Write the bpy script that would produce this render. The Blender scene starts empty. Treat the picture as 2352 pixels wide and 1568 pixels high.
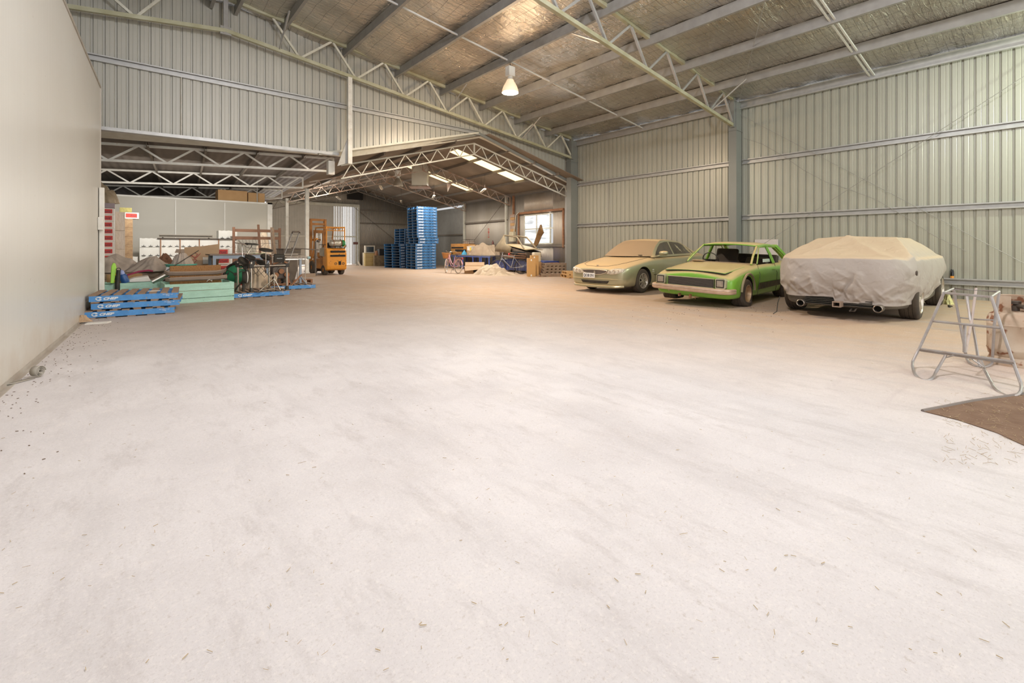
import bpy, bmesh, math, random
from mathutils import Vector, Matrix
random.seed(7)
sc = bpy.context.scene
COL = sc.collection
PI = math.pi

# ---------------------------------------------------------------- camera
H = 1.2; FPX = 1055.0; YAW = math.radians(40.06)
FW = Vector((math.sin(YAW), math.cos(YAW), 0)); RT = Vector((math.cos(YAW), -math.sin(YAW), 0))
cam = bpy.data.cameras.new('camera'); cam_o = bpy.data.objects.new('camera', cam); COL.objects.link(cam_o)
cam.sensor_width = 36.0; cam.lens = FPX/2352*36.0; cam.clip_start = .05; cam.clip_end = 200
cam.shift_y = -(784-568)/2352.0
cam_o.location = (0, 0, H); cam_o.rotation_euler = (PI/2, 0, -YAW)
sc.camera = cam_o
sc.view_settings.view_transform = 'Standard'; sc.view_settings.look = 'None'
sc.view_settings.gamma = 1; sc.view_settings.use_curve_mapping = False
sc.view_settings.exposure = 0.0

# ---------------------------------------------------------------- daylight, lamps and added fill lights
wd = bpy.data.worlds.new('sky'); sc.world = wd; wd.use_nodes = True
wd.node_tree.nodes['Background'].inputs[0].default_value = (.97, .98, 1, 1)
wd.node_tree.nodes['Background'].inputs[1].default_value = .7
def area(name, loc, target, sx, sy, power, col, spread=PI):
    l = bpy.data.lights.new(name, 'AREA'); l.shape = 'RECTANGLE'; l.size = sx; l.size_y = sy
    l.energy = power; l.color = col; l.spread = spread
    o = bpy.data.objects.new(name, l); COL.objects.link(o); o.location = loc
    o.rotation_euler = (Vector(target)-Vector(loc)).to_track_quat('-Z', 'Y').to_euler()
    return o
def bulb(name, loc, power, col, r=.12):
    l = bpy.data.lights.new(name, 'POINT'); l.energy = power; l.color = col; l.shadow_soft_size = r
    o = bpy.data.objects.new(name, l); COL.objects.link(o); o.location = loc
    return o
area('daylight_through_open_end', (3.5, -7.8, 2.7), (4.6, 3.5, .8), 11, 4.6, 300, (1, .98, .97))
area('daylight_through_side_door', (10.5, -7.6, 2.3), (7, 6, 1.0), 4, 4, 120, (.95, 1.0, .95))
def spot(name, loc, power, col, r, deg):
    l = bpy.data.lights.new(name, 'SPOT'); l.energy = power; l.color = col; l.shadow_soft_size = r; l.spot_size = math.radians(deg); l.spot_blend = .35
    o = bpy.data.objects.new(name, l); COL.objects.link(o); o.location = loc
spot('high_bay_light', (8.30, 9.95, 5.54), 1150, (1, .83, .64), .16, 170)
bulb('high_bay_glow', (8.30, 9.95, 5.50), 260, (1, .72, .46), .2)
bulb('wall_floodlight', (13.7, -1.9, 4.4), 620, (.90, 1.0, .80), .10)
bulb('overhead_fill_near', (2.9, 2.4, 6.3), 1020, (.985, .96, 1), .25)  # unseen light added overhead to brighten the near floor and left wall
bulb('overhead_fill_behind', (6.5, -4.0, 5.9), 380, (1, .97, .92), .3)  # unseen light added behind the camera for more light from above
area('daylight_through_roof_sheet', (12.2, 16.6, 4.2), (11.5, 16.8, 0), 3.2, .7, 240, (1, .92, .82))
area('daylight_through_rear_roof_sheet', (12.6, 21.3, 4.2), (12.0, 21.4, 0), 3.2, .7, 240, (1, .92, .82))
area('lean_to_fill', (1.6, 16.3, 3.05), (1.6, 19.2, .9), 3.2, .3, 130, (1, .96, .90))  # no fitting here: fill added to brighten the white crates and panels
bulb('rear_shed_fill', (7.6, 23.5, 3.6), 90, (1, .93, .84), .35)  # added fill that lifts the dim rear shed, no fitting belongs to it
area('daylight_through_rear_door', (8.6, 30.2, 2.2), (9, 20, .6), 4, 3.6, 260, (1, .97, .92))
area('daylight_through_window', (15.2, 16.2, 2.3), (11, 14.5, .6), 1.6, 1.2, 60, (.9, .95, 1))

# ---------------------------------------------------------------- helpers
def W(u, v, t):
    k = (u-1176)/FPX
    p = (FW+RT*k)*t
    return Vector((p.x, p.y, H+(568-v)/FPX*t))
def G(u, v): 
    p = W(u, v, H*FPX/(v-568)); p.z = 0
    return p
def V(*a): return Vector(a)

class MB:
    def __init__(s): s.v = []; s.f = []; s.m = []; s.cur = 0
    def add(s, vs, fs):
        o = len(s.v); s.v += [tuple(p) for p in vs]; s.f += [tuple(i+o for i in q) for q in fs]; s.m += [s.cur]*len(fs); return s
    def obox(s, c, a, b, d):
        c, a, b, d = Vector(c), Vector(a), Vector(b), Vector(d)
        vs = [c+a*i+b*j+d*k for k in (-1, 1) for j in (-1, 1) for i in (-1, 1)]
        return s.add(vs, [(0, 2, 3, 1), (4, 5, 7, 6), (0, 1, 5, 4), (2, 6, 7, 3), (0, 4, 6, 2), (1, 3, 7, 5)])
    def box(s, x0, x1, y0, y1, z0, z1):
        return s.obox(((x0+x1)/2, (y0+y1)/2, (z0+z1)/2), ((x1-x0)/2, 0, 0), (0, (y1-y0)/2, 0), (0, 0, (z1-z0)/2))
    def bar(s, p, q, w, h=None, up=(0, 0, 1)):
        p, q = Vector(p), Vector(q); h = h or w; d = q-p; up = Vector(up)
        a = d.cross(up)
        if a.length < 1e-5: a = d.cross(Vector((1, 0, 0)))
        a.normalize(); b = a.cross(d).normalized()
        return s.obox((p+q)/2, d/2, a*(w/2), b*(h/2))
    def tube(s, pts, r, n=8, closed=False):
        pts = [Vector(p) for p in pts]; N = len(pts); rings = []
        rs = r if isinstance(r, (list, tuple)) else [r]*N
        ref = None
        for i in range(N):
            a = pts[(i-1) % N] if (closed or i > 0) else pts[i]
            b = pts[(i+1) % N] if (closed or i < N-1) else pts[i]
            d = (b-a).normalized()
            if ref is None:
                ref = d.cross(Vector((0, 0, 1)))
                if ref.length < 1e-3: ref = d.cross(Vector((1, 0, 0)))
            ref = (ref-d*ref.dot(d)).normalized(); o = d.cross(ref)
            rings.append([pts[i]+(ref*math.cos(2*PI*k/n)+o*math.sin(2*PI*k/n))*rs[i] for k in range(n)])
        return s.loft(rings, True, not closed, closed)
    def loft(s, secs, closed=True, cap=True, wrap=False):
        n = len(secs[0]); vs = [p for q in secs for p in q]; fs = []; N = len(secs)
        for i in range(N if wrap else N-1):
            for k in range(n if closed else n-1):
                j = (i+1) % N; l = (k+1) % n
                fs.append((i*n+k, i*n+l, j*n+l, j*n+k))
        if cap and closed:
            fs.append(tuple(range(n-1, -1, -1))); fs.append(tuple((N-1)*n+k for k in range(n)))
        return s.add(vs, fs)
    def lathe(s, prof, c=(0, 0, 0), axis='z', n=24):
        c = Vector(c); secs = []
        for r, h in prof:
            ring = []
            for k in range(n):
                a = 2*PI*k/n; x, y = max(r, 1e-4)*math.cos(a), max(r, 1e-4)*math.sin(a)
                p = {'z': (x, y, h), 'x': (h, x, y), 'y': (y, h, x)}[axis]
                ring.append(c+Vector(p))
            secs.append(ring)
        return s.loft(secs, True, False)
    def cyl(s, p, q, r, n=16, r2=None):
        return s.tube([p, q], [r, r if r2 is None else r2], n)
    def prism(s, poly, off):
        poly = [Vector(p) for p in poly]; off = Vector(off); n = len(poly)
        return s.add(poly+[p+off for p in poly], [tuple(range(n-1, -1, -1)), tuple(range(n, 2*n))]+[(k, (k+1) % n, (k+1) % n+n, k+n) for k in range(n)])
    def grid(s, fn, nu, nv):
        vs = [fn(i/nu, j/nv) for j in range(nv+1) for i in range(nu+1)]
        return s.add(vs, [(j*(nu+1)+i, j*(nu+1)+i+1, (j+1)*(nu+1)+i+1, (j+1)*(nu+1)+i) for j in range(nv) for i in range(nu)])
    def torus(s, c, R, r, axis='y', n=28, m=8, a0=0, a1=2*PI):
        c = Vector(c); full = abs(a1-a0-2*PI) < 1e-6; pts = []
        for k in range(n if full else n+1):
            a = a0+(a1-a0)*k/n; x, y = R*math.cos(a), R*math.sin(a)
            pts.append(c+Vector({'z': (x, y, 0), 'x': (0, x, y), 'y': (x, 0, y)}[axis]))
        return s.tube(pts, r, m, full)

def obj(name, mb, mats, parent=None, smooth=0, bevel=0, sub=0, solid=0, loc=None, rot=None, fix=True):
    me = bpy.data.meshes.new(name); me.from_pydata(mb.v, [], mb.f)
    if not isinstance(mats, (list, tuple)): mats = [mats]
    for m in mats: me.materials.append(m)
    if len(mats) > 1: me.polygons.foreach_set('material_index', mb.m)
    if fix:
        b = bmesh.new(); b.from_mesh(me); bmesh.ops.recalc_face_normals(b, faces=b.faces); b.to_mesh(me); b.free()
    if smooth:
        me.polygons.foreach_set('use_smooth', [True]*len(me.polygons)); me.set_sharp_from_angle(angle=math.radians(smooth))
    o = bpy.data.objects.new(name, me); COL.objects.link(o)
    if parent: o.parent = parent
    if loc is not None: o.location = loc
    if rot is not None: o.rotation_euler = rot
    if solid:
        m = o.modifiers.new('thickness', 'SOLIDIFY'); m.thickness = solid; m.offset = 0
    if sub:
        m = o.modifiers.new('smooth', 'SUBSURF'); m.levels = m.render_levels = sub
    if bevel:
        m = o.modifiers.new('edge', 'BEVEL'); m.width = bevel; m.segments = 2; m.limit_method = 'ANGLE'
    return o
def tag(o, label, cat, group=None, kind=None):
    o['label'] = label; o['category'] = cat
    if group: o['group'] = group
    if kind: o['kind'] = kind
    return o
def thing(name, label, cat, loc=(0, 0, 0), rz=0, group=None):
    o = bpy.data.objects.new(name, None); COL.objects.link(o); o.location = loc; o.rotation_euler = (0, 0, rz)
    o.empty_display_size = .1
    return tag(o, label, cat, group)
def struct(name, mb, m, **k):
    o = obj(name, mb, m, **k); o['kind'] = 'structure'; return o
def dup(root, loc, rz, label, group=None, rot=None):
    r = root.copy(); COL.objects.link(r); r.location = loc; r.rotation_euler = rot or (0, 0, rz); r['label'] = label
    if group: r['group'] = group
    for ch in list(root.children):
        c = ch.copy(); COL.objects.link(c); c.parent = r
        for g in ch.children:
            d = g.copy(); COL.objects.link(d); d.parent = c
    return r
def ordinal(i): return ['first', 'second', 'third', 'fourth', 'fifth', 'sixth', 'seventh', 'eighth', 'ninth', 'tenth', 'eleventh', 'twelfth', 'thirteenth', 'fourteenth', 'fifteenth', 'sixteenth', 'seventeenth', 'eighteenth', 'nineteenth', 'twentieth', 'twenty-first', 'twenty-second'][i]
def text(name, body, size, m, parent, loc, rot, depth=.002, shear=0, xs=1.0, label=None, bold=0):
    c = bpy.data.curves.new(name, 'FONT'); c.body = body; c.size = size; c.extrude = depth; c.align_x = 'CENTER'; c.align_y = 'CENTER'; c.shear = shear; c.offset = bold
    t = bpy.data.objects.new('tmp', c); COL.objects.link(t)
    me = bpy.data.meshes.new_from_object(t.evaluated_get(bpy.context.evaluated_depsgraph_get()))
    bpy.data.objects.remove(t); me.name = name
    me.materials.clear(); me.materials.append(m)
    o = bpy.data.objects.new(name, me); COL.objects.link(o); o.parent = parent; o.location = loc; o.rotation_euler = rot; o.scale = (xs, 1, 1)
    if label: o['label'] = label
    return o

# ---------------------------------------------------------------- materials
MATS = {}
DUST = (.50, .34, .19)
def mat(name, col, rough=.6, metal=0.0, col2=None, scale=4.0, amt=.5, bump=0.0, bscale=None, dust=0.0, stretch=(1, 1, 1), coord='Object', spots=0, spotcol=(.05, .03, .02), spotscale=60, emit=None, ior=None, coat=0, dustcol=DUST, alpha=None):
    if name in MATS: return MATS[name]
    m = bpy.data.materials.new(name); m.use_nodes = True; nt = m.node_tree; N = nt.nodes; L = nt.links
    b = N['Principled BSDF']; MATS[name] = m
    b.inputs['Roughness'].default_value = rough; b.inputs['Metallic'].default_value = metal
    if coat: b.inputs['Coat Weight'].default_value = coat
    tc = N.new('ShaderNodeTexCoord'); mp = N.new('ShaderNodeMapping'); mp.inputs['Scale'].default_value = stretch
    L.new(tc.outputs[coord], mp.inputs[0])
    nz = N.new('ShaderNodeTexNoise'); nz.inputs['Scale'].default_value = scale; nz.inputs['Detail'].default_value = 6
    L.new(mp.outputs[0], nz.inputs['Vector'])
    mx = N.new('ShaderNodeMix'); mx.data_type = 'RGBA'
    c2 = col2 or tuple(c*.75 for c in col)
    mx.inputs[6].default_value = (*col, 1); mx.inputs[7].default_value = (*c2, 1)
    rp = N.new('ShaderNodeMapRange'); rp.inputs[1].default_value = .5-.22; rp.inputs[2].default_value = .5+.20; rp.inputs[4].default_value = amt
    L.new(nz.outputs[0], rp.inputs[0]); L.new(rp.outputs[0], mx.inputs[0])
    out = mx.outputs[2]
    if spots:
        n2 = N.new('ShaderNodeTexNoise'); n2.inputs['Scale'].default_value = spotscale; n2.inputs['Detail'].default_value = 2
        L.new(mp.outputs[0], n2.inputs['Vector'])
        r2 = N.new('ShaderNodeMapRange'); r2.inputs[1].default_value = 1-spots; r2.inputs[2].default_value = 1-spots+.04
        L.new(n2.outputs[0], r2.inputs[0])
        m2 = N.new('ShaderNodeMix'); m2.data_type = 'RGBA'; m2.inputs[7].default_value = (*spotcol, 1)
        L.new(out, m2.inputs[6]); L.new(r2.outputs[0], m2.inputs[0]); out = m2.outputs[2]
    if dust:
        g = N.new('ShaderNodeNewGeometry'); sx = N.new('ShaderNodeSeparateXYZ'); L.new(g.outputs['Normal'], sx.inputs[0])
        r3 = N.new('ShaderNodeMapRange'); r3.inputs[1].default_value = .40; r3.inputs[2].default_value = .88; r3.inputs[4].default_value = dust
        L.new(sx.outputs[2], r3.inputs[0])
        ma = N.new('ShaderNodeMath'); ma.operation = 'ADD'; ma.use_clamp = True; ma.inputs[1].default_value = dust*.10
        L.new(r3.outputs[0], ma.inputs[0])
        m3 = N.new('ShaderNodeMix'); m3.data_type = 'RGBA'; m3.inputs[7].default_value = (*dustcol, 1)
        L.new(out, m3.inputs[6]); L.new(ma.outputs[0], m3.inputs[0]); out = m3.outputs[2]
        m4 = N.new('ShaderNodeMix'); m4.inputs[2].default_value = rough; m4.inputs[3].default_value = .85
        L.new(ma.outputs[0], m4.inputs[0]); L.new(m4.outputs[0], b.inputs['Roughness'])
        if metal:
            m5 = N.new('ShaderNodeMix'); m5.inputs[2].default_value = metal; m5.inputs[3].default_value = 0
            L.new(ma.outputs[0], m5.inputs[0]); L.new(m5.outputs[0], b.inputs['Metallic'])
    L.new(out, b.inputs['Base Color'])
    if bump:
        n3 = N.new('ShaderNodeTexNoise'); n3.inputs['Scale'].default_value = bscale or scale*4; n3.inputs['Detail'].default_value = 5
        L.new(mp.outputs[0], n3.inputs['Vector'])
        bp = N.new('ShaderNodeBump'); bp.inputs['Strength'].default_value = bump; bp.inputs['Distance'].default_value = .02
        L.new(n3.outputs[0], bp.inputs['Height']); L.new(bp.outputs[0], b.inputs['Normal'])
    if emit:
        b.inputs['Emission Color'].default_value = (*emit[0], 1); b.inputs['Emission Strength'].default_value = emit[1]
    if alpha is not None:
        b.inputs['Transmission Weight'].default_value = 1; b.inputs['IOR'].default_value = 1.1
    return m

galv = mat('galvanised_steel', (.46, .46, .45), .42, .4, (.34, .34, .33), 9, .6)
galv_dull = mat('dull_galvanised_purlin', (.36, .355, .34), .5, .35, (.26, .255, .24), 5, .7)
cream = mat('cream_painted_truss', (.62, .62, .55), .5, 0, (.48, .46, .36), 6, .7)
olive = mat('olive_cream_chord', (.48, .48, .36), .5, .1, (.30, .285, .16), 3, .8)
whitesteel = mat('white_painted_steel', (.72, .72, .67), .5, 0, (.50, .46, .40), 5, .7, spots=.31, spotcol=(.36, .27, .19), spotscale=30)
rust = mat('rusty_steel', (.35, .17, .08), .8, .1, (.20, .10, .06), 8, .8, bump=.3)
colgrey = mat('grey_green_column', (.24, .25, .235), .55, .2, (.20, .21, .20), 2, .6)
blackm = mat('black_rubber', (.025, .025, .025), .7, 0, (.06, .05, .045), 10, .6)
darkmetal = mat('dark_metal', (.09, .08, .075), .5, .5, (.16, .12, .09), 12, .6)
chrome = mat('chrome', (.75, .72, .68), .22, 1, (.5, .46, .4), 8, .5)
wood_old = mat('weathered_timber', (.34, .25, .18), .85, 0, (.22, .15, .10), 3, .8, bump=.3, stretch=(1, 8, 8))
wood_red = mat('red_brown_timber', (.17, .08, .04), .65, 0, (.11, .05, .028), 4, .7, stretch=(1, 6, 6))
wood_new = mat('yellow_timber', (.60, .38, .17), .75, 0, (.46, .27, .11), 3, .7, stretch=(1, 6, 6))
card = mat('brown_cardboard', (.50, .31, .15), .85, 0, (.42, .25, .11), 5, .6)
card_lt = mat('tan_cardboard', (.46, .32, .20), .85, 0, (.38, .26, .16), 5, .6)
white_p = mat('white_plastic', (.78, .77, .73), .5, 0, (.60, .57, .50), 6, .6)
blue_pal = mat('pallet_blue', (.085, .32, .70), .6, 0, (.05, .22, .52), 14, .7, bump=.15, spots=.33, spotcol=(.30, .27, .24), spotscale=22, dust=.25)
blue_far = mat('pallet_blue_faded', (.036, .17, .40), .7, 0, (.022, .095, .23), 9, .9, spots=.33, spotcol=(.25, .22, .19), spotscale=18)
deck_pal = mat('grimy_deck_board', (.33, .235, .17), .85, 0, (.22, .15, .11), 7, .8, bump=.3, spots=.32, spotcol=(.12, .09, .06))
deck_far = mat('dark_blue_deck', (.045, .10, .17), .85, 0, (.10, .08, .06), 7, .8)  # dark blue with brown patches for the far pallet decks
mint = mat('mint_paint_timber', (.46, .72, .60), .7, 0, (.35, .58, .46), 5, .7, bump=.2, spots=.34, spotcol=(.22, .15, .08), spotscale=35, stretch=(1, 4, 4))
lettering = mat('white_lettering', (.78, .80, .80), .6, 0, (.6, .66, .72), 40, .6)
# ================================================================ THE SETTING
RIDGE_X, ROOF_Z, SLOPE = 1.89, 7.42, .125
XR = 14.85; YB = 13.6; Y0 = -8.0; XL = -11.0
def roofz(x): return ROOF_Z-SLOPE*abs(x-RIDGE_X)
# floor: trowelled concrete under a film of dust, browner where the shed is not swept
fm = bpy.data.materials.new('dusty_concrete'); fm.use_nodes = True
nt = fm.node_tree; N = nt.nodes; L = nt.links; B = N['Principled BSDF']
tc = N.new('ShaderNodeTexCoord')
def noise(scale, det=6, rough=.55, vec=None, st=None, dist=0):
    n = N.new('ShaderNodeTexNoise'); n.inputs['Scale'].default_value = scale; n.inputs['Detail'].default_value = det; n.inputs['Roughness'].default_value = rough
    n.inputs['Distortion'].default_value = dist
    src = vec or tc.outputs['Object']
    if st:
        mp = N.new('ShaderNodeMapping'); mp.inputs['Scale'].default_value = st[0]; mp.inputs['Rotation'].default_value = st[1]
        L.new(src, mp.inputs[0]); src = mp.outputs[0]
    L.new(src, n.inputs['Vector']); return n.outputs[0]
def ramp(src, a, b, lo=0.0, hi=1.0):
    r = N.new('ShaderNodeMapRange'); r.inputs[1].default_value = a; r.inputs[2].default_value = b; r.inputs[3].default_value = lo; r.inputs[4].default_value = hi
    L.new(src, r.inputs[0]); return r.outputs[0]
def mixc(f, a, b):
    m = N.new('ShaderNodeMix'); m.data_type = 'RGBA'
    L.new(f, m.inputs[0])
    for k, c in ((6, a), (7, b)):
        if isinstance(c, tuple): m.inputs[k].default_value = (*c, 1)
        else: L.new(c, m.inputs[k])
    return m.outputs[2]
def math2(op, a, b):
    m = N.new('ShaderNodeMath'); m.operation = op
    for k, c in ((0, a), (1, b)):
        if isinstance(c, (int, float)): m.inputs[k].default_value = c
        else: L.new(c, m.inputs[k])
    return m.outputs[0]
base = mixc(ramp(noise(.9, 8), .35, .65), (.63, .605, .61), (.55, .525, .53))
sep = N.new('ShaderNodeSeparateXYZ'); L.new(tc.outputs['Object'], sep.inputs[0])
# swept bay near the doors -> dusty brown further in
yy = math2('ADD', math2('ADD', math2('MULTIPLY', sep.outputs[0], .55), math2('MULTIPLY', sep.outputs[1], .83)), math2('MULTIPLY', noise(.35, 5), 2.4))
base = mixc(ramp(yy, 6.0, 11.5), base, (.33, .262, .21))
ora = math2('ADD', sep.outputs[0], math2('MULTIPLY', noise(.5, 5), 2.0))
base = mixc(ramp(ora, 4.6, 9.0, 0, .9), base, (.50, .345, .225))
base = mixc(ramp(noise(2.2, 9, .7, st=((1, .22, 1), (0, 0, .75))), .50, .74, 0, .55), base, (.41, .385, .385))
base = mixc(ramp(noise(34, 4, .7), .60, .72, 0, .5), base, (.34, .28, .23))
base = mixc(ramp(noise(7, 8, .75), .56, .72, 0, .35), base, (.74, .69, .65))
base = mixc(ramp(noise(4.5, 10, .78, st=((1, .35, 1), (0, 0, .9))), .52, .66, 0, .42), base, (.37, .335, .325))
base = mixc(ramp(noise(60, 4, .7), .52, .75, 0, .45), base, (.76, .72, .68))
base = mixc(ramp(noise(110, 3, .8), .54, .72, 0, .5), base, (.35, .315, .30))
base = mixc(ramp(noise(1.4, 12, .8), .50, .70, 0, .30), base, (.41, .375, .365))
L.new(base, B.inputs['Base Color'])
L.new(ramp(noise(3, 6), .3, .7, .55, .8), B.inputs['Roughness'])
bp = N.new('ShaderNodeBump'); bp.inputs['Strength'].default_value = .35; bp.inputs['Distance'].default_value = .012
L.new(noise(22, 8, .7), bp.inputs['Height']); L.new(bp.outputs[0], B.inputs['Normal'])
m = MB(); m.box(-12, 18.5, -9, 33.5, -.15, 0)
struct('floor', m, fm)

# profiled wall sheets (wide pans and narrow ribs pressed outwards)
sheet_m = mat('offwhite_wall_sheet', (.44, .435, .39), .42, .1, (.375, .365, .32), .7, .7, stretch=(1, 1, .3))
sheet_r = mat('offwhite_wall_sheet_right', (.41, .415, .355), .38, .15, (.35, .345, .29), .7, .7, stretch=(1, 1, .3))
def ribs(a, b, pitch=.2, rib=.035, lip=.012, depth=.03):
    out = []; n = int((b-a)/pitch)
    for k in range(n+1):
        x = a+k*pitch
        for dx, d in ((0, 0), (lip, depth), (lip+rib, depth), (2*lip+rib, 0), (2*lip+rib+.05, 0), (2*lip+rib+.055, .004), (2*lip+rib+.065, .004), (2*lip+rib+.07, 0)):
            if x+dx <= b: out.append((x+dx, d))
    out.append((b, 0)); return out
def profile_wall(cols, place, zb, zt, thick=None):
    m = MB(); vs = []; fs = []
    for i, (x, d) in enumerate(cols):
        vs += [place(x, d, zb(x)), place(x, d, zt(x))]
        if i: fs.append((2*i-2, 2*i, 2*i+1, 2*i-1))
    m.add(vs, fs); return m
rw = profile_wall(ribs(Y0, YB+.1), lambda y, d, z: (XR+d, y, z), lambda y: 0, lambda y: roofz(XR)-.04)
struct('wall_right', rw, sheet_r, solid=.003, fix=False)
def gable_low(x):
    if x < 4.4: return 3.80+.02*x
    if x < 9.8: return 3.888+(x-4.4)*(5.33-3.888)/5.4
    return 5.33-(x-9.8)*.268
cols = sorted(set(ribs(XL, XR)) | {(4.4, 0), (9.8, 0), (RIDGE_X, 0)})
gw = profile_wall(cols, lambda x, d, z: (x, YB+d, z), gable_low, lambda x: roofz(x)-.03)
struct('wall_back', gw, sheet_m, solid=.003, fix=False)
m = profile_wall(ribs(Y0, YB), lambda y, d, z: (XL-d, y, z), lambda y: 0, lambda y: roofz(XL)-.04)
struct('wall_far_left', m, sheet_m, solid=.003, fix=False)
# flashing trims round the opening in the back wall
def flash(name, p, q, w=.05, h=.14, mt=galv):
    m = MB(); m.bar(p, q, w, h); return struct(name, m, mt)
flash('trim_1', (XL, YB-.06, gable_low(XL)+.02), (4.75, YB-.06, 3.915), .16, .075)
flash('trim_2', (4.2, YB-.03, 3.86), (9.8, YB-.03, 5.36), .1, .06, cream)
flash('trim_3', (9.8, YB-.01, 5.36), (XR-.1, YB-.01, 4.02), .05, .10, colgrey)

# closing strips between the back wall and the lower roofs behind it
m = MB(); n = 80
O2_ = Vector((10.15, 13.65, 0)); ph_ = math.radians(4.57)
def rzx(x, y): 
    a = (x-O2_.x)*math.cos(ph_)-(y-O2_.y)*math.sin(ph_); return 5.34-1.37/5.0*abs(a) if a > -5 else 3.97-.033*(-5-a)
vs, fs = [], []
for i in range(n+1):
    x = XL+(XR-XL)*i/n; y = 13.72 if x > 5 else 14.3 
    y = 13.80 if x > 5.2 else 13.80+(5.2-x)*.08
    vs += [(x, y, min(rzx(x, y)-.05, gable_low(x))), (x, YB+.01, gable_low(x)+.03)]
    if i: fs.append((2*i-2, 2*i, 2*i+1, 2*i-1))
m.add(vs, fs); struct('trim_5', m, cream, fix=False)
# foil-faced insulation under the roof: one crinkled sheet per slope, wire mesh below it
foil = bpy.data.materials.new('foil_insulation'); foil.use_nodes = True
nt = foil.node_tree; N = nt.nodes; L = nt.links; B = N['Principled BSDF']; tc = N.new('ShaderNodeTexCoord')
B.inputs['Metallic'].default_value = .9
c0 = mixc(ramp(noise(.5, 6), .35, .65), (.72, .70, .64), (.50, .46, .40))
def wires(ax, pitch, w):
    s = N.new('ShaderNodeSeparateXYZ'); L.new(tc.outputs['Object'], s.inputs[0])
    return math2('LESS_THAN', math2('FRACT', math2('DIVIDE', s.outputs[ax], pitch), 0), w/pitch)
wm = math2('MAXIMUM', wires(0, .30, .007), wires(1, .15, .005))
L.new(mixc(wm, c0, (.16, .14, .12)), B.inputs['Base Color'])
L.new(ramp(noise(1.2, 4), .3, .7, .20, .36), B.inputs['Roughness'])
bp = N.new('ShaderNodeBump'); bp.inputs['Strength'].default_value = 1.0; bp.inputs['Distance'].default_value = .045
hh = math2('ADD', noise(3.5, 4, .6, st=((.8, 3.2, 1), (0, 0, .18)), dist=1.0), math2('MULTIPLY', noise(9, 4, .6, st=((1.2, 2.2, 1), (0, 0, -.5))), .45))
L.new(hh, bp.inputs['Height']); L.new(bp.outputs[0], B.inputs['Normal'])
PUR = [XR-.02-1.66*k for k in range(1, 8)]+[2.12]
def sag(x):
    e = sorted([XR]+PUR)
    for a, b in zip(e, e[1:]):
        if a <= x <= b: return .07*math.sin(PI*(x-a)/(b-a))**.7
    return 0
m = MB()
def rf(i, j):
    x = RIDGE_X+(XR-RIDGE_X)*i; y = Y0+(YB-Y0)*j
    return (x, y, roofz(x)-sag(x)*(.8+.5*math.sin(y*2.1+x)+.3*math.sin(y*5.3-x*2))+.012*math.sin(y*9+x*4)*math.sin(x*11))
m.grid(rf, 130, 144)
struct('ceiling_right_slope', m, foil, smooth=60, fix=False)
m = MB(); m.grid(lambda i, j: (XL+(RIDGE_X-XL)*i, Y0+(YB-Y0)*j, roofz(XL+(RIDGE_X-XL)*i)-.04*abs(math.sin(i*8*PI))), 96, 60)
struct('ceiling_left_slope', m, foil, smooth=60, fix=False)
roofm = mat('roof_sheet', (.4, .4, .4), .6)
m = MB(); m.add([(RIDGE_X, Y0, ROOF_Z+.06), (XR+.3, Y0, roofz(XR+.3)+.06), (XR+.3, YB+.3, roofz(XR+.3)+.06), (RIDGE_X, YB+.3, ROOF_Z+.06), (XL-.2, Y0, roofz(XL)+.06), (XL-.2, YB+.3, roofz(XL)+.06)], [(0, 1, 2, 3), (4, 0, 3, 5)])
struct('roof', m, roofm, fix=False)

# purlins (C-section), one thing each
def cee(mb, p, q, h, w, up, side, t=.006, lip=.03):
    p, q, up, side = Vector(p), Vector(q), Vector(up).normalized(), Vector(side).normalized()
    prof = [(0, 0), (w, 0), (w, lip), (w-t, lip), (w-t, t), (t, t), (t, h-t), (w-t, h-t), (w-t, h-lip), (w, h-lip), (w, h), (0, h)]
    mb.loft([[e+side*a+up*b for a, b in prof] for e in (p, q)])
for k, x in enumerate(PUR+[1.66, .1, -1.5, -3.1, -4.7]):
    zz = roofz(x); m = MB()
    cee(m, (x, Y0+.2, zz-.25), (x, YB-.03, zz-.25), .23, .075, (0, 0, 1), (1 if x > RIDGE_X else -1, 0, 0))
    if k < 7: lb = 'galvanised roof purlin on the window-wall slope, %s in from the eave above the cars' % ordinal(k)
    elif k == 7: lb = 'galvanised ridge purlin on the car side of the ridge'
    elif k == 8: lb = 'galvanised ridge purlin on the cold room side of the ridge'
    else: lb = 'galvanised roof purlin, %s past the ridge towards the cold room wall' % ordinal(k-9)
    tag(obj('roof_purlin', m, galv_dull), lb, 'purlin', 'roof purlins of the front shed')
m = MB(); cee(m, (XR-.09, Y0+.2, roofz(XR)-.28), (XR-.09, YB-.03, roofz(XR)-.28), .24, .08, (0, 0, 1), (-1, 0, 0))
tag(obj('eave_purlin', m, galv), 'galvanised eave beam running along the top of the right wall', 'purlin')
for y, nm in ((9.95, 'far bay, carrying the lit lamp'), (3.05, 'near bay')):
    m = MB()
    for dy in ((0, .09) if y < 5 else (0,)):
        m.bar((2.2, y+dy, roofz(2.2)-.17), (XR-.1, y+dy, roofz(XR)-.17), .03 if y > 5 else .035, .04)
    tag(obj('purlin_bridging', m, mat('pale_bridging', (.60, .60, .57), .5)), 'thin galvanised bridging rods between purlins in the %s' % nm, 'bridging')

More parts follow.
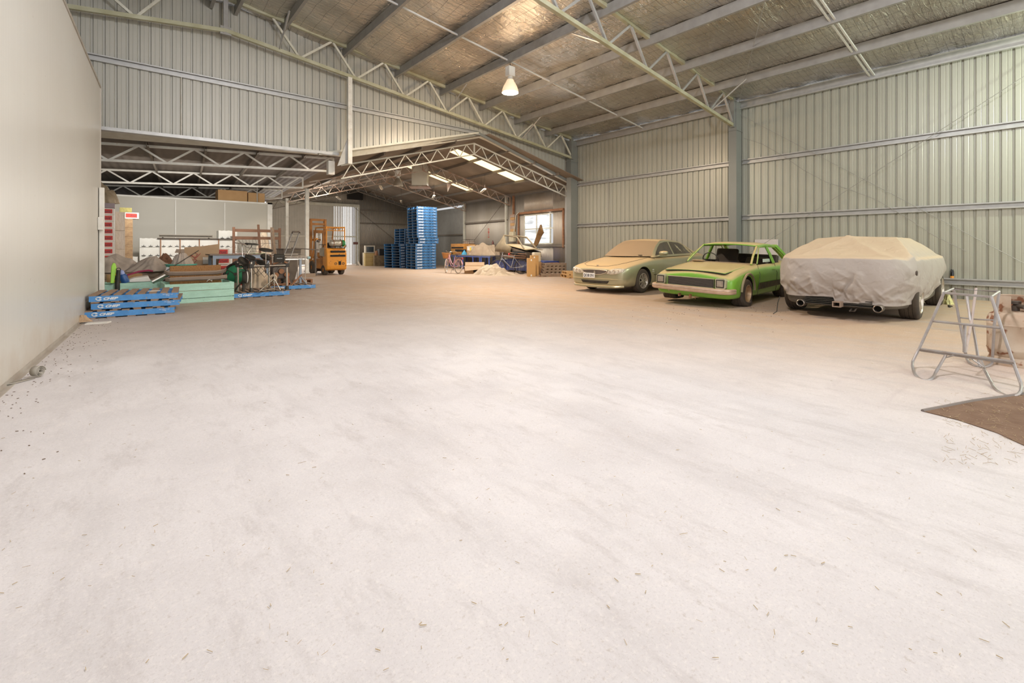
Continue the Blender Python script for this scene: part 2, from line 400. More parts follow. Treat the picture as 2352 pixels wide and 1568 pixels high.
# wall girts
def girt(x, p, q, lab, mt=galv, h=.15, side=(-1, 0, 0)):
    m = MB(); cee(m, p, q, h, .075, (0, 0, 1), side)
    tag(obj('wall_girt', m, mt), lab, 'girt')
for z, nm in ((3.80, 'upper'), (2.06, 'middle'), (.33, 'lowest')):
    girt(0, (XR-.004, Y0+.2, z), (XR-.004, 6.38, z), '%s galvanised girt on the right wall between the near column and the frame edge' % nm)
    if z > .4: girt(0, (XR-.004, 6.66, z), (XR-.004, 13.3, z), '%s galvanised girt on the right wall above the two sedans' % nm)
girt(0, (XL, YB-.004, 5.28), (9.85, YB-.004, 5.28), 'long galvanised girt across the back wall under the roof truss', side=(0, -1, 0))
# thin sag rod
def rod(name, p, q, r, mt, lab, cat='rod', group=None, n=6):
    m = MB(); m.cyl(p, q, r, n); return tag(obj(name, m, mt, smooth=40), lab, cat, group)
rod('sag_rod', (1.02, YB-.06, 5.28), (1.02, YB-.06, 3.85), .012, whitesteel, 'thin white vertical rod between girt and opening trim on back wall')
rod('bracing_rod', (XR-.16, 6.6, 5.5), (XR-.16, -.2, .35), .007, galv_dull, 'thin diagonal bracing rod falling towards the trestle on right wall')
rod('bracing_rod', (XR-.18, 6.3, .9), (XR-.18, -.2, 5.3), .007, galv_dull, 'thin diagonal bracing rod rising from behind the green car on right wall')
rod('roof_brace_rod', W(1697, 235, 14.2), (2.6, -.2, 7.0), .007, galv_dull, 'thin diagonal brace rod under the foil ceiling from the near column')
cable = mat('grey_cable', (.28, .27, .25), .6)
m = MB(); pts = [(XR-.13, 6.3-.55*k, 4.6-.38*k+.10*math.sin(k*1.3)) for k in range(10)]; m.tube(pts, .006, 5)
tag(obj('loose_cable', m, cable), 'sagging thin cable hanging across the right wall ribs', 'cable')
m = MB(); m.tube([W(1397, y, t) for y, t in ((412, 18.3), (430, 18.3), (500, 18.25), (508, 18.2), (520, 18.2), (545, 18.2))], .014, 6)
tag(obj('conduit', m, cable), 'thin dark cable dropping down right wall above the silver sedan', 'cable')
m = MB(); m.tube([W(1650, 503, 14.9), W(1650, 520, 14.9), W(1652, 548, 14.9), W(1656, 548, 14.9)], .012, 6)
tag(obj('hanging_hook', m, galv), 'small wire hook hanging from middle girt near the column', 'hook')

# columns
def column(name, c, sx, sy, z1, mt, lab, z0=0):
    m = MB(); x, y = c; t = .012
    m.box(x-sx/2, x+sx/2, y-sy/2, y-sy/2+t, z0, z1); m.box(x-sx/2, x+sx/2, y+sy/2-t, y+sy/2, z0, z1)
    m.box(x-sx/2, x-sx/2+t, y-sy/2+t, y+sy/2-t, z0, z1); m.box(x+sx/2-t, x+sx/2, y-sy/2+t, y+sy/2-t, z0, z1)
    r = thing(name, lab, 'column', (0, 0, 0))
    obj('shaft', m, mt, r)
    b = MB(); b.box(x-sx/2-.03, x+sx/2+.03, y-sy/2-.03, y+sy/2+.03, z0, z0+.015); b.box(x-sx/2-.02, x+sx/2+.02, y-sy/2-.02, y+sy/2+.02, z1-.9, z1-.885)
    obj('base_plate', b, mt, r)
    return r
column('steel_column', (14.62, 6.52), .36, .24, 5.72, colgrey, 'grey steel column against right wall behind the green car')
column('corner_column', (14.60, 13.38), .40, .26, 5.72, colgrey, 'tall grey steel column at the corner of the right and back walls')

# big roof trusses
def truss_front(y, lab, x0, x1):
    r = thing('roof_truss', lab, 'truss')
    D = .82
    def zt(x): return 5.78+SLOPE*(14.6-x) if x > RIDGE_X else 5.78+SLOPE*(14.6-RIDGE_X)-SLOPE*(RIDGE_X-x)
    def zb(x): return zt(x)-D
    m = MB()
    for a, b in ((x0, RIDGE_X), (RIDGE_X, x1)): m.bar((a, y, zt(a)), (b, y, zt(b)), .09, .09)
    obj('top_chord', m, olive, r)
    m = MB()
    for a, b in ((x0, RIDGE_X), (RIDGE_X, x1)): m.bar((a, y, zb(a)), (b, y, zb(b)), .09, .09)
    obj('bottom_chord', m, olive, r)
    nodes = [4.5+1.55*k for k in range(-1, 7) if 4.5+1.55*k < x1]
    lefts = [RIDGE_X-(n-RIDGE_X) for n in nodes]
    for n in nodes:
        for sgn in (1, -1):
            def X(q): return q if sgn > 0 else 2*RIDGE_X-q
            if X(n) < x0+.7 or X(n)-1 > x1: continue
            for a, b in ((n, n+.62), (n+.72, n+1.5)):
                A = (X(a), y, zt(X(a))-.04) if a == n else (X(a), y, zb(X(a))+.04)
                Bp = (X(b), y, zb(X(b))+.04) if a == n else (X(b), y, zt(X(b))-.04)
                if max(A[0], Bp[0]) > x1 or min(A[0], Bp[0]) < x0: continue
                w = MB(); w.bar(A, Bp, .05, .055); obj('web', w, cream if y > 10 else galv, r)
    w = MB(); w.bar((RIDGE_X, y, zb(RIDGE_X)-.08), (RIDGE_X, y, zt(RIDGE_X)), .08, .10); w.box(RIDGE_X-.12, RIDGE_X+.12, y-.03, y+.03, zb(RIDGE_X)-.1, zb(RIDGE_X)+.1)
    obj('king_post', w, galv_dull, r)
    w = MB(); w.box(x1-.06, x1+.06, y-.06, y+.06, zb(x1)-.06, zt(x1)+.04); obj('end_plate', w, colgrey, r)
    return zt, zb
zt, zb = truss_front(13.24, 'olive-cream steel roof truss spanning in front of the back wall', -7.5, 14.42)
truss_front(6.5, 'olive-cream steel roof truss meeting the near grey column', -7.5, 14.42)
for x, y, dy, w in ((3.1, 13.24, -1.0, 'high near the ridge, back wall truss'), (8.3, 13.24, -1.15, 'middle of the back wall truss slope'), (11.6, 13.24, -1.1, 'lower end of the back wall truss'), (8.3, 6.5, 1.1, 'high on the near truss'), (13.0, 6.5, -1.0, 'low end of the near truss')):
    rod('fly_brace', (x, y, zb(x)), (x, y+dy, roofz(x)-.22), .022, galv, 'short slanting brace from bottom chord to purlin, %s' % w, 'brace', n=4)
# hanger post below truss, carrying the rear roof
r = thing('hanger_post', 'white steel post hanging from the roof truss down to rear roof', 'post')
m = MB(); m.box(4.91, 5.03, 13.18, 13.30, 3.62, zb(4.97)-.04); obj('shaft', m, whitesteel, r)
m = MB(); m.prism([(4.91, 13.24, 4.35), (4.91, 13.24, 3.64), (4.62, 13.24, 3.52)], (0, .02, 0)); obj('gusset', m, galv_dull, r)
m = MB(); m.box(4.50, 4.68, 13.62, 13.80, 3.33, 3.72); obj('bracket', m, whitesteel, r)

# ---------------- cold room wall on the left (3 degrees off the shed), glossy sandwich panel
panel = bpy.data.materials.new('coldroom_panel'); panel.use_nodes = True
nt = panel.node_tree; N = nt.nodes; L = nt.links; B = N['Principled BSDF']; tc = N.new('ShaderNodeTexCoord')
B.inputs['Roughness'].default_value = .34; B.inputs['Specular IOR Level'].default_value = .5
sp = N.new('ShaderNodeSeparateXYZ'); L.new(tc.outputs['Object'], sp.inputs[0])
fr = math2('FRACT', math2('DIVIDE', sp.outputs[1], .05), 0); rb = math2('LESS_THAN', fr, .12)
jn = math2('LESS_THAN', math2('FRACT', math2('DIVIDE', sp.outputs[1], 1.2), 0), .006)
c0 = mixc(ramp(noise(.6, 5), .35, .65), (.58, .57, .53), (.55, .53, .485))
c0 = mixc(math2('MULTIPLY', rb, .7), c0, (.76, .75, .71))
c0 = mixc(jn, c0, (.74, .73, .68))
sp1 = math2('MULTIPLY', ramp(noise(20, 3, .6, st=((1, 1, .55), (0, 0, 0))), .70, .73), ramp(noise(2.0, 4), .42, .6))
c0 = mixc(sp1, c0, (.22, .13, .08))
dirt = math2('ADD', sp.outputs[2], math2('MULTIPLY', noise(2.5, 6), .8))
c0 = mixc(ramp(dirt, .35, .75, .55, 0), c0, (.42, .33, .24))
L.new(c0, B.inputs['Base Color'])
bp = N.new('ShaderNodeBump'); bp.inputs['Strength'].default_value = .25; bp.inputs['Distance'].default_value = .004
L.new(math2('ADD', rb, math2('MULTIPLY', noise(.8, 3), 5)), bp.inputs['Height']); L.new(bp.outputs[0], B.inputs['Normal'])
A0 = Vector((-1.575, -8.0, 0)); A1 = Vector((-.40, 12.68, 0)); dA = (A1-A0); LA = dA.length; rzA = math.atan2(-dA.x, dA.y)
m = MB(); m.box(-.1, 0, 0, LA, 0, 4.5)
struct('wall_left', m, panel, loc=A0, rot=(0, 0, rzA))
m = MB(); m.box(-4.6, -.1, LA-.1, LA, 0, 4.5)
struct('wall_left_return', m, panel, loc=A0, rot=(0, 0, rzA))
alum = mat('aluminium_angle', (.55, .52, .47), .45, .4, (.36, .30, .24), 3, .8)
m = MB(); m.box(0, .045, 0, LA, 0, .006); m.box(0, .004, 0, LA, 0, .045)
struct('baseboard_left', m, alum, loc=A0, rot=(0, 0, rzA))
m = MB(); m.box(-.12, .012, 0, LA+.01, 4.47, 4.52); m.box(-.12, .012, LA-.02, LA+.012, 0, 4.5)
struct('trim_left', m, alum, loc=A0, rot=(0, 0, rzA))
# white sliding-door leaf edge with its latch box
m = MB(); m.box(-.41, -.328, 12.32, 12.46, 0, 2.40)
d1 = struct('door_1', m, white_p, bevel=.008)
m = MB(); m.box(-.425, -.34, 12.18, 12.32, 1.545, 1.80); obj('latch_box', m, white_p, d1, bevel=.01)

# ---------------- rear shed (4.6 degrees off), corrugated
PHI = math.radians(4.57); X2 = Vector((math.cos(PHI), -math.sin(PHI), 0)); Y2 = Vector((math.sin(PHI), math.cos(PHI), 0)); O2 = Vector((10.15, 13.65, 0))
def P2(a, s, z=0): return O2+X2*a+Y2*s+Vector((0, 0, z))
EZ, RZ, SE = 3.97, 5.34, 17.0
def rz2(a): return RZ-(RZ-EZ)/5.0*abs(a) if a > -5 else EZ-.033*(-5-a)
corr = mat('corrugated_iron', (.46, .43, .38), .5, .35, (.34, .29, .23), .8, .8, stretch=(1, 1, .25))
corr_lt = mat('corrugated_iron_pale', (.50, .46, .40), .45, .35, (.36, .28, .20), .8, .7, stretch=(1, 1, .25))
corr_roof = mat('dusty_corrugated_roof', (.27, .225, .18), .75, .1, (.17, .14, .11), 1.2, .7)
corr_dark = mat('dark_lean_to_roof', (.19, .16, .135), .75, .1, (.12, .10, .085), 1.2, .7)
def corrug(a0, a1, place, zb_, zt_, pitch=.09, amp=.018):
    n = int((a1-a0)/pitch*6); cols = [(a0+(a1-a0)*i/n, amp*math.sin(2*PI*6*i/6/6*1.0) if False else amp*math.sin(2*PI*(a1-a0)/pitch*i/n)) for i in range(n+1)]
    return profile_wall(cols, place, zb_, zt_)
# right wall with a window hole: strips below / above / beside the window
WS0, WS1, WZ0, WZ1 = 1.95, 4.18, 1.38, 2.80
def rwall(s0, s1, z0, z1, nm, mt=corr_lt):
    struct(nm, corrug(s0, s1, lambda s, d, z: P2(5.0+d, s, z), lambda s: z0, lambda s: z1), mt, smooth=50, solid=.002, fix=False)
rwall(-.3, WS0, 0, EZ-.12, 'wall_rear_right_1'); rwall(WS0, WS1, 0, WZ0, 'wall_rear_right_2'); rwall(WS0, WS1, WZ1, EZ-.12, 'wall_rear_right_3')
rwall(WS1, 10.1, 0, EZ-.12, 'wall_rear_right_4', corr); 
m = MB()
for k in range(7): m.obox(P2(5.0, 10.1+1.0*k+.5, 1.85), Y2*.495, X2*.012, (0, 0, 1.85))
struct('wall_rear_right_5', m, mat('flat_grey_sheet', (.34, .33, .30), .5, .2))
# end wall, left part is a sheeted sliding door with daylight through its gaps
ew = corrug(.6, 5.0, lambda a, d, z: P2(a, SE+d, z), lambda a: 0, lambda a: rz2(a)+.005)
struct('wall_rear_end', ew, corr, smooth=50, solid=.002, fix=False)
m = corrug(-11.0, .6, lambda a, d, z: P2(a, SE+d, z), lambda a: 4.0 if a > -5.2 else 3.0, lambda a: max(rz2(a)+.01, 3.02))
struct('wall_rear_gable', m, corr, smooth=50, solid=.002, fix=False)
# door of ribbed sheet: slats with slits of daylight near its right edge
dm = mat('door_sheet', (.44, .41, .36), .5, .2); 
day = mat('daylight_beyond', (.9, .93, .95), 1, emit=((1, .98, .94), 1.5))
m = MB(); a = -5.0
while a < .42:
    g = .075 if a < -1.15 else (.060 if a < -.5 else .046)
    m.obox(P2(a+.5*g, SE-.05-(.022 if int(a*100/7.52) % 2 else 0), 2.03), X2*(g/2+(0 if a > -1.15 else .002)), Y2*.006, (0, 0, 1.93)); a += .0752
dr = struct('door_2', m, dm)
m = MB(); m.obox(P2(-2.2, SE-.09, 1.92), X2*2.65, Y2*.03, (0, 0, .04)); m.obox(P2(-2.2, SE-.09, 4.0), X2*2.8, Y2*.08, (0, 0, .09)); m.obox(P2(.45, SE-.02, 2), X2*.05, Y2*.05, (0, 0, 2))
obj('door_rail', m, cream, dr)
m = MB(); m.obox(P2(.58, SE-.06, 2.0), X2*.05, Y2*.05, (0, 0, 2.03)); struct('trim_4', m, cream)
m = MB(); m.obox(P2(-3, SE+1.6, 1.8), X2*3.6, Y2*.02, (0, 0, 2.6)); struct('exterior_glow', m, day)
# roof sheets: right slope with two strips of translucent sheet, left slope, lean-to
sky_m = mat('translucent_sheet', (.8, .72, .5), .8, 0, (.6, .45, .2), 25, .8, emit=((1, .83, .46), 1.7))
def slope_sheet(nm, a0, a1, s0, s1, mt, pit=.10, structk=True, dz=0):
    m = MB(); n = max(4, int((s1-s0)/pit*4)); vs = []; fs = []
    for i in range(n+1):
        s = s0+(s1-s0)*i/n; d = .016*math.sin(2*PI*(s-0)/pit)
        # front edge follows the gable wall
        vs += [P2(a0, s, rz2(a0)+d+dz), P2(a1, s, rz2(a1)+d+dz)]
        if i: fs.append((2*i-2, 2*i, 2*i+1, 2*i-1))
    m.add(vs, fs); o = struct(nm, m, mt, smooth=60, fix=False); return o
slope_sheet('ceiling_rear_right_1', 0, 5.3, -.35, 2.45, corr_roof)
for k, (s0, s1) in enumerate(((3.15, 7.0), (7.7, SE))): slope_sheet('ceiling_rear_right_%d' % (k+2), 0, 5.3, s0, s1, corr_roof)
for k, s0 in enumerate((2.45, 7.0)):
    e = s0+.7
    slope_sheet('ceiling_skylight_lower_%d' % k, 3.75, 5.3, s0, e, corr_roof); slope_sheet('ceiling_skylight_upper_%d' % k, 0, .2, s0, e, corr_roof)
    slope_sheet('window_%d' % (k+2), .2, 3.75, s0, e, sky_m)
slope_sheet('ceiling_rear_left', -5.0, 0, -.1, SE, corr_roof)
m = MB(); n = 60
m.grid(lambda i, j: P2(-12+7*i, -.05+(SE-.0)*j+0*i, rz2(-12+7*i)+.008*math.sin(i*7/.2*2*PI)), 210, 8)
struct('ceiling_lean_to', m, corr_dark, smooth=60, fix=False)
m = MB(); m.obox(P2(-8.4, SE, 1.8), X2*3.1, Y2*.02, (0, 0, 1.8)); struct('wall_lean_to_end', m, corr)
m = MB(); m.obox(P2(-12, SE/2, 1.8), X2*.02, Y2*SE/2, (0, 0, 1.8)); struct('wall_lean_to_left', m, corr)
# rear purlins
purl = mat('dusty_rear_purlin', (.22, .19, .155), .7, .2)
for k, a in enumerate((1.15, 2.4, 3.65, 4.85, -1.2, -2.5, -3.8)):
    m = MB(); cee(m, P2(a, .0, rz2(a)-.13), P2(a, SE-.03, rz2(a)-.13), .115, .05, (0, 0, 1), X2)
    tag(obj('rear_purlin', m, purl), 'dusty rear shed purlin, %s from the ridge on the %s slope' % (ordinal(k if k < 4 else k-4), 'skylight' if k < 4 else 'unlit'), 'purlin', 'purlins of the rear shed')
for k, a in enumerate((-6.2, -7.4, -8.6, -9.8)):
    m = MB(); cee(m, P2(a, .0, rz2(a)-.13), P2(a, SE-.03, rz2(a)-.13), .115, .05, (0, 0, 1), X2)
    tag(obj('lean_to_purlin', m, purl), 'dark lean-to purlin above the bins, %s from the shed valley' % ordinal(k), 'purlin', 'purlins of the lean-to')
# rear trusses
def truss_rear(s, lab, mt):
    r = thing('rear_roof_truss', lab, 'truss')
    def zt_(a): return rz2(a)-.16
    for nm, off in (('top_chord', 0), ('bottom_chord', -.42)):
        m = MB()
        for sg in (-1, 1): m.bar(P2(0, s, zt_(0)+off), P2(4.95*sg, s, zt_(4.95)+off), .045, .045)
        obj(nm, m, mt, r)
    n = 8; st = 4.9/n
    for sg in (-1, 1):
        for k in range(n):
            a = k*st
            for (p, q) in (((a, -.42), (a+st*.55, 0)), ((a+st*.55, 0), (a+st, -.42))):
                if s > 12 and sg > 0 and k > 6: continue
                m = MB(); m.bar(P2(sg*p[0], s, zt_(p[0])+p[1]), P2(sg*q[0], s, zt_(q[0])+q[1]), .028, .028); obj('web', m, mt, r)
    m = MB(); m.bar(P2(0, s, zt_(0)-.42), P2(0, s, zt_(0)), .05, .05); obj('king_post', m, mt, r)
    m = MB(); m.bar(P2(4.95, s, zt_(4.95)-.4), P2(4.95, s, zt_(4.95)), .05, .05); obj('end_post', m, mt, r)
rusty_cream = mat('rust_streaked_truss', (.48, .44, .38), .6, .1, (.30, .15, .08), 4, .9)
truss_rear(.75, 'cream gable truss in the rear shed closest to the opening', cream)
truss_rear(5.35, 'rust-streaked gable truss, second into the rear shed', rusty_cream)
truss_rear(10.1, 'thin gable truss, third into the rear shed', rusty_cream)
truss_rear(15.1, 'dark gable truss closest to the end wall of rear shed', purl)
def truss_lean(s, lab, a1, mt):
    r = thing('lean_to_truss', lab, 'truss')
    def z_(a): return 3.94+.045*(a+5.3)
    for nm, off in (('top_chord', 0), ('bottom_chord', -.40)):
        m = MB(); m.bar(P2(-11.8, s, z_(-11.8)+off), P2(a1, s, z_(a1)+off), .06, .06); obj(nm, m, mt, r)
    a = a1-.1; k = 0
    while a > -11.6:
        m = MB(); b = a-.57
        o1, o2 = (0, -.40) if k % 2 == 0 else (-.40, 0)
        m.bar(P2(a, s, z_(a)+o1), P2(b, s, z_(b)+o2), .045, .045); obj('web', m, mt, r); a = b; k += 1
    m = MB(); m.bar(P2(a1, s, z_(a1)-.42), P2(a1, s, z_(a1)+.02), .05, .05); obj('end_post', m, mt, r)
truss_lean(.30, 'white lattice girder at the lean-to opening, topmost in view', -5.3, whitesteel)
truss_lean(5.05, 'lattice girder with rusty top edge, middle of the three', -5.25, whitesteel)
truss_lean(9.8, 'lattice girder just above the cold store panels', -5.25, whitesteel)
# rear posts
for s, nm in ((5.75, 'white steel post standing just left of the forklift'), (10.3, 'white steel post behind the grey hopper and trolley')):
    column('rear_post', tuple(P2(-4.95, s).xy), .13, .13, 3.6, whitesteel, nm)
m = MB(); q = P2(-4.95, 5.75); m.box(q.x-.28, q.x+.28, q.y-.2, q.y-.08, 0, .14); tag(obj('concrete_block', m, mat('rough_block', (.34, .25, .18), .9, bump=.5)), 'low brown block at the foot of white post', 'block')
# right wall steel: posts, girts, rusty window surround
for s in (.9, 5.65, 10.15):
    m = MB(); m.obox(P2(4.9, s, 1.95), X2*.06, Y2*.05, (0, 0, 1.95)); tag(obj('wall_post', m, cream if s > 1 else galv_dull), {.9: 'grey wall post beside the pipes near the corner column', 5.65: 'pale wall post just left of the switchboard', 10.15: 'pale wall post behind the timber chest'}[s], 'post')
def g2(a0, s0, a1, s1, z, lab, mt=purl, h=.09):
    m = MB(); m.bar(P2(a0, s0, z), P2(a1, s1, z), .05, h); tag(obj('rear_girt', m, mt), lab, 'girt')
g2(4.93, 5.6, 4.93, 10.1, 2.66, 'upper dusty girt on the corrugated wall above the sack pile')
g2(4.93, 5.6, 4.93, 10.1, 1.33, 'lower dusty girt on the corrugated wall behind the sack pile')
g2(4.93, 1.0, 4.93, 5.4, 1.28, 'dusty girt directly under the rear window')
g2(4.93, 10.3, 4.93, SE, 2.0, 'thin girt on the flat grey sheets behind the tall pallets')
for z, w in ((3.75, 'top'), (2.85, 'middle'), (1.35, 'bottom')): g2(.65, SE-.05, 4.9, SE-.05, z, '%s girt on the rear end wall' % w)
rod('bracing_rod', P2(0, SE-.1, 4.1), P2(4.2, SE-.1, .9), .012, darkmetal, 'thin diagonal brace across the rear end wall')
rod('bracing_rod', P2(4.85, 5.7, 3.7), P2(4.85, 9.8, 1.0), .010, darkmetal, 'thin brace rod crossing corrugated wall past the red hooks')
m = MB(); 
for s in (1.15, 4.57): m.obox(P2(4.92, s, 2.05), X2*.03, Y2*.045, (0, 0, .85))
m.obox(P2(4.90, 2.86, 2.93), X2*.05, Y2*1.75, (0, 0, .05))
tag(obj('window_surround', m, rust), 'rusty steel surround around the rear window bay', 'frame')
# window with four panes
wn = MB()
for s in (WS0+.2, (WS0+WS1)/2+.1, WS1-.03): wn.obox(P2(5.0, s, (WZ0+WZ1)/2), X2*.03, Y2*.03, (0, 0, (WZ1-WZ0)/2))
for z in (WZ0, (WZ0+WZ1)/2+.02, WZ1): wn.obox(P2(5.0, (WS0+WS1)/2, z), X2*.03, Y2*(WS1-WS0)/2, (0, 0, .028))
w1 = struct('window_1', wn, cream)
gl = bpy.data.materials.new('hazy_window_glass'); gl.use_nodes = True; nt = gl.node_tree; N = nt.nodes; L = nt.links; B = N['Principled BSDF']; tc = N.new('ShaderNodeTexCoord')
sg = ramp(noise(2.2, 5, .6, st=((.4, .4, 3.0), (0, 0, 0))), .40, .62)
L.new(mixc(sg, (.95, .98, 1), (.33, .35, .36)), B.inputs['Emission Color']); B.inputs['Emission Strength'].default_value = 1.25; B.inputs['Base Color'].default_value = (.2, .22, .24, 1)
for i in range(2):
    for j in range(2):
        m = MB(); s0 = (WS0+.23, (WS0+WS1)/2+.13)[i]; s1 = ((WS0+WS1)/2+.07, WS1-.06)[i]; z0 = (WZ0+.03, (WZ0+WZ1)/2+.05)[j]; z1 = ((WZ0+WZ1)/2-.01, WZ1-.03)[j]
        m.obox(P2(5.005, (s0+s1)/2, (z0+z1)/2), X2*.004, Y2*(s1-s0)/2, (0, 0, (z1-z0)/2)); obj('pane', m, gl, w1)
# cold store panels under the lean-to
cold2 = mat('cold_store_panel', (.50, .475, .41), .45, 0, (.44, .41, .35), .8, .6)
m = MB(); m.box(-6, 4.62, 20.9, 21.0, 0, 3.02); m.box(4.52, 4.62, 21.0, 29, 0, 3.02)
struct('wall_cold_store', m, cold2)
m = MB(); m.box(-6, 4.62, 21.0, 29, 2.9, 3.0); struct('ceiling_cold_store', m, cold2)
m = MB()
for x in (-.30, 1.40, 2.95): m.box(x-.016, x+.016, 20.88, 20.9, 1.45, 2.94)
m.box(4.45, 4.63, 20.87, 20.9, 0, 3.03); m.box(-6, 4.63, 20.87, 20.9, 2.97, 3.03)
struct('trim_cold_store', m, white_p)
# ================================================================ VEHICLES
def carve(mb, cutters, name, mats, parent, sub=2, smooth=35):
    """closed body, smoothed, with wheel wells and other hollows cut out; baked to one mesh"""
    body = obj('tmp_body', mb, mats, smooth=smooth, sub=sub)
    cs = []
    for c in cutters:
        o = obj('tmp_cut', c, mats[-1] if isinstance(mats, (list, tuple)) else mats, smooth=40); cs.append(o)
        b = body.modifiers.new('cut', 'BOOLEAN'); b.object = o; b.operation = 'DIFFERENCE'; b.solver = 'EXACT'; b.material_mode = 'TRANSFER'
    dg = bpy.context.evaluated_depsgraph_get(); dg.update()
    me = bpy.data.meshes.new_from_object(body.evaluated_get(dg)); me.name = name
    for o in [body]+cs: bpy.data.objects.remove(o)
    me.polygons.foreach_set('use_smooth', [True]*len(me.polygons)); me.set_sharp_from_angle(angle=math.radians(smooth))
    o = bpy.data.objects.new(name, me); COL.objects.link(o); o.parent = parent
    return o
def half_loft(stations, mb=None):
    """stations: (x, [(y, z), ...] from bottom centre round to top centre)"""
    mb = mb or MB(); secs = []
    for x, pts in stations:
        sec = []
        for p in pts: sec.append((p[2] if len(p) > 2 else x, -p[0], p[1]))
        for p in reversed(pts[1:-1]): sec.append((p[2] if len(p) > 2 else x, p[0], p[1]))
        secs.append(sec)
    return mb.loft(secs)
def qb(a, b, c, t): return a*(1-t)**2+2*b*t*(1-t)+c*t*t
tyre_m = mat('dusty_tyre', (.045, .038, .032), .9, 0, (.10, .078, .055), 6, .7, bump=.2, dust=.35, dustcol=(.30, .20, .12))
well_m = mat('wheel_well_black', (.02, .018, .016), .9)
alloy = mat('dusty_alloy', (.62, .58, .52), .38, .7, (.38, .30, .22), 8, .6)
from mathutils.bvhtree import BVHTree
def projector(body):
    me = body.data; return BVHTree.FromPolygons([v.co.copy() for v in me.vertices], [tuple(p.vertices) for p in me.polygons])
def decal(name, bvh, lo, up, m_, parent, off=.006, n=16, k=6, th=.012):
    """patch between two (y, z) edges laid on the front of a body"""
    def ev(pl, t):
        f = t*(len(pl)-1); i = min(int(f), len(pl)-2); f -= i
        return pl[i][0]+(pl[i+1][0]-pl[i][0])*f, pl[i][1]+(pl[i+1][1]-pl[i][1])*f
    rows_ = []
    for j in range(k+1):
        row = []
        for i in range(n+1):
            a = ev(lo, i/n); b = ev(up, i/n); y = a[0]+(b[0]-a[0])*j/k; z = a[1]+(b[1]-a[1])*j/k
            h = bvh.ray_cast(Vector((-1, y, z)), Vector((1, 0, 0)))
            x = h[0].x if h[0] else .3
            row.append((x-off, y, z))
        rows_.append(row)
    mb = MB(); mb.loft(rows_, closed=False, cap=False)
    return obj(name, mb, m_, parent, smooth=50, solid=th), rows_
def wheel(parent, x, y, r, w, rim_r, spokes, side, rim_m=alloy, flat=0, depth=.02, zc=None, tread=True):
    """wheel centred at x, outer face towards y*side; tyre with rim and hub under it"""
    zc = r if zc is None else zc
    m = MB(); prof = [(rim_r, -w/2), (rim_r+.015, -w/2-.004), (r-.03, -w/2+.002), (r-.008, -w/2+.02), (r, -w/2+.04), (r, -w*.22), (r-.008, -w*.20), (r, -w*.18), (r, -.006), (r-.008, 0), (r, .006), (r, w*.18), (r-.008, w*.20), (r, w*.22), (r, w/2-.04), (r-.008, w/2-.02), (r-.03, w/2-.002), (rim_r+.015, w/2+.004), (rim_r, w/2), (rim_r-.01, w/2-.03), (rim_r-.01, -w/2+.03)]
    m.lathe(prof+[prof[0]], (x, y, zc), 'y', 40); n0 = len(m.v)
    if flat:
        vv = []
        for (a, b, c) in m.v:
            if c < flat: b += (b-y)*.25; c = max(c, .004) if c > 0 else .004
            vv.append((a, b, max(c, .004)))
        m.v = vv
    t = obj('wheel', m, tyre_m, parent, smooth=40)
    f = y+side*w/2; m = MB(); d = side
    m.lathe([(rim_r, f-d*.002), (rim_r-.012, f+d*.004), (rim_r-.022, f-d*.012), (rim_r-.05, f-d*(.03+depth)), (rim_r-.05, f-d*(.05+depth)), (rim_r-.004, f-d*.03), (rim_r, f-d*.002)], (x, 0, zc), 'y', 40)
    if spokes:
        for k in range(spokes):
            a = 2*PI*k/spokes+.2; ca, sa = math.cos(a), math.sin(a)
            for off in (-.10, .10):
                c2, s2 = math.cos(a+off*1.3), math.sin(a+off*1.3)
                m.bar((x+ca*.035, f-d*.02, zc+sa*.035), (x+c2*(rim_r-.025), f-d*.016, zc+s2*(rim_r-.025)), .020, .022, (0, 1, 0))
        m.lathe([(.001, f-d*.004), (.035, f-d*.006), (.05, f-d*.02), (.05, f-d*.05), (.001, f-d*.05)], (x, 0, zc), 'y', 20)
        m2 = MB(); m2.lathe([(.001, f-d*.075), (rim_r-.05, f-d*.075), (rim_r-.05, f-d*.085), (.001, f-d*.085)], (x, 0, zc), 'y', 30)
        obj('brake_disc', m2, darkmetal, t, smooth=40)
    else:
        m.lathe([(rim_r-.05, f-d*(.03+depth)), (rim_r-.07, f-d*(.055+depth)), (.10, f-d*(.065+depth)), (.075, f-d*(.03+depth)), (.001, f-d*(.025+depth)), (.001, f-d*(.08+depth)), (rim_r-.05, f-d*(.09+depth))], (x, 0, zc), 'y', 40)
    obj('rim', m, rim_m, t, smooth=35)
    return t
def well(x, r, y0, y1, z):
    m = MB(); m.cyl((x, y0, z), (x, y1, z), r, 40); return m
glass_dark = mat('dusty_dark_glass', (.07, .06, .045), .16, 0, (.16, .125, .085), 2.5, .6, spots=0)
glass_dust = mat('dust_covered_windscreen', (.36, .25, .15), .55, 0, (.32, .22, .13), 1.6, .6)
plate_w = mat('plate_white', (.85, .85, .83), .5); ink = mat('dark_ink', (.02, .03, .06), .6)
lens_m = mat('headlight_lens', (.75, .68, .56), .12, 0, (.45, .38, .28), 22, .8, bump=.5, coat=.6)
champagne = mat('champagne_paint', (.40, .41, .28), .26, .55, (.44, .41, .27), 2, .5, dust=1.0, coat=.5, dustcol=(.60, .42, .22))
greenp = mat('lime_green_paint', (.16, .46, .03), .32, 0, (.12, .37, .02), 2.5, .6, dust=1.0, coat=.4, dustcol=(.56, .43, .20), spots=.30, spotcol=(.42, .34, .16), spotscale=9)
black_trim = mat('black_trim', (.018, .017, .015), .5, 0, (.06, .05, .035), 12, .5)

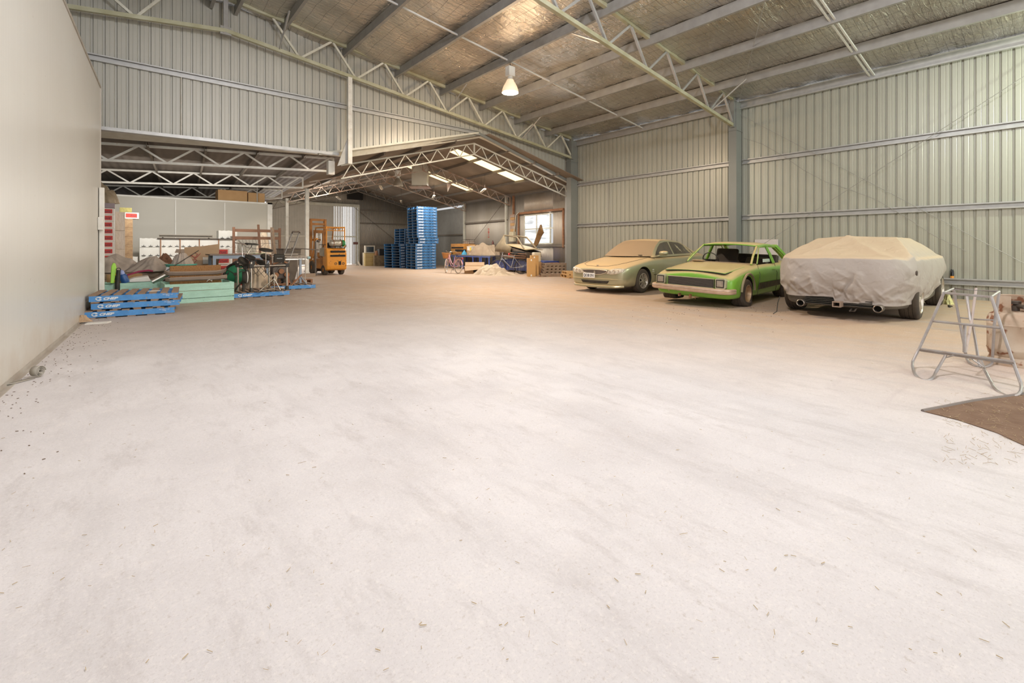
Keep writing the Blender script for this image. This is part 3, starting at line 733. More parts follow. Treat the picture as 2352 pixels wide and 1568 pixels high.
# -------- silver-gold sedan
car = thing('sedan', 'champagne-coloured sedan coated in dust, headlights whole, closest to the corner column', 'car', (9.44, 7.90, 0), math.radians(2))
ST = [
 (.07, .44, .52, .28, .54, .42, .50, .57, .60, .23), (.08, .62, .72, .25, .75, .44, .70, .61, .645, .20), (.17, .70, .835, .22, .86, .47, .80, .67, .715, .18),
 (.36, .76, .89, .20, .915, .52, .85, .735, .79, .16), (.9, .78, .895, .20, .92, .53, .85, .83, .87, .16), (1.35, .78, .90, .19, .925, .55, .85, .905, .945, .16),
 (1.7, .78, .90, .19, .925, .56, .855, .935, .955, .16), (2.6, .78, .90, .19, .925, .58, .85, .955, .965, .16), (3.6, .78, .90, .19, .92, .60, .84, .985, 1.0, .17),
 (4.1, .78, .89, .20, .91, .62, .81, 1.02, 1.05, .19), (4.55, .74, .86, .24, .88, .62, .77, 1.03, 1.07, .22), (4.82, .66, .78, .28, .80, .60, .70, .98, 1.02, .27), (4.9, .5, .6, .35, .62, .58, .54, .86, .9, .33)]
stn = [(x, [(0, zb_), (wb, zb_), (w1, z1), (w2, z2), (w2-.005, (z2+z3)/2+.06), (w3, z3), (w3*.55, (z3+zt_)/2+.015), (0, zt_)]) for x, wb, w1, z1, w2, z2, w3, z3, zt_, zb_ in ST]
cuts = [well(.98, .365, -1.1, -.62, .33), well(.98, .365, .62, 1.1, .33), well(3.77, .365, -1.1, -.62, .33), well(3.77, .365, .62, 1.1, .33)]
body = carve(half_loft(stn), cuts, 'body', [champagne, well_m], car)
# greenhouse
def arc(cx, cz, kx, ky, kz, n=12):
    """curve from -side corner through centre to + corner"""
    out = []
    for i in range(n+1):
        t = i/n*2-1; q = abs(t)**2.2
        out.append((cx+(kx-cx)*q, ky*t, cz+(kz-cz)*q))
    return out
def rows(mb, curves): return mb.loft([[Vector(p) for p in c] for c in curves], closed=False, cap=False)
m = MB(); rows(m, [arc(1.24, .955, 1.55, .78, .955), arc(1.49, 1.12, 1.76, .72, 1.115), arc(1.78, 1.29, 2.00, .66, 1.265), arc(2.06, 1.405, 2.24, .61, 1.375)])
obj('windscreen', m, glass_dust, car, smooth=60)
m = MB(); rows(m, [arc(2.06, 1.405, 2.24, .61, 1.375), arc(2.15, 1.43, 2.30, .612, 1.392), arc(2.45, 1.452, 2.50, .60, 1.405), arc(2.9, 1.455, 2.9, .60, 1.41), arc(3.35, 1.44, 3.35, .585, 1.385), arc(3.55, 1.40, 3.52, .575, 1.35)])
obj('roof', m, champagne, car, smooth=60)
m = MB(); rows(m, [arc(3.55, 1.40, 3.52, .575, 1.35), arc(3.92, 1.25, 3.88, .62, 1.21), arc(4.28, 1.085, 4.22, .68, 1.04)])
obj('rear_window', m, glass_dust, car, smooth=60)
RAIL = [(1.48, .785, .94), (1.55, .78, .955), (1.76, .72, 1.115), (2.00, .66, 1.265), (2.24, .61, 1.375), (2.50, .60, 1.405), (2.9, .60, 1.41), (3.35, .585, 1.385), (3.52, .575, 1.35), (3.88, .62, 1.21), (4.22, .68, 1.04), (4.4, .70, 1.01)]
for sd in (-1, 1):
    m = MB(); bel = [(x, .835-.03*max(0, x-3.4), .93+.02*(x-1.5)) for x, y, z in RAIL]
    m.loft([[(x, sd*y, z) for x, y, z in RAIL], [(x, sd*y, min(z, r[2]-.003)) for (x, y, z), r in zip(bel, RAIL)]], closed=False, cap=False)
    sp_ = obj('side_pillars', m, champagne, car, smooth=60)
    def sy(x, z):
        for a, b in zip(RAIL, RAIL[1:]):
            if a[0] <= x <= b[0]:
                f = (x-a[0])/(b[0]-a[0]); yr = a[1]+(b[1]-a[1])*f; zr = a[2]+(b[2]-a[2])*f
        yb_ = .835-.03*max(0, x-3.4); zb_ = .93+.02*(x-1.5); g = min(1, max(0, (z-zb_)/max(.02, zr-zb_)))
        return yb_+(yr-yb_)*g
    up = [(1.84, 1.08), (2.02, 1.205), (2.22, 1.315), (2.50, 1.360), (2.9, 1.365), (3.3, 1.345), (3.62, 1.265), (3.88, 1.15), (4.02, 1.05)]
    for nm, xa, xb in (('front_window', 1.72, 2.66), ('rear_side_window', 2.74, 4.02)):
        m = MB(); n = 16; top = []; bot = []
        for i in range(n+1):
            x = xa+(xb-xa)*i/n; z1 = .985+.02*(x-1.6)
            zt_ = z1+.02
            for a, b in zip([(1.70, .965)]+up, up):
                if a[0] <= x <= b[0]: zt_ = a[1]+(b[1]-a[1])*(x-a[0])/(b[0]-a[0])
            top.append((x, sd*(sy(x, zt_)+.006), zt_)); bot.append((x, sd*(sy(x, z1)+.006), z1))
        m.loft([top, bot], closed=False, cap=False); obj(nm, m, glass_dark, car, smooth=60)
    # door shut lines and handles
    m = MB()
    for xs in ((1.60, 1.58, 1.52), (2.70, 2.70, 2.72)):
        m.tube([(xs[0], sd*.838, .93), (xs[1], sd*.915, .70), (xs[2], sd*.923, .45), (xs[2], sd*.905, .25)], .004, 4)
    m.tube([(x, sd*(.918+.008), .47) for x in (1.45, 2.0, 2.8, 3.35)], .008, 5)
    obj('shut_lines', m, black_trim, car)
    m = MB(); m.obox((2.45, sd*.89, .80), (.09, 0, 0), (0, .014, 0), (0, 0, .018)); obj('door_handle', m, champagne, car, bevel=.008)
    if sd > 0: continue
    m = MB(); c0 = Vector((1.86, sd*.98, 1.04))
    m.loft([[c0+Vector((dx, sd*(dy*1.0), dz))*1 for dx, dz in [(r_*math.cos(a), r_*.72*math.sin(a)) for a in [k*PI/6 for k in range(12)]]] for dy, r_ in ((-.13, .04), (-.10, .075), (0, .095), (.08, .085), (.115, .045))])
    m.bar((1.84, sd*.80, .97), (1.86, sd*.93, 1.0), .05, .03)
    obj('wing_mirror', m, champagne, car, smooth=50)
# front details
bvh = projector(body)
gmesh = mat('grille_mesh', (.15, .125, .11), .5, .5, (.22, .18, .15), 30, .6)
g, gr = decal('grille', bvh, [(-.36, .535), (-.2, .495), (0, .482), (.2, .495), (.36, .535)], [(-.42, .600), (-.2, .612), (0, .615), (.2, .612), (.42, .600)], gmesh, car, .008)
rim_pts = gr[0]+[r_[-1] for r_ in gr[1:]]+gr[-1][::-1]+[r_[0] for r_ in gr[::-1][1:]]
m = MB(); m.tube([(a-.006, b, d) for a, b, d in rim_pts[::2]], .011, 6, True)
m.prism([(gr[3][8][0]-.014, -.035, .495), (gr[3][8][0]-.014, .035, .495), (gr[3][8][0]-.008, .012, .585), (gr[3][8][0]-.008, -.012, .585)], (.03, 0, 0))
obj('grille_surround', m, mat('dusty_chrome', (.58, .50, .40), .35, .6), g, smooth=40)
for sd in (-1, 1):
    h, hr = decal('headlight', bvh, [(sd*.37, .525), (sd*.50, .495), (sd*.68, .515), (sd*.83, .58)], [(sd*.44, .60), (sd*.55, .645), (sd*.70, .665), (sd*.85, .65)], lens_m, car, .006)
    m = MB()
    for i_, rr in ((4, .034), (8, .042), (12, .030)):
        q = hr[3][i_]; m.lathe([(rr, -.004), (rr*.9, .004), (rr*.4, .010), (.001, .010)], (q[0]-.012, q[1], q[2]), 'x', 18)
    obj('reflector', m, chrome, h, smooth=40)
decal('bumper_intake', bvh, [(-.40, .26), (0, .25), (.40, .26)], [(-.46, .335), (0, .33), (.46, .335)], black_trim, car, .004)
m = MB(); m.box(-.035, -.015, -.02, .36, .385, .515); pl = obj('number_plate', m, plate_w, car, bevel=.006); pl.location = (.012, -.04, .01)
text('plate_characters', 'QOB·591', .105, ink, pl, (-.037, .17, .448), (PI/2, 0, -PI/2), xs=.82)
m = MB(); m.tube([((bvh.ray_cast(Vector((-1, y_, .375)), Vector((1, 0, 0)))[0] or Vector((.25, 0, 0))).x-.002, y_, .375) for y_ in [k/10*.86 for k in range(-10, 11)]], .012, 5); obj('bumper_crease', m, champagne, car, smooth=40)
m = MB(); m.tube([(.22, -.80, .20), (.06, -.66, .19), (-.0, -.45, .188), (-.02, 0, .185), (-.0, .45, .188), (.06, .66, .19), (.22, .80, .20)], .034, 8); obj('lip_spoiler', m, champagne, car, smooth=40)
def drop(bv, pts_, dz=.001):
    out = []
    for a, b in pts_:
        h_ = bv.ray_cast(Vector((a, b, 3)), Vector((0, 0, -1))); out.append((a, b, (h_[0].z if h_[0] else .6)+dz))
    return out
def dens(pts_, n=5):
    out = []
    for a, b in zip(pts_, pts_[1:]): out += [(a[0]+(b[0]-a[0])*k/n, a[1]+(b[1]-a[1])*k/n) for k in range(n)]
    return out+[pts_[-1]]
m = MB(); m.tube(drop(bvh, dens([(1.42, -.73), (1.0, -.70), (.6, -.64), (.32, -.54), (.19, -.36), (.15, 0), (.19, .36), (.32, .54), (.6, .64), (1.0, .70), (1.42, .73)])), .006, 4); obj('bonnet_gap', m, black_trim, car)
m = MB()
for y0 in (.05, -.62): m.bar((1.36, y0, .985), (1.50, y0+.52, .99), .012, .02); 
obj('wipers', m, black_trim, car)
q_ = drop(bvh, [(.20, 0)])[0]; m = MB(); m.lathe([(.001, .0), (.035, .002), (.035, .012), (.001, .014)], q_, 'z', 14); obj('bonnet_badge', m, chrome, car, smooth=40)
m = MB(); m.obox((1.42, -.918, .60), (.035, 0, 0), (0, .006, 0), (0, 0, .016)); m.obox((1.42, -.918, .55), (.05, 0, 0), (0, .004, 0), (0, 0, .008)); obj('side_badge', m, plate_w, car, bevel=.004)
for x in (.98, 3.77):
    for sd in (-1, 1): wheel(car, x, sd*.79, .318, .215, .205, 8, sd)

# -------- green coupe-like sedan without glass, flat front tyre
car = thing('green_sedan', 'lime green old sedan without windscreen, dusty bonnet and flat front tyre', 'car', (8.84, 4.86, .035), math.radians(4.3)); car.rotation_euler = (math.radians(2.0), 0, math.radians(4.3))
ST = [
 (.055, .55, .60, .27, .62, .37, .60, .50, .585, .22), (.07, .66, .74, .22, .765, .38, .745, .55, .66, .17), (.14, .70, .79, .19, .81, .40, .775, .60, .70, .15), (.30, .73, .815, .18, .832, .44, .78, .66, .725, .15),
 (.75, .74, .82, .17, .84, .48, .775, .735, .775, .15), (1.2, .74, .825, .17, .85, .50, .775, .785, .815, .15), (1.45, .74, .825, .17, .85, .52, .775, .81, .825, .15),
 (1.7, .74, .825, .17, .85, .53, .775, .825, .825, .15), (2.6, .74, .825, .17, .85, .54, .77, .835, .835, .15), (3.2, .74, .82, .17, .85, .55, .765, .845, .85, .15), (3.7, .73, .81, .18, .84, .55, .74, .855, .89, .17),
 (4.2, .70, .78, .20, .81, .54, .70, .84, .87, .19), (4.42, .66, .74, .24, .77, .52, .66, .80, .82, .22), (4.47, .58, .66, .3, .68, .50, .58, .72, .74, .28)]
stn = [(x, [(0, zb_), (wb, zb_), (w1, z1), (w2, z2), (w2-.004, (z2+z3)/2+.03), (w3, z3), (w3*.5, (z3+zt_)/2+.008), (0, zt_)]) for x, wb, w1, z1, w2, z2, w3, z3, zt_, zb_ in ST]
cab = MB(); cab.box(1.72, 3.30, -.71, .71, .24, 1.2)
body = carve(half_loft(stn), [well(.80, .325, -1.1, -.56, .285), well(.80, .325, .56, 1.1, .285), well(3.35, .325, -1.1, -.56, .285), well(3.35, .325, .56, 1.1, .285), cab], 'body', [greenp, well_m], car)
# front panel: dark slatted grille between rectangular lamps
m = MB(); m.box(-.012, .10, -.47, .48, .385, .545); g = obj('grille', m, black_trim, car)
m = MB()
for k in range(7): m.box(-.024, -.010, -.46, .47, .393+k*.0225, .400+k*.0225)
obj('grille_slats', m, mat('grille_slat_grey', (.20, .17, .15), .5, .4), g)
trimg = mat('dusty_pale_trim', (.52, .50, .36), .45, .3, (.40, .36, .22), 9, .7)
m = MB(); m.tube([(-.026, -.48, .375), (-.026, .49, .375), (-.026, .49, .556), (-.026, -.48, .556)], .008, 4, True); obj('grille_surround', m, trimg, g)
for sd in (-1, 1):
    m = MB(); y0, y1 = (.505, .705) if sd < 0 else (.54, .745); P = [(y0, .40), (y0, .555), (y0+.02, .575), (y1-.03, .575), (y1, .545), (y1, .40), (y1-.03, .37), (y0+.02, .37)]
    m.prism([(-.030+(.02 if y > .7 else 0), sd*y, z) for y, z in P], (.12, 0, 0)); h = obj('headlight_bezel', m, trimg, car, bevel=.006)
    P = [(y0+.02, .40), (y0+.02, .55), (y1-.025, .55), (y1-.025, .40)]
    m = MB(); m.prism([(-.036, sd*y, z) for y, z in P], (.03, 0, 0)); obj('headlight_recess', m, black_trim, h)
    P = [(y0+.035, .415), (y0+.035, .535), (y1-.04, .535), (y1-.04, .415)]
    m = MB(); m.prism([(-.042, sd*y, z) for y, z in P], (.03, 0, 0)); obj('headlight_lens', m, mat('old_lamp_lens', (.42, .36, .28), .15, .2, (.25, .2, .15), 12, .7, coat=.5), h, bevel=.01)
bump_m = mat('dusty_chrome_bumper', (.62, .48, .38), .38, .5, (.42, .28, .19), 9, .7, dust=.8, dustcol=(.55, .36, .22))
m = MB(); prof = [(0, -.055), (-.03, -.045), (-.038, -.012), (-.028, 0), (-.038, .012), (-.03, .045), (0, .055), (.03, .05), (.03, -.05)]
path = [(.20, -.800), (.12, -.80), (.03, -.78), (-.04, -.73), (-.09, -.58), (-.11, 0), (-.09, .6), (-.05, .76), (.03, .825), (.14, .848), (.26, .850)]
secs = []
for i, (px, py) in enumerate(path):
    a = path[max(0, i-1)]; b = path[min(len(path)-1, i+1)]; d = Vector((b[0]-a[0], b[1]-a[1], 0)).normalized(); nrm = Vector((d.y, -d.x, 0))
    secs.append([Vector((px, py, .325))-nrm*q[0]*-1+Vector((0, 0, q[1])) for q in prof])
m.loft(secs); obj('front_bumper', m, bump_m, car, smooth=40)
m = MB(); m.tube([(-.02, -.12, .19), (-.05, -.12, .15), (-.02, -.12, .13)], .008, 5); m.box(-.05, .02, -.03, .0, .13, .21); m.box(-.05, .02, .2, .23, .15, .21); obj('tow_hooks', m, rust, car)
# bonnet: loose lid with dark shut gap
m = MB(); 
def bon(i, j):
    x = .13+1.22*j; y = (-.68+1.36*i)*(.93+.07*j); k = abs(2*i-1)
    z = (.70+.075*min(1, j*1.3)+.035*j) - .03*k**2.5
    return (x+.03*k*k*(1-j), y*(1-.02*(1-j)), z-.004)
m.grid(bon, 16, 16); obj('bonnet', m, greenp, car, smooth=50, solid=.008)
m = MB(); e = [bon(i/12, 0) for i in range(13)]; m.tube([(a-.006, b, c-.012) for a, b, c in e], .010, 6)
e = [bon(0, j/10) for j in range(11)]; m.tube([(a, b-.008, c-.012) for a, b, c in e], .008, 6); e = [bon(1, j/10) for j in range(11)]; m.tube([(a, b+.008, c-.012) for a, b, c in e], .008, 6)
obj('bonnet_gap', m, well_m, car)
# roof, pillars (thin bent tubes), no glass
def rrow(x, z, w, zs): return [(x+.05*(abs(t)**2), w*t, z+(zs-z)*abs(t)**3) for t in [k/6-1 for k in range(13)]]
m = MB(); rows(m, [rrow(1.96, 1.235, .60, 1.20), rrow(2.02, 1.265, .61, 1.225), rrow(2.4, 1.29, .615, 1.25), rrow(2.8, 1.29, .615, 1.25), rrow(3.22, 1.265, .60, 1.225), rrow(3.34, 1.23, .585, 1.195)])
obj('roof', m, greenp, car, smooth=60, solid=.02)
for sd in (-1, 1):
    for nm, pts, w in (('windscreen_pillar', [(1.36, .70, .82), (1.62, .65, 1.0), (1.99, .60, 1.21)], .045), ('door_pillar', [(2.62, .775, .83), (2.60, .70, 1.02), (2.56, .60, 1.235)], .09), ('rear_pillar', [(3.96, .69, .87), (3.62, .635, 1.06), (3.27, .58, 1.225)], .13)):
        m = MB()
        for a, b in zip(pts, pts[1:]): m.bar((a[0], sd*a[1], a[2]), (b[0], sd*b[1], b[2]), w*(1 if sd < 0 else .6), w*.6)
        obj(nm, m, greenp, car, bevel=.008)
    m = MB(); m.tube([(1.99, sd*.61, 1.21), (2.4, sd*.625, 1.232), (2.8, sd*.625, 1.232), (3.3, sd*.60, 1.205)], .022, 6)
    m.tube([(1.52, sd*.765, .835), (1.66, sd*.735, .98), (2.02, sd*.63, 1.19), (2.54, sd*.625, 1.20), (2.57, sd*.70, 1.02), (2.58, sd*.775, .84)], .014, 5)
    m.tube([(2.68, sd*.775, .84), (2.64, sd*.70, 1.04), (2.62, sd*.625, 1.20), (3.14, sd*.62, 1.195), (3.52, sd*.68, 1.02), (3.64, sd*.76, .86)], .014, 5)
    obj('door_frames', m, greenp, car, smooth=40)
    m = MB(); m.tube([(1.50, sd*.78, .82), (1.47, sd*.856, .62), (1.42, sd*.856, .40), (1.40, sd*.835, .19)], .0045, 4); obj('front_shut_line', m, black_trim, car); m = MB(); m.tube([(2.63, sd*.782, .84), (2.63, sd*.857, .62), (2.63, sd*.857, .40), (2.62, sd*.835, .19)], .0045, 4)
    obj('shut_lines', m, black_trim, car)
    m = MB(); m.add([(1.42, sd*.862, .44), (3.0, sd*.862, .45), (3.0, sd*.853, .33), (1.40, sd*.853, .30)], [(0, 1, 2, 3)]); obj('side_stripe', m, mat('black_peeling_stripe', (.03, .025, .02), .6, 0, (.14, .12, .05), 7, .7), car, solid=.004)
    m = MB()
    arcp = [(.80+.375*math.cos(a), .285+.375*math.sin(a)) for a in [PI*(.02+.96*k/16) for k in range(17)]]
    m.tube([(x, sd*.852, z) for x, z in arcp], .024, 7); obj('wheel_arch_flare', m, mat('faded_arch_flare', (.20, .19, .12), .6, 0, (.33, .26, .15), 6, .6, dust=.8), car, smooth=40)
    m = MB(); m.obox((2.40, sd*.852, .70), (.07, 0, 0), (0, .012, 0), (0, 0, .012)); obj('door_handle', m, greenp, car, bevel=.004)
seat_m = mat('dark_brown_vinyl', (.022, .014, .010), .65, 0, (.05, .03, .02), 7, .6, dust=.12)
def seat(nm, x, y, w, back, tilt=0, h=.45):
    s = MB(); s.box(x, x+.5, y-w/2, y+w/2, .32, .48); s.obox((x+.52+back/2, y, .62), (back/2+.02, 0, h*.5), (0, w/2, 0), (.055, 0, -.02)); obj(nm, s, seat_m, car, bevel=.04, smooth=50)
seat('front_seat', 1.95, .30, .52, .26, h=1.0); seat('front_seat', 1.98, -.36, .50, .34, h=.62); seat('rear_bench', 2.66, 0, 1.36, .12, h=.76)
m = MB(); m.box(1.42, 1.78, -.68, .68, .60, .83); m.box(1.36, 1.50, .34, .60, .83, .87); obj('dashboard', m, mat('dusty_dash', (.36, .26, .15), .8, 0, (.25, .17, .1), 6, .6), car, bevel=.02)
m = MB(); m.torus((0, 0, 0), .185, .012, 'x', 28, 6); m.bar((0, -.18, 0), (0, .18, 0), .012, .025); m.bar((0, 0, 0), (.0, 0, -.17), .012, .02)
o = obj('steering_wheel', m, black_trim, car, smooth=40, loc=(1.86, .36, .86), rot=(0, math.radians(-24), 0))
m = MB(); m.add([(2.0, -.735, .86), (2.55, -.72, .86), (2.55, -.705, .93), (2.05, -.715, .93)], [(0, 1, 2, 3)]); obj('broken_side_glass', m, mat('pale_glass_shard', (.55, .62, .58), .3), car, solid=.004)
bronze = mat('bronze_dish_rim', (.50, .34, .20), .3, .8, (.62, .52, .42), 6, .6)
for x in (.80, 3.35):
    for sd in (-1, 1): wheel(car, x, sd*.735, .292, .235, .185, 0, sd, bronze, flat=.09 if (x < 1) else 0, depth=.05, zc=(.262 if x < 1 else .292)-.035-sd*.735*.035)

# -------- sedan under a car cover, seen from behind
car = thing('covered_car', 'parked car under a pale grey fabric cover, tail and exhausts showing below', 'car', (9.05, 2.42, 0), math.radians(1.5)); car.scale = (1, 1.07, 1)
ST = [(.10, .45, .52, .27, .56, .38, .50, .70, .8, .21), (.22, .60, .70, .22, .72, .45, .66, .84, .88, .19), (.6, .74, .84, .20, .84, .50, .74, .88, .92, .18), (1.1, .76, .86, .19, .86, .50, .76, .88, .92, .17),
 (2.6, .76, .86, .19, .86, .50, .76, .87, .90, .17), (3.9, .76, .86, .2, .85, .48, .76, .78, .82, .18), (4.6, .68, .78, .24, .78, .44, .68, .66, .70, .2), (4.75, .5, .58, .3, .60, .42, .52, .55, .58, .28)]
stn = [(x, [(0, zb_), (wb, zb_), (w1, z1), (w2, z2), (w2, (z2+z3)/2), (w3*.97, z3-.04), (w3*.5, zt_-.06), (0, zt_-.05)]) for x, wb, w1, z1, w2, z2, w3, z3, zt_, zb_ in ST]
carve(half_loft(stn), [well(1.05, .36, -1.1, -.6, .33), well(1.05, .36, .6, 1.1, .33), well(3.85, .36, -1.1, -.6, .33), well(3.85, .36, .6, 1.1, .33)], 'body', [mat('dark_dusty_body', (.10, .095, .085), .4, .2, (.18, .15, .11), 5, .6), well_m], car)
for x in (1.05, 3.85):
    for sd in (-1, 1): wheel(car, x, sd*.795, .33, .245, .235, 5, sd)
m = MB()
for k in range(5): m.box(.02+k*.006, .3, -.48, .40, .235+k*.028, .250+k*.028)
obj('diffuser', m, black_trim, car)
for y in (-.56, .44):
    m = MB(); m.lathe([(.060, .10), (.060, -.085), (.052, -.092), (.046, -.085), (.046, .05)], (.03, y, .235), 'x', 24)
    e = obj('exhaust_tip', m, mat('sooty_chrome', (.30, .26, .22), .35, .8), car, smooth=40)
    mb2 = MB(); mb2.lathe([(.001, .04), (.046, .04), (.046, .05), (.001, .05)], (.03, y, .235), 'x', 20); obj('tailpipe_mouth', mb2, well_m, e)
m = MB()
for a in ((-.11, -.03, .03, .045), (-.11, -.03, -.045, -.03)): m.box(-.14, .2, a[0], a[1], .265+a[2], .265+a[3])
for a in ((-.125, -.11), (-.03, -.015)): m.box(-.14, .2, a[0], a[1], .22, .31)
obj('tow_hitch', m, mat('dusty_hitch', (.34, .25, .19), .7, .3), car)
m = MB(); m.tube([(.10, -.28, .21), (-.04, -.28, .17), (-.04, -.22, .165), (.10, -.22, .20)], .012, 5); obj('underbody_bracket', m, darkmetal, car)
# the cover itself: its own thing, lying over the car
cov = mat('car_cover_fabric', (.37, .335, .31), .65, .0, (.32, .29, .265), 3, .5, bump=.25, bscale=6, dust=.8, dustcol=(.62, .48, .33))
nt = cov.node_tree; N = nt.nodes; L = nt.links
for sc_, st_, d_ in ((2.6, .35, .04), (7, .22, .02)):
    vo = N.new('ShaderNodeTexVoronoi'); vo.feature = 'SMOOTH_F1'; vo.inputs['Scale'].default_value = sc_; vo.inputs['Smoothness'].default_value = .15
    tc = N.new('ShaderNodeTexCoord'); nz_ = noise(2.5, 3); wv = N.new('ShaderNodeVectorMath'); wv.operation = 'ADD'; L.new(tc.outputs['Object'], wv.inputs[0]); L.new(nz_, wv.inputs[1]); L.new(wv.outputs[0], vo.inputs['Vector'])
    b_ = N.new('ShaderNodeBump'); b_.inputs['Strength'].default_value = st_; b_.inputs['Distance'].default_value = d_; L.new(vo.outputs['Distance'], b_.inputs['Height'])
    pb = N['Principled BSDF']; old = pb.inputs['Normal'].links[0].from_socket; L.new(old, b_.inputs['Normal']); L.new(b_.outputs[0], pb.inputs['Normal'])
CX0, CX1, CW = -.02, 4.92, .995
rnd = random.Random(11); CR = []
for k in range(150):
    face = rnd.random(); hi_ = rnd.random()
    a0 = rnd.uniform(-.95, .95) if face < .5 else rnd.uniform(-4.6, -.2)
    z0 = rnd.uniform(.25, .62) if hi_ < .72 else rnd.uniform(.5, 1.0); ang = rnd.choice((1, -1))*rnd.uniform(.5, 1.4); ln = rnd.uniform(.12, .42)
    CR.append((face < .5, a0, z0, math.cos(ang), math.sin(ang), ln, rnd.uniform(.012, .035), rnd.choice((1, 1, -1))*rnd.uniform(.012, .045)*(1 if hi_ < .72 else .4)))
CR += [(True, -.30, .78, .45, -.89, .55, .05, -.06), (True, -.38, .80, .45, -.89, .62, .03, .05), (True, .35, .80, -.25, -.97, .5, .05, .035), (True, -.12, .50, -.1, -1, .25, .06, -.07), (True, .62, .62, .5, -.86, .35, .04, -.045)]
CR = [(r_, a-c_*l/2 if k < 150 else a, z-s_*l/2 if k < 150 else z, c_, s_, l, w, h) for k, (r_, a, z, c_, s_, l, w, h) in enumerate(CR)]
def creases(is_rear, a, z):
    t = 0
    for r_, a0, z0, c_, s_, l, w, h in CR:
        if r_ != is_rear: continue
        da, dz = a-a0, z-z0; u_ = da*c_+dz*s_
        if 0 < u_ < l:
            v_ = abs(da*s_-dz*c_)
            if v_ < .15: t += h*math.exp(-v_/w)*math.sin(PI*u_/l)**.6
    return t
def outline(th):
    # rounded rectangle in plan, th 0..1 from the middle of the tail round the near side
    a = 2*PI*th; cx, cy = -math.cos(a), -math.sin(a); n = 4.6
    r = (abs(cx)**n+abs(cy)**n)**(-1/n)
    return ((CX0+CX1)/2+cx*r*(CX1-CX0)/2, cy*r*CW)
def sm(a, b, x): 
    t = min(1, max(0, (x-a)/(b-a))); return t*t*(3-2*t)
def lin(a, b, x): return min(1, max(0, (x-a)/(b-a)))
def tri(x): return abs((x/(2*PI)) % 1*2-1)*2-1
def covh(x, y):
    ay = abs(y)
    base = 1.055-.02*(ay/.8)**2-.10*sm(3.3, 4.9, x)
    cab = min(lin(.45, 1.45, x), lin(4.0, 2.9, x)); side = lin(.93, .60, ay)
    h = base+.335*min(cab, side**.8*1.0 if cab > .2 else 1)*1.0
    px, py = 1.42, .10
    h += .045*math.exp(-(((x-px)/.10)**2+((y-py)/.16)**2)**.5*1.2)
    for ty in (.78, -.80):
        dx, dy = CX0+.15-px, ty-py; l = math.hypot(dx, dy); u_ = ((x-px)*dx+(y-py)*dy)/l; v_ = abs((x-px)*dy-(y-py)*dx)/l
        if 0 < u_ < l: h += .022*math.exp(-v_/.09)
    return h+.004*math.sin(x*15+y*9+2*math.sin(y*6))+.005*tri(y*9-x*14+2*math.sin(x*3+y*4))*lin(.0, .3, x)
TH, KS, KT = 420, 44, 36; rings = []
for k in range(KS+1):
    f = k/KS; ring = []
    for i in range(TH):
        th = i/TH; x, y = outline(th); nx, ny = (x-2.45)/2.47, y/CW; rear = max(0, -nx)**8
        side = abs(ny)**6
        hem = .275+.012*math.sin(th*40)+(.28*sm(1.9, 4.4, x) if y < 0 else .08)
        zs = covh(x*.995, y*.995)-.03; z = hem+(zs-hem)*f
        b = math.sin(PI*min(1, f*1.0))**.7
        out = .055*b-.09*(1-f)**3
        arc_ = y if x < .6 else (x*.9*(-1 if y < 0 else 1)+y)
        if x < .75 and abs(y) < .97: out += creases(True, y, z)*min(1, f*8+.2)*min(1, (1-f)*8)
        elif y < 0: out += creases(False, -x, z)*min(1, f*8+.2)*min(1, (1-f)*8)
        out += .010*tri(y*9+x*7-z*8+1.5*math.sin(y*5+z*4))*b
        out = max(out, -.05)
        l = math.hypot(nx**7, ny**7) or 1; ox, oy = (nx**7)/l, (ny**7)/l
        ring.append((x+ox*out, y+oy*out, z))
    rings.append(ring)
for k in range(1, KT+1):
    g_ = 1-k/KT; ring = []
    for i in range(TH):
        th = i/TH; ox, oy = outline(th); cx_ = 2.2
        x = cx_+(ox-cx_)*g_; y = oy*g_
        edge = .03*math.exp(-(1-g_)/.03)
        ring.append((x, y, covh(x, y)-edge))
    rings.append(ring)
m = MB(); m.loft(rings, True, False)
cvr = obj('car_cover', m, cov, smooth=80, sub=1, solid=.004, loc=(9.05, 2.42, 0), rot=(0, 0, math.radians(1.5)))
tag(cvr, 'pale dusty grey fabric cover draped over the car by the trestle', 'car cover')
m = MB(); m.tube([(-.03, .80, .32), (-.05, .83, .20), (-.06, .84, .05), (-.12, .88, .008)], .008, 5)
obj('cover_strap', m, black_trim, cvr)
m = MB(); m.torus((.30, -1.02, .80), .035, .008, 'y', 14, 5); m.lathe([(.001, 0), (.03, 0), (.03, .01), (.001, .01)], (.30, -1.015, .80), 'y', 12); obj('cover_eyelet', m, darkmetal, cvr)
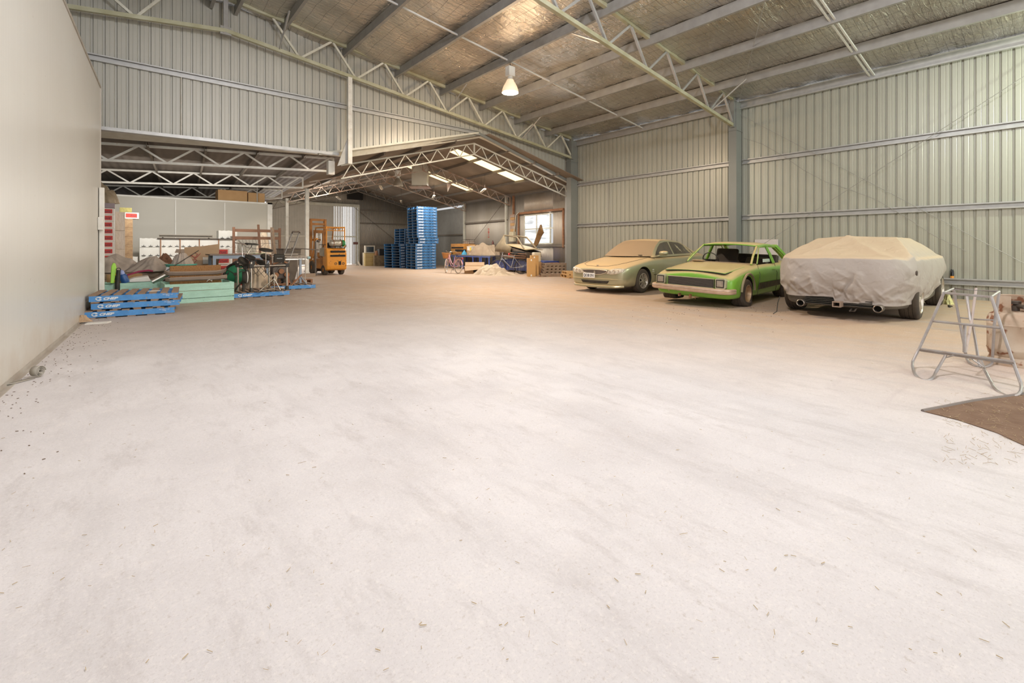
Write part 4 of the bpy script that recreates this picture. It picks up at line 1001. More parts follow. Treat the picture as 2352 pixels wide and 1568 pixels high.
# ================================================================ PALLETS
def make_pallet(label, wdt, h, mts, front_text=True, small=True):
    r = thing('pallet', label, 'pallet'); bm_, dk = mts; w2 = wdt/2; bt = .019; bh = h-2*bt
    for k, y in enumerate((-w2+.0225, 0, w2-.0225)):
        m = MB(); n = 3
        m.box(-w2, w2, y-.0225, y+.0225, bt, bt+bh); obj('bearer', m, bm_, r)
    m = MB(); xs = [-w2+.045+(wdt-.09)*k/7 for k in range(8)]
    for x in xs: m.box(x-.05, x+.05, -w2, w2, bt+bh, h)
    obj('top_deck', m, dk, r)
    m = MB()
    for x in (-w2+.08, -.27, 0, .27, w2-.08): m.box(x-.055, x+.055, -w2, w2, 0, bt)
    obj('bottom_deck', m, dk, r)
    if front_text:
        yf = -w2-.002; zc = bt+bh*.5; s = bh*.95
        t = text('lettering', 'CHEP', s*.62, lettering, r, (-w2+.27, yf, zc-.002), (PI/2, 0, 0), .0015, .35, 1.35, bold=.003)
        m = MB(); cx = -w2+.13; a = []
        for k in range(9): an = PI*(.30+1.4*k/8); a.append((cx+.036*math.cos(an)*1.2, yf, zc+.026*math.sin(an)))
        m.tube(a, .008, 4); m.prism([(cx-.01, yf-.002, zc+.030), (cx+.040, yf-.002, zc+.016), (cx+.01, yf-.002, zc+.002)], (0, .004, 0)); m.prism([(cx-.01, yf-.002, zc-.030), (cx+.040, yf-.002, zc-.016), (cx+.01, yf-.002, zc-.002)], (0, .004, 0))
        obj('arrow_mark', m, lettering, r)
        if small: text('small_lettering', 'PROPERTY OF\nCHEP', s*.24, lettering, r, (w2-.15, yf, zc+.010), (PI/2, 0, 0), .001, .2, 1.1)
    return r
def at(o, x, y, z, deg): o.location = (x, y, z); o.rotation_euler = (0, 0, math.radians(deg)); return o
pA = make_pallet('blue pallet with grimy boards, top of the short stack by the cold room wall', 1.21, .132, (blue_pal, deck_pal))
at(pA, .18, 11.02, .262, -5); pA['group'] = 'three blue pallets by the cold room wall'
dup(pA, (.22, 11.02, .131), math.radians(-6.5), 'blue pallet in the middle of the short stack by the cold room wall')
dup(pA, (.135, 11.0, 0), math.radians(-5.5), 'blue pallet at the bottom of short stack, jutting towards the wall')
pD = dup(pA, (2.53, 13.0, 0), math.radians(1), 'blue pallet on the floor under the electronic drum kit', 'single pallets under the junk')
dup(pA, (3.68, 14.62, 0), math.radians(-3), 'blue pallet on the floor under the pale blue roller stand', 'single pallets under the junk')
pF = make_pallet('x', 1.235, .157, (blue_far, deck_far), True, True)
TALL = 'blue pallets of the tall stack'
for k in range(22):
    j = random.uniform(-.018, .018); ox = (-.10 if k < 9 else .0)+(.06 if k in (9, 10) else 0)-.004*max(0, k-10)
    if k == 9: ox = .05
    lab = 'blue pallet in the tall stack by pink bicycle, %s up from the floor' % ordinal(k)
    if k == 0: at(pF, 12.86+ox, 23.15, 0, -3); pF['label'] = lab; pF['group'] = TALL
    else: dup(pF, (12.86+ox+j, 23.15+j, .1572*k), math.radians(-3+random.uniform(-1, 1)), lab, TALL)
c0 = Vector((12.15, 24.5, 0)); yw = math.radians(20.5); ex = Vector((math.cos(yw), math.sin(yw), 0)); ey = Vector((-math.sin(yw), math.cos(yw), 0))
for k in range(9):
    q = c0+ex*.6175+ey*.6175-ex*.012*k*.5+Vector((0, 0, .1572*k))
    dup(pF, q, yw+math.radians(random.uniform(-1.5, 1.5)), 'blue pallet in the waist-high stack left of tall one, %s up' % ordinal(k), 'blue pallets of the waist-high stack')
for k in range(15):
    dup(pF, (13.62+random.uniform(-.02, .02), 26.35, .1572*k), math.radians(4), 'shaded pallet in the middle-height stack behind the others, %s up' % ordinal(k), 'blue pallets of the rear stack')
# plain timber pallets by the corner column
def timber_pallet(label, w, d, h, x, y, z, deg, mt=wood_new):
    r = thing('timber_pallet', label, 'pallet', (x, y, z), math.radians(deg), 'bare timber pallets by the corner column')
    for yy in (-d/2+.03, 0, d/2-.03):
        m = MB(); m.box(-w/2, w/2, yy-.03, yy+.03, .02, h-.02); obj('bearer', m, mt, r)
    m = MB()
    for k in range(6): x0 = -w/2+(w-.1)*k/5; m.box(x0, x0+.1, -d/2, d/2, h-.02, h); m.box(x0, x0+.1, -d/2, d/2, 0, .02)
    obj('deck_boards', m, mt, r); return r
timber_pallet('bare timber pallet by the corner column, low one in front of silver sedan', 1.0, .9, .13, 13.80, 12.45, 0, -30)
timber_pallet('bare timber pallet stacked on the low one near the silver sedan', .95, .85, .12, 13.84, 12.48, .13, -33)
timber_pallet('long flat timber pallet lying behind the orange cord', 1.2, .6, .12, 13.72, 13.55, 0, -38, wood_old)
for k in range(4): timber_pallet('weathered pallet in the low pile against the pipes, %s from the floor' % ordinal(k), 1.0, .6, .13, 14.30, 14.15, .131*k, -36+k*3, wood_old)

# ================================================================ LEFT: mint bins and junk
def mint_bin(label, cx, cy, w, d, h, deg, z=0):
    r = thing('fruit_bin', label, 'bin', (cx, cy, z), math.radians(deg), 'mint green timber fruit bins')
    nb = 2; t = .022
    for nm, f in (('front_side', -1), ('back_side', 1)):
        m = MB()
        for k in range(nb): z0 = .10+(h-.10)*k/nb; m.box(-w/2, w/2, f*d/2-t/2, f*d/2+t/2, z0+.004, .10+(h-.10)*(k+1)/nb-.004)
        m.box(-w/2, w/2, f*d/2-t/2, f*d/2+t/2, 0, .09)
        obj(nm, m, mint, r)
    for f in (-1, 1):
        m = MB()
        for k in range(nb): z0 = .10+(h-.10)*k/nb; m.box(f*(w/2-t)-t/2, f*(w/2-t)+t/2, -d/2+t, d/2-t, z0+.004, .10+(h-.10)*(k+1)/nb-.004)
        obj('end_side', m, mint, r)
    for fx in (-1, 1):
        for fy in (-1, 1):
            m = MB(); m.box(fx*(w/2-.06)-.03, fx*(w/2-.06)+.03, fy*(d/2-.05)-.025, fy*(d/2-.05)+.025, .1, h); obj('corner_post', m, mint, r)
    m = MB(); m.box(-w/2+.03, w/2-.03, -d/2+.03, d/2-.03, .09, .115)
    for k in range(8): x = -w/2+.06+(w-.12)*k/7; m.box(x-.008, x+.008, -d/2-.014, -d/2, .088, .10)
    obj('floor_boards', m, mint, r); return r
mint_bin('mint green slatted timber bin holding the bumpers, beside the drum pallet', 1.24, 12.68, 1.27, 1.15, .42, 2)
mint_bin('mint green bin behind the blue pallet stack, full of small junk', .42, 13.72, 1.05, 1.05, .42, 1)
mint_bin('worn mint bin touching the white door edge, part hidden', -.62, 13.75, .92, 1.1, .40, 0)
def clothmound(name, label, cat, P0, w, d, h, mt, seed=1, group=None, fold=.05, n=44, pk=1.6, lean=0, rz=0):
    rr = random.Random(seed); ph = [rr.uniform(0, 6) for _ in range(8)]; peaks = [(rr.uniform(-.3, .3), rr.uniform(-.3, .3), rr.uniform(.2, .45)) for _ in range(3)]
    RG = [(rr.uniform(-.8, .8), rr.uniform(-.8, .8), rr.uniform(0, PI), rr.uniform(.3, .9), rr.uniform(.03, .10), rr.choice((1, 1, -1))*rr.uniform(.3, 1)) for _ in range(34)]
    def fn(i, j):
        a = 2*PI*i; r_ = j
        R_ = 1+.12*math.sin(a*3+ph[0])+.08*math.sin(a*5+ph[1])+.05*math.sin(a*9+ph[2])+.04*math.sin(a*17+ph[3])
        x = math.cos(a)*r_*R_; y = math.sin(a)*r_*R_
        z = max(0, 1-r_**pk)
        z *= 1+.30*math.sin(x*3+ph[3])*math.sin(y*3+ph[4])+.12*math.sin(x*7+ph[5])*math.sin(y*6+ph[6])
        for cx_, cy_, an, l_, w_, h_ in RG:
            dx, dy = x-cx_, y-cy_; u_ = dx*math.cos(an)+dy*math.sin(an); v_ = abs(dx*math.sin(an)-dy*math.cos(an))
            if abs(u_) < l_ and v_ < .3: z += fold/h*h_*math.exp(-v_/w_)*math.cos(u_/l_*PI/2)*min(1, (1-r_)*5)
        return (x*w/2, y*d/2, max(.003, z*h))
    m = MB(); m.grid(fn, n*2, n)
    o = obj(name, m, mt, smooth=70, fix=False, loc=P0, rot=(0, 0, rz)); return tag(o, label, cat, group)
canvas = mat('dusty_canvas', (.42, .36, .31), .85, 0, (.32, .26, .21), 3, .7, bump=.3, bscale=12)
canvas2 = mat('tan_hessian', (.40, .31, .22), .9, 0, (.28, .21, .145), 3, .7, bump=.4, bscale=25)
beige = mat('beige_sack', (.60, .50, .38), .85, 0, (.45, .35, .25), 4, .7, bump=.4, bscale=14)
def blockbox(name, label, cat, c, sx, sy, sz, mt, rz=0, parent=None, bevel=.004, rot=None, group=None):
    m = MB(); m.box(-sx/2, sx/2, -sy/2, sy/2, 0, sz)
    o = obj(name, m, mt, parent, bevel=bevel, loc=c, rot=rot or (0, 0, rz))
    if label: tag(o, label, cat, group)
    return o
# platform so that the heaps rest on something: timber crates behind the bins
for k, (x, y, w, d, h, nm) in enumerate(((.2, 15.1, 1.5, 1.3, .60, 'low timber crate under the grey canvas heap'), (1.42, 15.4, .95, .8, .62, 'low timber crate under the tan cardboard sheet'))):
    m = MB()
    for j in range(4): m.box(-w/2, w/2, -d/2, -d/2+.02, j*h/4, (j+1)*h/4-.01); m.box(-w/2, w/2, d/2-.02, d/2, j*h/4, (j+1)*h/4-.01); m.box(-w/2, -w/2+.02, -d/2+.02, d/2-.02, j*h/4, (j+1)*h/4-.01); m.box(w/2-.02, w/2, -d/2+.02, d/2-.02, j*h/4, (j+1)*h/4-.01)
    m.box(-w/2, w/2, -d/2, d/2, h-.02, h)
    tag(obj('timber_crate', m, wood_old, loc=(x, y, 0)), nm, 'crate')
clothmound('canvas_sheet', 'grey-brown canvas heap beside the red and white cartons', 'canvas', (-.30, 15.05, .60), 1.4, 1.1, .36, canvas, 3, fold=.035)
clothmound('canvas_sheet', 'brown canvas heap in the middle behind the junk-filled bin', 'canvas', (.58, 14.75, .60), 1.1, .9, .28, canvas, 5, fold=.035)
clothmound('leaf_mound', 'reddish brown mulch heap in front of white crates', 'heap', (.80, 15.4, .60), .75, .4, .36, mat('red_brown_litter', (.20, .09, .05), .95, 0, (.10, .05, .03), 40, .9, bump=.8, bscale=60), 6, fold=.03)
# things sticking out of the middle bin
limeg = mat('lime_plastic', (.36, .72, .06), .45)
m = MB(); m.prism([(-.03, 0, 0), (.03, 0, .0), (.055, 0, .33), (.03, 0, .43), (-.01, 0, .44), (-.035, 0, .36)], (0, .03, 0)); tag(obj('paddle', m, limeg, bevel=.01, loc=(-.22, 13.08, .43), rot=(-.05, .06, .2)), 'bright lime green paddle standing upright in the bin', 'paddle')
m = MB(); m.cyl((0, 0, -.40), (0, 0, 0), .045, 14); m.cyl((0, 0, 0), (.02, 0, .30), .045, 14, .035); m.torus((.02, 0, .31), .035, .008, 'y', 12, 5); tag(obj('black_flask', m, black_trim, smooth=40, loc=(-.14, 13.10, .41)), 'black cylindrical bag beside the lime paddle', 'bag')
b = blockbox('carton', 'tan carton with orange oval, lying behind the lime paddle', 'carton', (-.02, 13.72, .42), .62, .22, .17, card, .05)
m = MB(); m.lathe([(.001, -.004), (.11, -.004), (.11, .0)], (-.12, -.115, .085), 'y', 20); obj('orange_oval', m, mat('orange_print', (.85, .35, .03), .6), b); 
m = MB(); m.lathe([(.001, -.008), (.06, -.008), (.06, -.004)], (-.14, -.115, .095), 'y', 20); obj('dark_oval', m, ink, b)
r = thing('drink_bottle', 'dark blue bottle with pale blue cap, leaning in the bin', 'bottle', (.0, 13.25, .42)); r.rotation_euler = (0, -.32, .2)
m = MB(); m.lathe([(.001, 0), (.07, .0), (.075, .03), (.075, .16), (.05, .2), (.001, .2)]); obj('body', m, mat('navy_plastic', (.02, .09, .28), .4), r, smooth=40)
m = MB(); m.lathe([(.001, .2), (.055, .2), (.05, .27), (.02, .30), (.001, .30)]); obj('cap', m, mat('pale_blue_plastic', (.28, .34, .62), .4), r, smooth=40)
m = MB(); m.prism([(-.2, 0, 0), (.22, 0, 0), (.17, 0, .12), (-.08, 0, .09), (-.18, 0, .05)], (0, .28, .02)); tag(obj('ice_box_lid', m, white_p, bevel=.015, loc=(.22, 13.3, .42)), 'white plastic tray tilted on the edge of the bin', 'tray')
m = MB(); m.tube([(-.28, 0, 0), (-.25, 0, .13), (-.05, .02, .20), (.12, .02, .22), (.2, 0, .2)], .022, 7); tag(obj('umbrella', m, mat('maroon_cloth', (.30, .03, .08), .7), smooth=50, loc=(.28, 13.45, .45)), 'folded maroon umbrella lying across the bin', 'umbrella')
m = MB(); m.cyl((-.14, 0, .0), (.14, 0, .17), .055, 16); m.cyl((.14, 0, .17), (.17, 0, .19), .062, 16); tag(obj('steel_pipe', m, chrome, smooth=40, loc=(.60, 13.2, .42)), 'polished steel muffler pipe lying at the bin corner', 'pipe')
m = MB(); m.lathe([(.001, .0), (.17, 0), (.17, .04), (.12, .10), (.001, .13)]); tag(obj('helmet', m, mat('gloss_black', (.01, .01, .012), .15), smooth=60, loc=(.83, 13.35, .40)), 'glossy black helmet resting beside the bin contents', 'helmet')
blockbox('foam_board', 'pale grey board leaning beside a pink one', 'board', (.74, 13.62, .43), .14, .03, .30, mat('pale_grey_board', (.62, .60, .60), .7), rot=(0, .22, .1))
blockbox('pink_board', 'pale pink board leaning against the teal tub', 'board', (.87, 13.6, .43), .15, .03, .31, mat('pink_board', (.78, .52, .43), .7), rot=(0, .08, .1))
rod('fishing_rod', (.62, 13.35, .58), (1.42, 14.1, 1.12), .009, black_trim, 'thin dark rod slanting up over the canvas heaps')
teal = mat('teal_plastic', (.10, .46, .36), .45, 0, (.08, .36, .28), 3, .6)
r = thing('teal_tub', 'teal plastic tub holding a grey sack', 'tub', (1.05, 13.95, .50), 0)
m = MB(); m.lathe([(.001, .0), (.26, 0), (.31, .27), (.33, .27), (.33, .29), (.29, .29), (.24, .02)], (0, 0, 0), 'z', 26); obj('body', m, teal, r, smooth=40)
m = MB(); m.box(-.05, .05, -.345, -.325, .18, .28); obj('latch', m, mat('teal_dark', (.05, .25, .2), .5), r)
clothmound('sack', 'pale grey sack bulging out of the teal tub', 'sack', (1.07, 13.97, .70), .5, .45, .32, canvas, 9, fold=.03, pk=2.2)
for k in range(3): blockbox('plank', 'short grey plank stacked beside the cardboard sheet, %s from top' % ordinal(k), 'plank', (1.30, 16.1, 1.12-.035*k), .40+.03*k, .12, .03, wood_old, .1, group='short grey planks')
blockbox('plank_trestle', 'dark timber block holding up the grey planks', 'block', (1.30, 16.1, 0), .3, .12, 1.045, wood_old)
r = thing('cardboard_sheet', 'large tan cardboard sheet with faint red scrawl and white sticker', 'cardboard', (1.60, 15.22, .62)); r.scale = (1.07, 1, 1.04); r.rotation_euler = (-.12, 0, -.04)
m = MB(); m.prism([(-.33, 0, 0), (.37, 0, .03), (.40, 0, .66), (.05, 0, .60), (-.36, 0, .56)], (0, .012, 0)); obj('sheet', m, card_lt, r)
red = mat('faded_red_paint', (.50, .17, .13), .8)
m = MB(); m.tube([(-.30, -.006, .30), (-.22, -.006, .34), (-.12, -.006, .30), (-.08, -.006, .38), (-.14, -.006, .42), (-.2, -.006, .36), (-.1, -.006, .22), (-.18, -.006, .12), (-.3, -.006, .13), (-.28, -.006, .2), (-.15, -.006, .24), (-.02, -.006, .40)], .010, 4); obj('scrawl', m, red, r)
m = MB(); m.box(.03, .15, -.006, -.001, .12, .30); obj('sticker', m, plate_w, r)
# old car bumpers and honeycomb pads on the bin
bmp = mat('dusty_brown_bumper', (.25, .19, .15), .7, .1, (.17, .13, .10), 4, .7, dust=.5, dustcol=(.42, .32, .24))
def oldbumper(label, p, L_, rz, sgn):
    pts = [(-L_/2, .10, .02), (-L_/2+.06, .02, .0), (-L_/2+.2, -.01, 0), (0, -.03, 0), (L_/2-.2, -.01, 0), (L_/2-.06, .02, 0.02), (L_/2, .10, .04)]
    m = MB(); m.loft([[Vector(q)+Vector((0, a, b)) for a, b in ((0, -.05), (-.03, -.03), (-.03, .03), (0, .05), (.02, .04), (.02, -.04))] for q in pts])
    tag(obj('old_bumper', m, bmp, smooth=30, bevel=.006, loc=p, rot=(.2*sgn, 0, rz)), label, 'bumper', 'old bumpers on the mint bin')
oldbumper('dusty grey-brown bumper, the upper of two over the mint bin', (1.24, 12.62, .62), 1.18, .03, 1)
oldbumper('dusty grey-brown bumper, the lower of two in the mint bin', (1.24, 12.42, .50), 1.16, .03, -1)
pad = mat('orange_brown_pad', (.46, .24, .09), .9, 0, (.26, .12, .05), 60, .9, bump=1.0, bscale=90, stretch=(1, 1, .35))
blockbox('cooler_pad', 'orange-brown honeycomb pad standing behind the upper bumper', 'pad', (1.25, 12.92, .42), .98, .10, .36, pad, .03)
blockbox('cooler_pad', 'orange-brown honeycomb pad inside bin under the lower bumper', 'pad', (1.22, 12.55, .22), .96, .12, .22, pad, .03)
m = MB(); m.tube([(-.05, 0, 0), (-.03, -.01, .03), (0, 0, .045), (.03, 0, .02), (.045, 0, .04), (.04, 0, .0)], .006, 5); tag(obj('rope_end', m, white_p, loc=(1.45, 12.36, .43)), 'short end of white rope on front edge of bin', 'rope')

# cartons: red and white, two columns behind the wall
redw = mat('carton_red', (.60, .05, .035), .6, 0, (.45, .04, .03), 8, .5); cw = mat('carton_white', (.78, .72, .66), .6, 0, (.62, .55, .48), 5, .6)
wrapm = mat('clear_wrap', (.45, .36, .27), .25, 0, (.60, .52, .44), 8, .8, bump=.5, bscale=14, stretch=(1, 1, .5))
def carton(label, c, group, sx=.52, sy=.36, sz=.172, mt=cw):
    r = thing('fruit_carton', label, 'carton', c, 0, group)
    m = MB(); m.box(-sx/2, sx/2, -sy/2, sy/2, 0, sz-.004); obj('box', m, mt, r)
    m = MB(); m.box(-sx/2+.03, sx/2-.04, -sy/2-.003, -sy/2+.001, .035, sz-.03); p = obj('printed_panel', m, redw, r)
    text('panel_lettering', 'Fruit', .10*min(1, sx/.5), ink, p, (.07*sx/.52, -sy/2-.0045, sz/2), (PI/2, 0, 0), .001, .3, 1.2)
    return r
first = carton('red and white fruit carton in the front column by the door edge, lowest', (-.49, 16.0, .15), 'red and white cartons, front column')
blockbox('timber_block', 'low timber base under the red and white cartons', 'base', (-.45, 16.25, 0), .9, 1.2, .15, wood_old)
for k in range(1, 12): dup(first, (-.49+random.uniform(-.01, .01), 16.0, .15+.1725*k), 0, 'red and white fruit carton by the door edge, %s from the bottom' % ordinal(k), 'red and white cartons, front column')
blockbox('mauve_carton', 'dusty mauve carton lid on top of the front carton column', 'carton', (-.49, 16.0, 2.225), .54, .38, .12, mat('mauve_card', (.33, .27, .29), .8))
clothmound('plastic_wrap', 'crumpled brown plastic heaped on top of the carton column', 'plastic', (-.48, 16.05, 2.345), .62, .5, .40, mat('brown_film', (.20, .15, .09), .4, 0, (.38, .30, .2), 7, .8, bump=.5), 12, fold=.05, pk=3)
for k in range(4): blockbox('wrapped_carton', 'film-wrapped brown carton beside the red ones, %s from the floor' % ordinal(k), 'carton', (-.115, 16.40, .15+.50*k), .20, .55, .495, wrapm, .0, group='film-wrapped cartons')
cd = mat('lined_carton_brown', (.44, .30, .16), .8, 0, (.24, .14, .08), 16, .9)
for k in range(8): blockbox('flat_carton', 'small ochre carton in the rear column, %s from the floor' % ordinal(k), 'carton', (.02, 17.4, .0+.253*k+.0), .27, .5, .249, cd, .0, group='ochre cartons, rear column')
blockbox('yellow_tray', 'olive yellow tray on top of the rear carton column', 'tray', (.0, 17.4, 2.205), .27, .5, .13, mat('olive_yellow', (.34, .30, .08), .7, 0, (.12, .10, .04), 18, .8))
r = carton('single red-labelled carton jutting from the rear carton column towards panels', (.13, 17.40, 2.025), 'x', .32, .50, .18); del r['group']

# white crates with black handles stacked against the cold store
crate_w = mat('white_crate', (.70, .70, .66), .5, 0, (.56, .54, .49), 3, .7)
def handle_crate(c, label, sx=.575, sz=.30):
    r = thing('white_crate', label, 'crate', c, 0, 'white crates with black handles')
    m = MB(); n = 24; top = []; 
    prof = [(-sx/2+sx*i/n, sz-.012*(1 if (i//3) % 2 else 0)) for i in range(n+1)]
    m.prism([(x, -.25, z) for x, z in prof]+[(sx/2, -.25, 0), (-sx/2, -.25, 0)], (0, .012, 0))
    m.box(-sx/2, -sx/2+.012, -.238, .25, 0, sz-.01); m.box(sx/2-.012, sx/2, -.238, .25, 0, sz-.01); m.box(-sx/2+.012, sx/2-.012, .238, .25, 0, sz-.01); m.box(-sx/2+.012, sx/2-.012, -.238, .238, 0, .012)
    obj('tub', m, crate_w, r)
    for x in (-.18, 0, .18):
        m = MB(); m.prism([(x-.06, -.262, .035), (x+.06, -.262, .035), (x+.04, -.262, .012), (x-.04, -.262, .012)], (0, .012, 0)); m.box(x-.006, x+.006, -.262, -.25, .035, .075); obj('handle', m, black_trim, r)
    return r
cr0 = None; CX_ = [19.4*(.6436+.7654*k_)/(.7654-.6436*k_) for k_ in [(u_-1176)/FPX for u_ in (346, 391, 435, 479, 523)]]; HT = [5, 5, 5, 5, 6]
for i, x in enumerate([CX_[0]-.62]+CX_):
    for k in range(([3]+HT)[i]):
        lab = 'white crate with black handles, %s column from the cartons, %s up' % (ordinal(i), ordinal(k))
        if cr0 is None: cr0 = handle_crate((x, 19.6, 0), lab)
        else: dup(cr0, (x, 19.6+random.uniform(-.02, .02), .302*k), 0, lab)
for k, (x0, x1, z) in enumerate(((.85, 2.35, 1.62), (2.9, 4.1, 1.60))):
    m = MB(); cee(m, (x0, 19.30, z-.08), (x1, 19.30, z-.08), .09, .07, (0, 0, 1), (0, -1, 0)); 
    for x in (x0+.1, x1-.1): m.box(x-.02, x+.02, 19.30, 19.40, z-.11, z-.075)
    tag(obj('steel_channel', m, mat('dusty_channel', (.24, .21, .17), .6, .2)), ['dusty steel channel lying along the crates, end nearer the cartons', 'dusty steel channel behind the bed frame posts'][k], 'channel', 'steel channels above the crates')
rod('steel_bar', (.80, 19.28, 1.50), (4.1, 19.28, 1.50), .018, darkmetal, 'long thin dark bar across the front of the white crates')
m = MB()
for x in [(a_+b_)/2 for a_, b_ in zip(CX_, CX_[1:])]: m.box(x-.014, x+.014, 19.30, 19.325, 0, 1.50)
tag(obj('rack_frame', m, rust), 'thin rusty rack uprights between the white crate columns', 'rack')
# cartons on top of the cold store
blockbox('large_carton', 'big brown carton on top of the cold store panels', 'carton', (3.25, 21.4, 3.02), 1.0, .7, .44, card, 0)
blockbox('large_carton', 'brown carton on the cold store, at right end beside the other', 'carton', (4.08, 21.35, 3.02), .60, .6, .40, card, .02)
rod('thin_post', (4.09, 20.96, 3.03), (4.09, 20.96, 3.9), .02, galv_dull, 'thin dark rod standing before the brown cartons on the cold store')

# workbench, bed frame, posts behind the drum kit
steelblue = mat('blue_grey_steel', (.30, .36, .44), .45, .3, (.22, .25, .30), 4, .6)
r = thing('workbench', 'steel-legged workbench with dusty brown top', 'table', (2.45, 14.6, 0), .0)
m = MB(); m.box(-.78, .62, -.45, .45, .99, 1.02); obj('tabletop', m, mat('dusty_brown_top', (.28, .22, .18), .8, 0, (.2, .16, .13), 3, .6), r)
m = MB(); m.box(-.70, .60, -.43, -.38, .90, .99); m.box(-.70, .60, .38, .43, .90, .99); obj('rail', m, steelblue, r)
for x in (-.68, .58):
    for y in (-.40, .40): m = MB(); m.box(x-.035, x+.035, y-.035, y+.035, 0, .99); obj('leg', m, steelblue, r)
for k, (x, w_, c_) in enumerate(((-.25, .3, (.80, .42, .36)), (.22, .36, (.74, .68, .42)))):
    m = MB(); m.grid(lambda i, j: (2.60+x+(i-.5)*w_, 14.3+(j-.5)*.22, 1.022+.02*abs(math.sin(i*9+j*7))), 12, 8)
    tag(obj('magazine', m, mat('print_%d' % k, c_, .5, 0, ((.75, .75, .72), (.16, .42, .20))[k], 12, .9), solid=.004), ['red and white printed papers on the workbench', 'yellow, white and green printed papers on the workbench'][k], 'papers')
r = thing('bed_frame', 'red-brown timber bed frame standing on its side behind the workbench', 'frame', (3.32, 17.0, 0), -.02); r.scale = (.79, 1, .94)
for x in (-.85, .85): m = MB(); m.box(x-.045, x+.045, -.03, .03, 0, 1.97); obj('upright', m, wood_red, r)
for z in (1.86, 1.60): m = MB(); m.box(-.85, .85, -.02, .02, z-.05, z+.05); obj('rail', m, wood_red, r)
m = MB(); m.box(-.82, .82, -.02, .02, .30, 1.03); obj('panel', m, wood_red, r)
m = MB()
for k in range(14): x = -.78+k*.12; m.tube([(x, 0, 1.54), (x+.03, .01, 1.42), (x-.02, 0, 1.30), (x+.03, 0, 1.12)], .006, 4)
m.tube([(-.82, 0, 1.42), (.82, 0, 1.42)], .006, 4); m.tube([(-.82, 0, 1.12), (.82, 0, 1.12)], .006, 4); m.tube([(-.7, 0, 1.52), (-.4, -.05, 1.28), (0, -.05, 1.22), (.3, 0, 1.42), (.2, 0, 1.7)], .008, 4)
obj('wire_springs', m, darkmetal, r)
clothmound('white_cloth', 'white bundled cloth on white crates seen through the bed frame', 'cloth', (3.80, 18.0, 0), .9, .5, 1.4, beige, 21, fold=.04, pk=3)
for k, (x, y, dx, h_) in enumerate(((3.30, 16.2, .04, 1.93), (3.62, 16.1, 0, 1.85), (3.74, 16.05, .10, 1.83))):
    m = MB(); m.bar((x, y, 0), (x-dx, y+.35, h_), .06, .045); tag(obj('timber_post', m, wood_old if k else wood_red), '%s of three dark timbers leaning on the bed frame, from the workbench side' % ordinal(k).capitalize(), 'post', 'timbers leaning on the bed frame')
# green wheel and hoses under the bench
grn = mat('green_disc', (.04, .30, .14), .45, 0, (.03, .20, .09), 4, .6)
r = thing('round_fan', 'green disc wheel with black rim under the workbench', 'wheel', (2.22, 13.92, .50)); r.rotation_euler = (0, 0, -.5)
m = MB(); m.lathe([(.001, -.02), (.05, -.03), (.15, -.02), (.25, .01), (.25, .03), (.001, .03)], (0, 0, 0), 'y', 32); obj('disc', m, grn, r, smooth=30)
m = MB(); m.torus((0, 0, 0), .27, .03, 'y', 36, 8); m.tube([(0, .05, -.27), (-.05, .1, -.50)], .02, 6); m.tube([(0, .05, -.27), (.08, .1, -.50)], .02, 6); obj('rim', m, black_trim, r, smooth=40)
m = MB()
for k in range(3): a = k*2.1+.5; m.bar((0, -.04, 0), (.27*math.cos(a), -.03, .27*math.sin(a)), .018, .012)
m.lathe([(.001, -.06), (.04, -.06), (.04, -.03), (.001, -.03)], (0, 0, 0), 'y', 14); obj('spokes', m, darkmetal, r)
m = MB(); m.tube([(1.95, 14.1, .3), (2.0, 14.1, .62), (2.25, 14.1, .82), (2.65, 14.1, .86), (3.0, 14.1, .80)], .03, 8); m.tube([(1.9, 14.0, .35), (2.15, 14.0, .62), (2.5, 14.0, .70), (2.9, 14.0, .66)], .02, 8)
tag(obj('black_hose', m, blackm, smooth=50), 'two black rubber hoses arching under the workbench', 'hose')
m = MB(); m.box(1.6, 3.1, 13.75, 14.9, 0, .06); tag(obj('deck_board', m, deck_pal), 'low dark boards on the floor under the workbench', 'boards')

for k in range(6):
    r2 = dup(first, (2.10+(k % 2)*.03+(.58 if k == 5 else 0), 16.3, [.0, .23, .46, .69, .95, .0][k]), .08, 'red and white fruit carton in the pile behind the workbench, %s from the floor' % ordinal(min(k, 4)) if k < 5 else 'red and white fruit carton on the floor beside the carton pile', 'red and white cartons behind the workbench'); r2.scale = (1.1, 1, 1.3)
for k, (x, y, z, w_, h_, c_, nm) in enumerate(((1.95, 13.35, 0, .5, .30, (.20, .15, .11), 'brown dusty box on the floor beside the mint bin'), (3.0, 14.85, .06, .5, .45, (.10, .09, .08), 'dark box under the right end of the workbench'), (2.0, 14.8, .06, .45, .4, (.42, .36, .28), 'pale box under the left end of the workbench'))):
    blockbox('storage_box', nm, 'box', (x, y, z), w_, .3, h_, mat('storage_%d' % k, c_, .8, 0, None, 8, .8, bump=.3), .1*k)
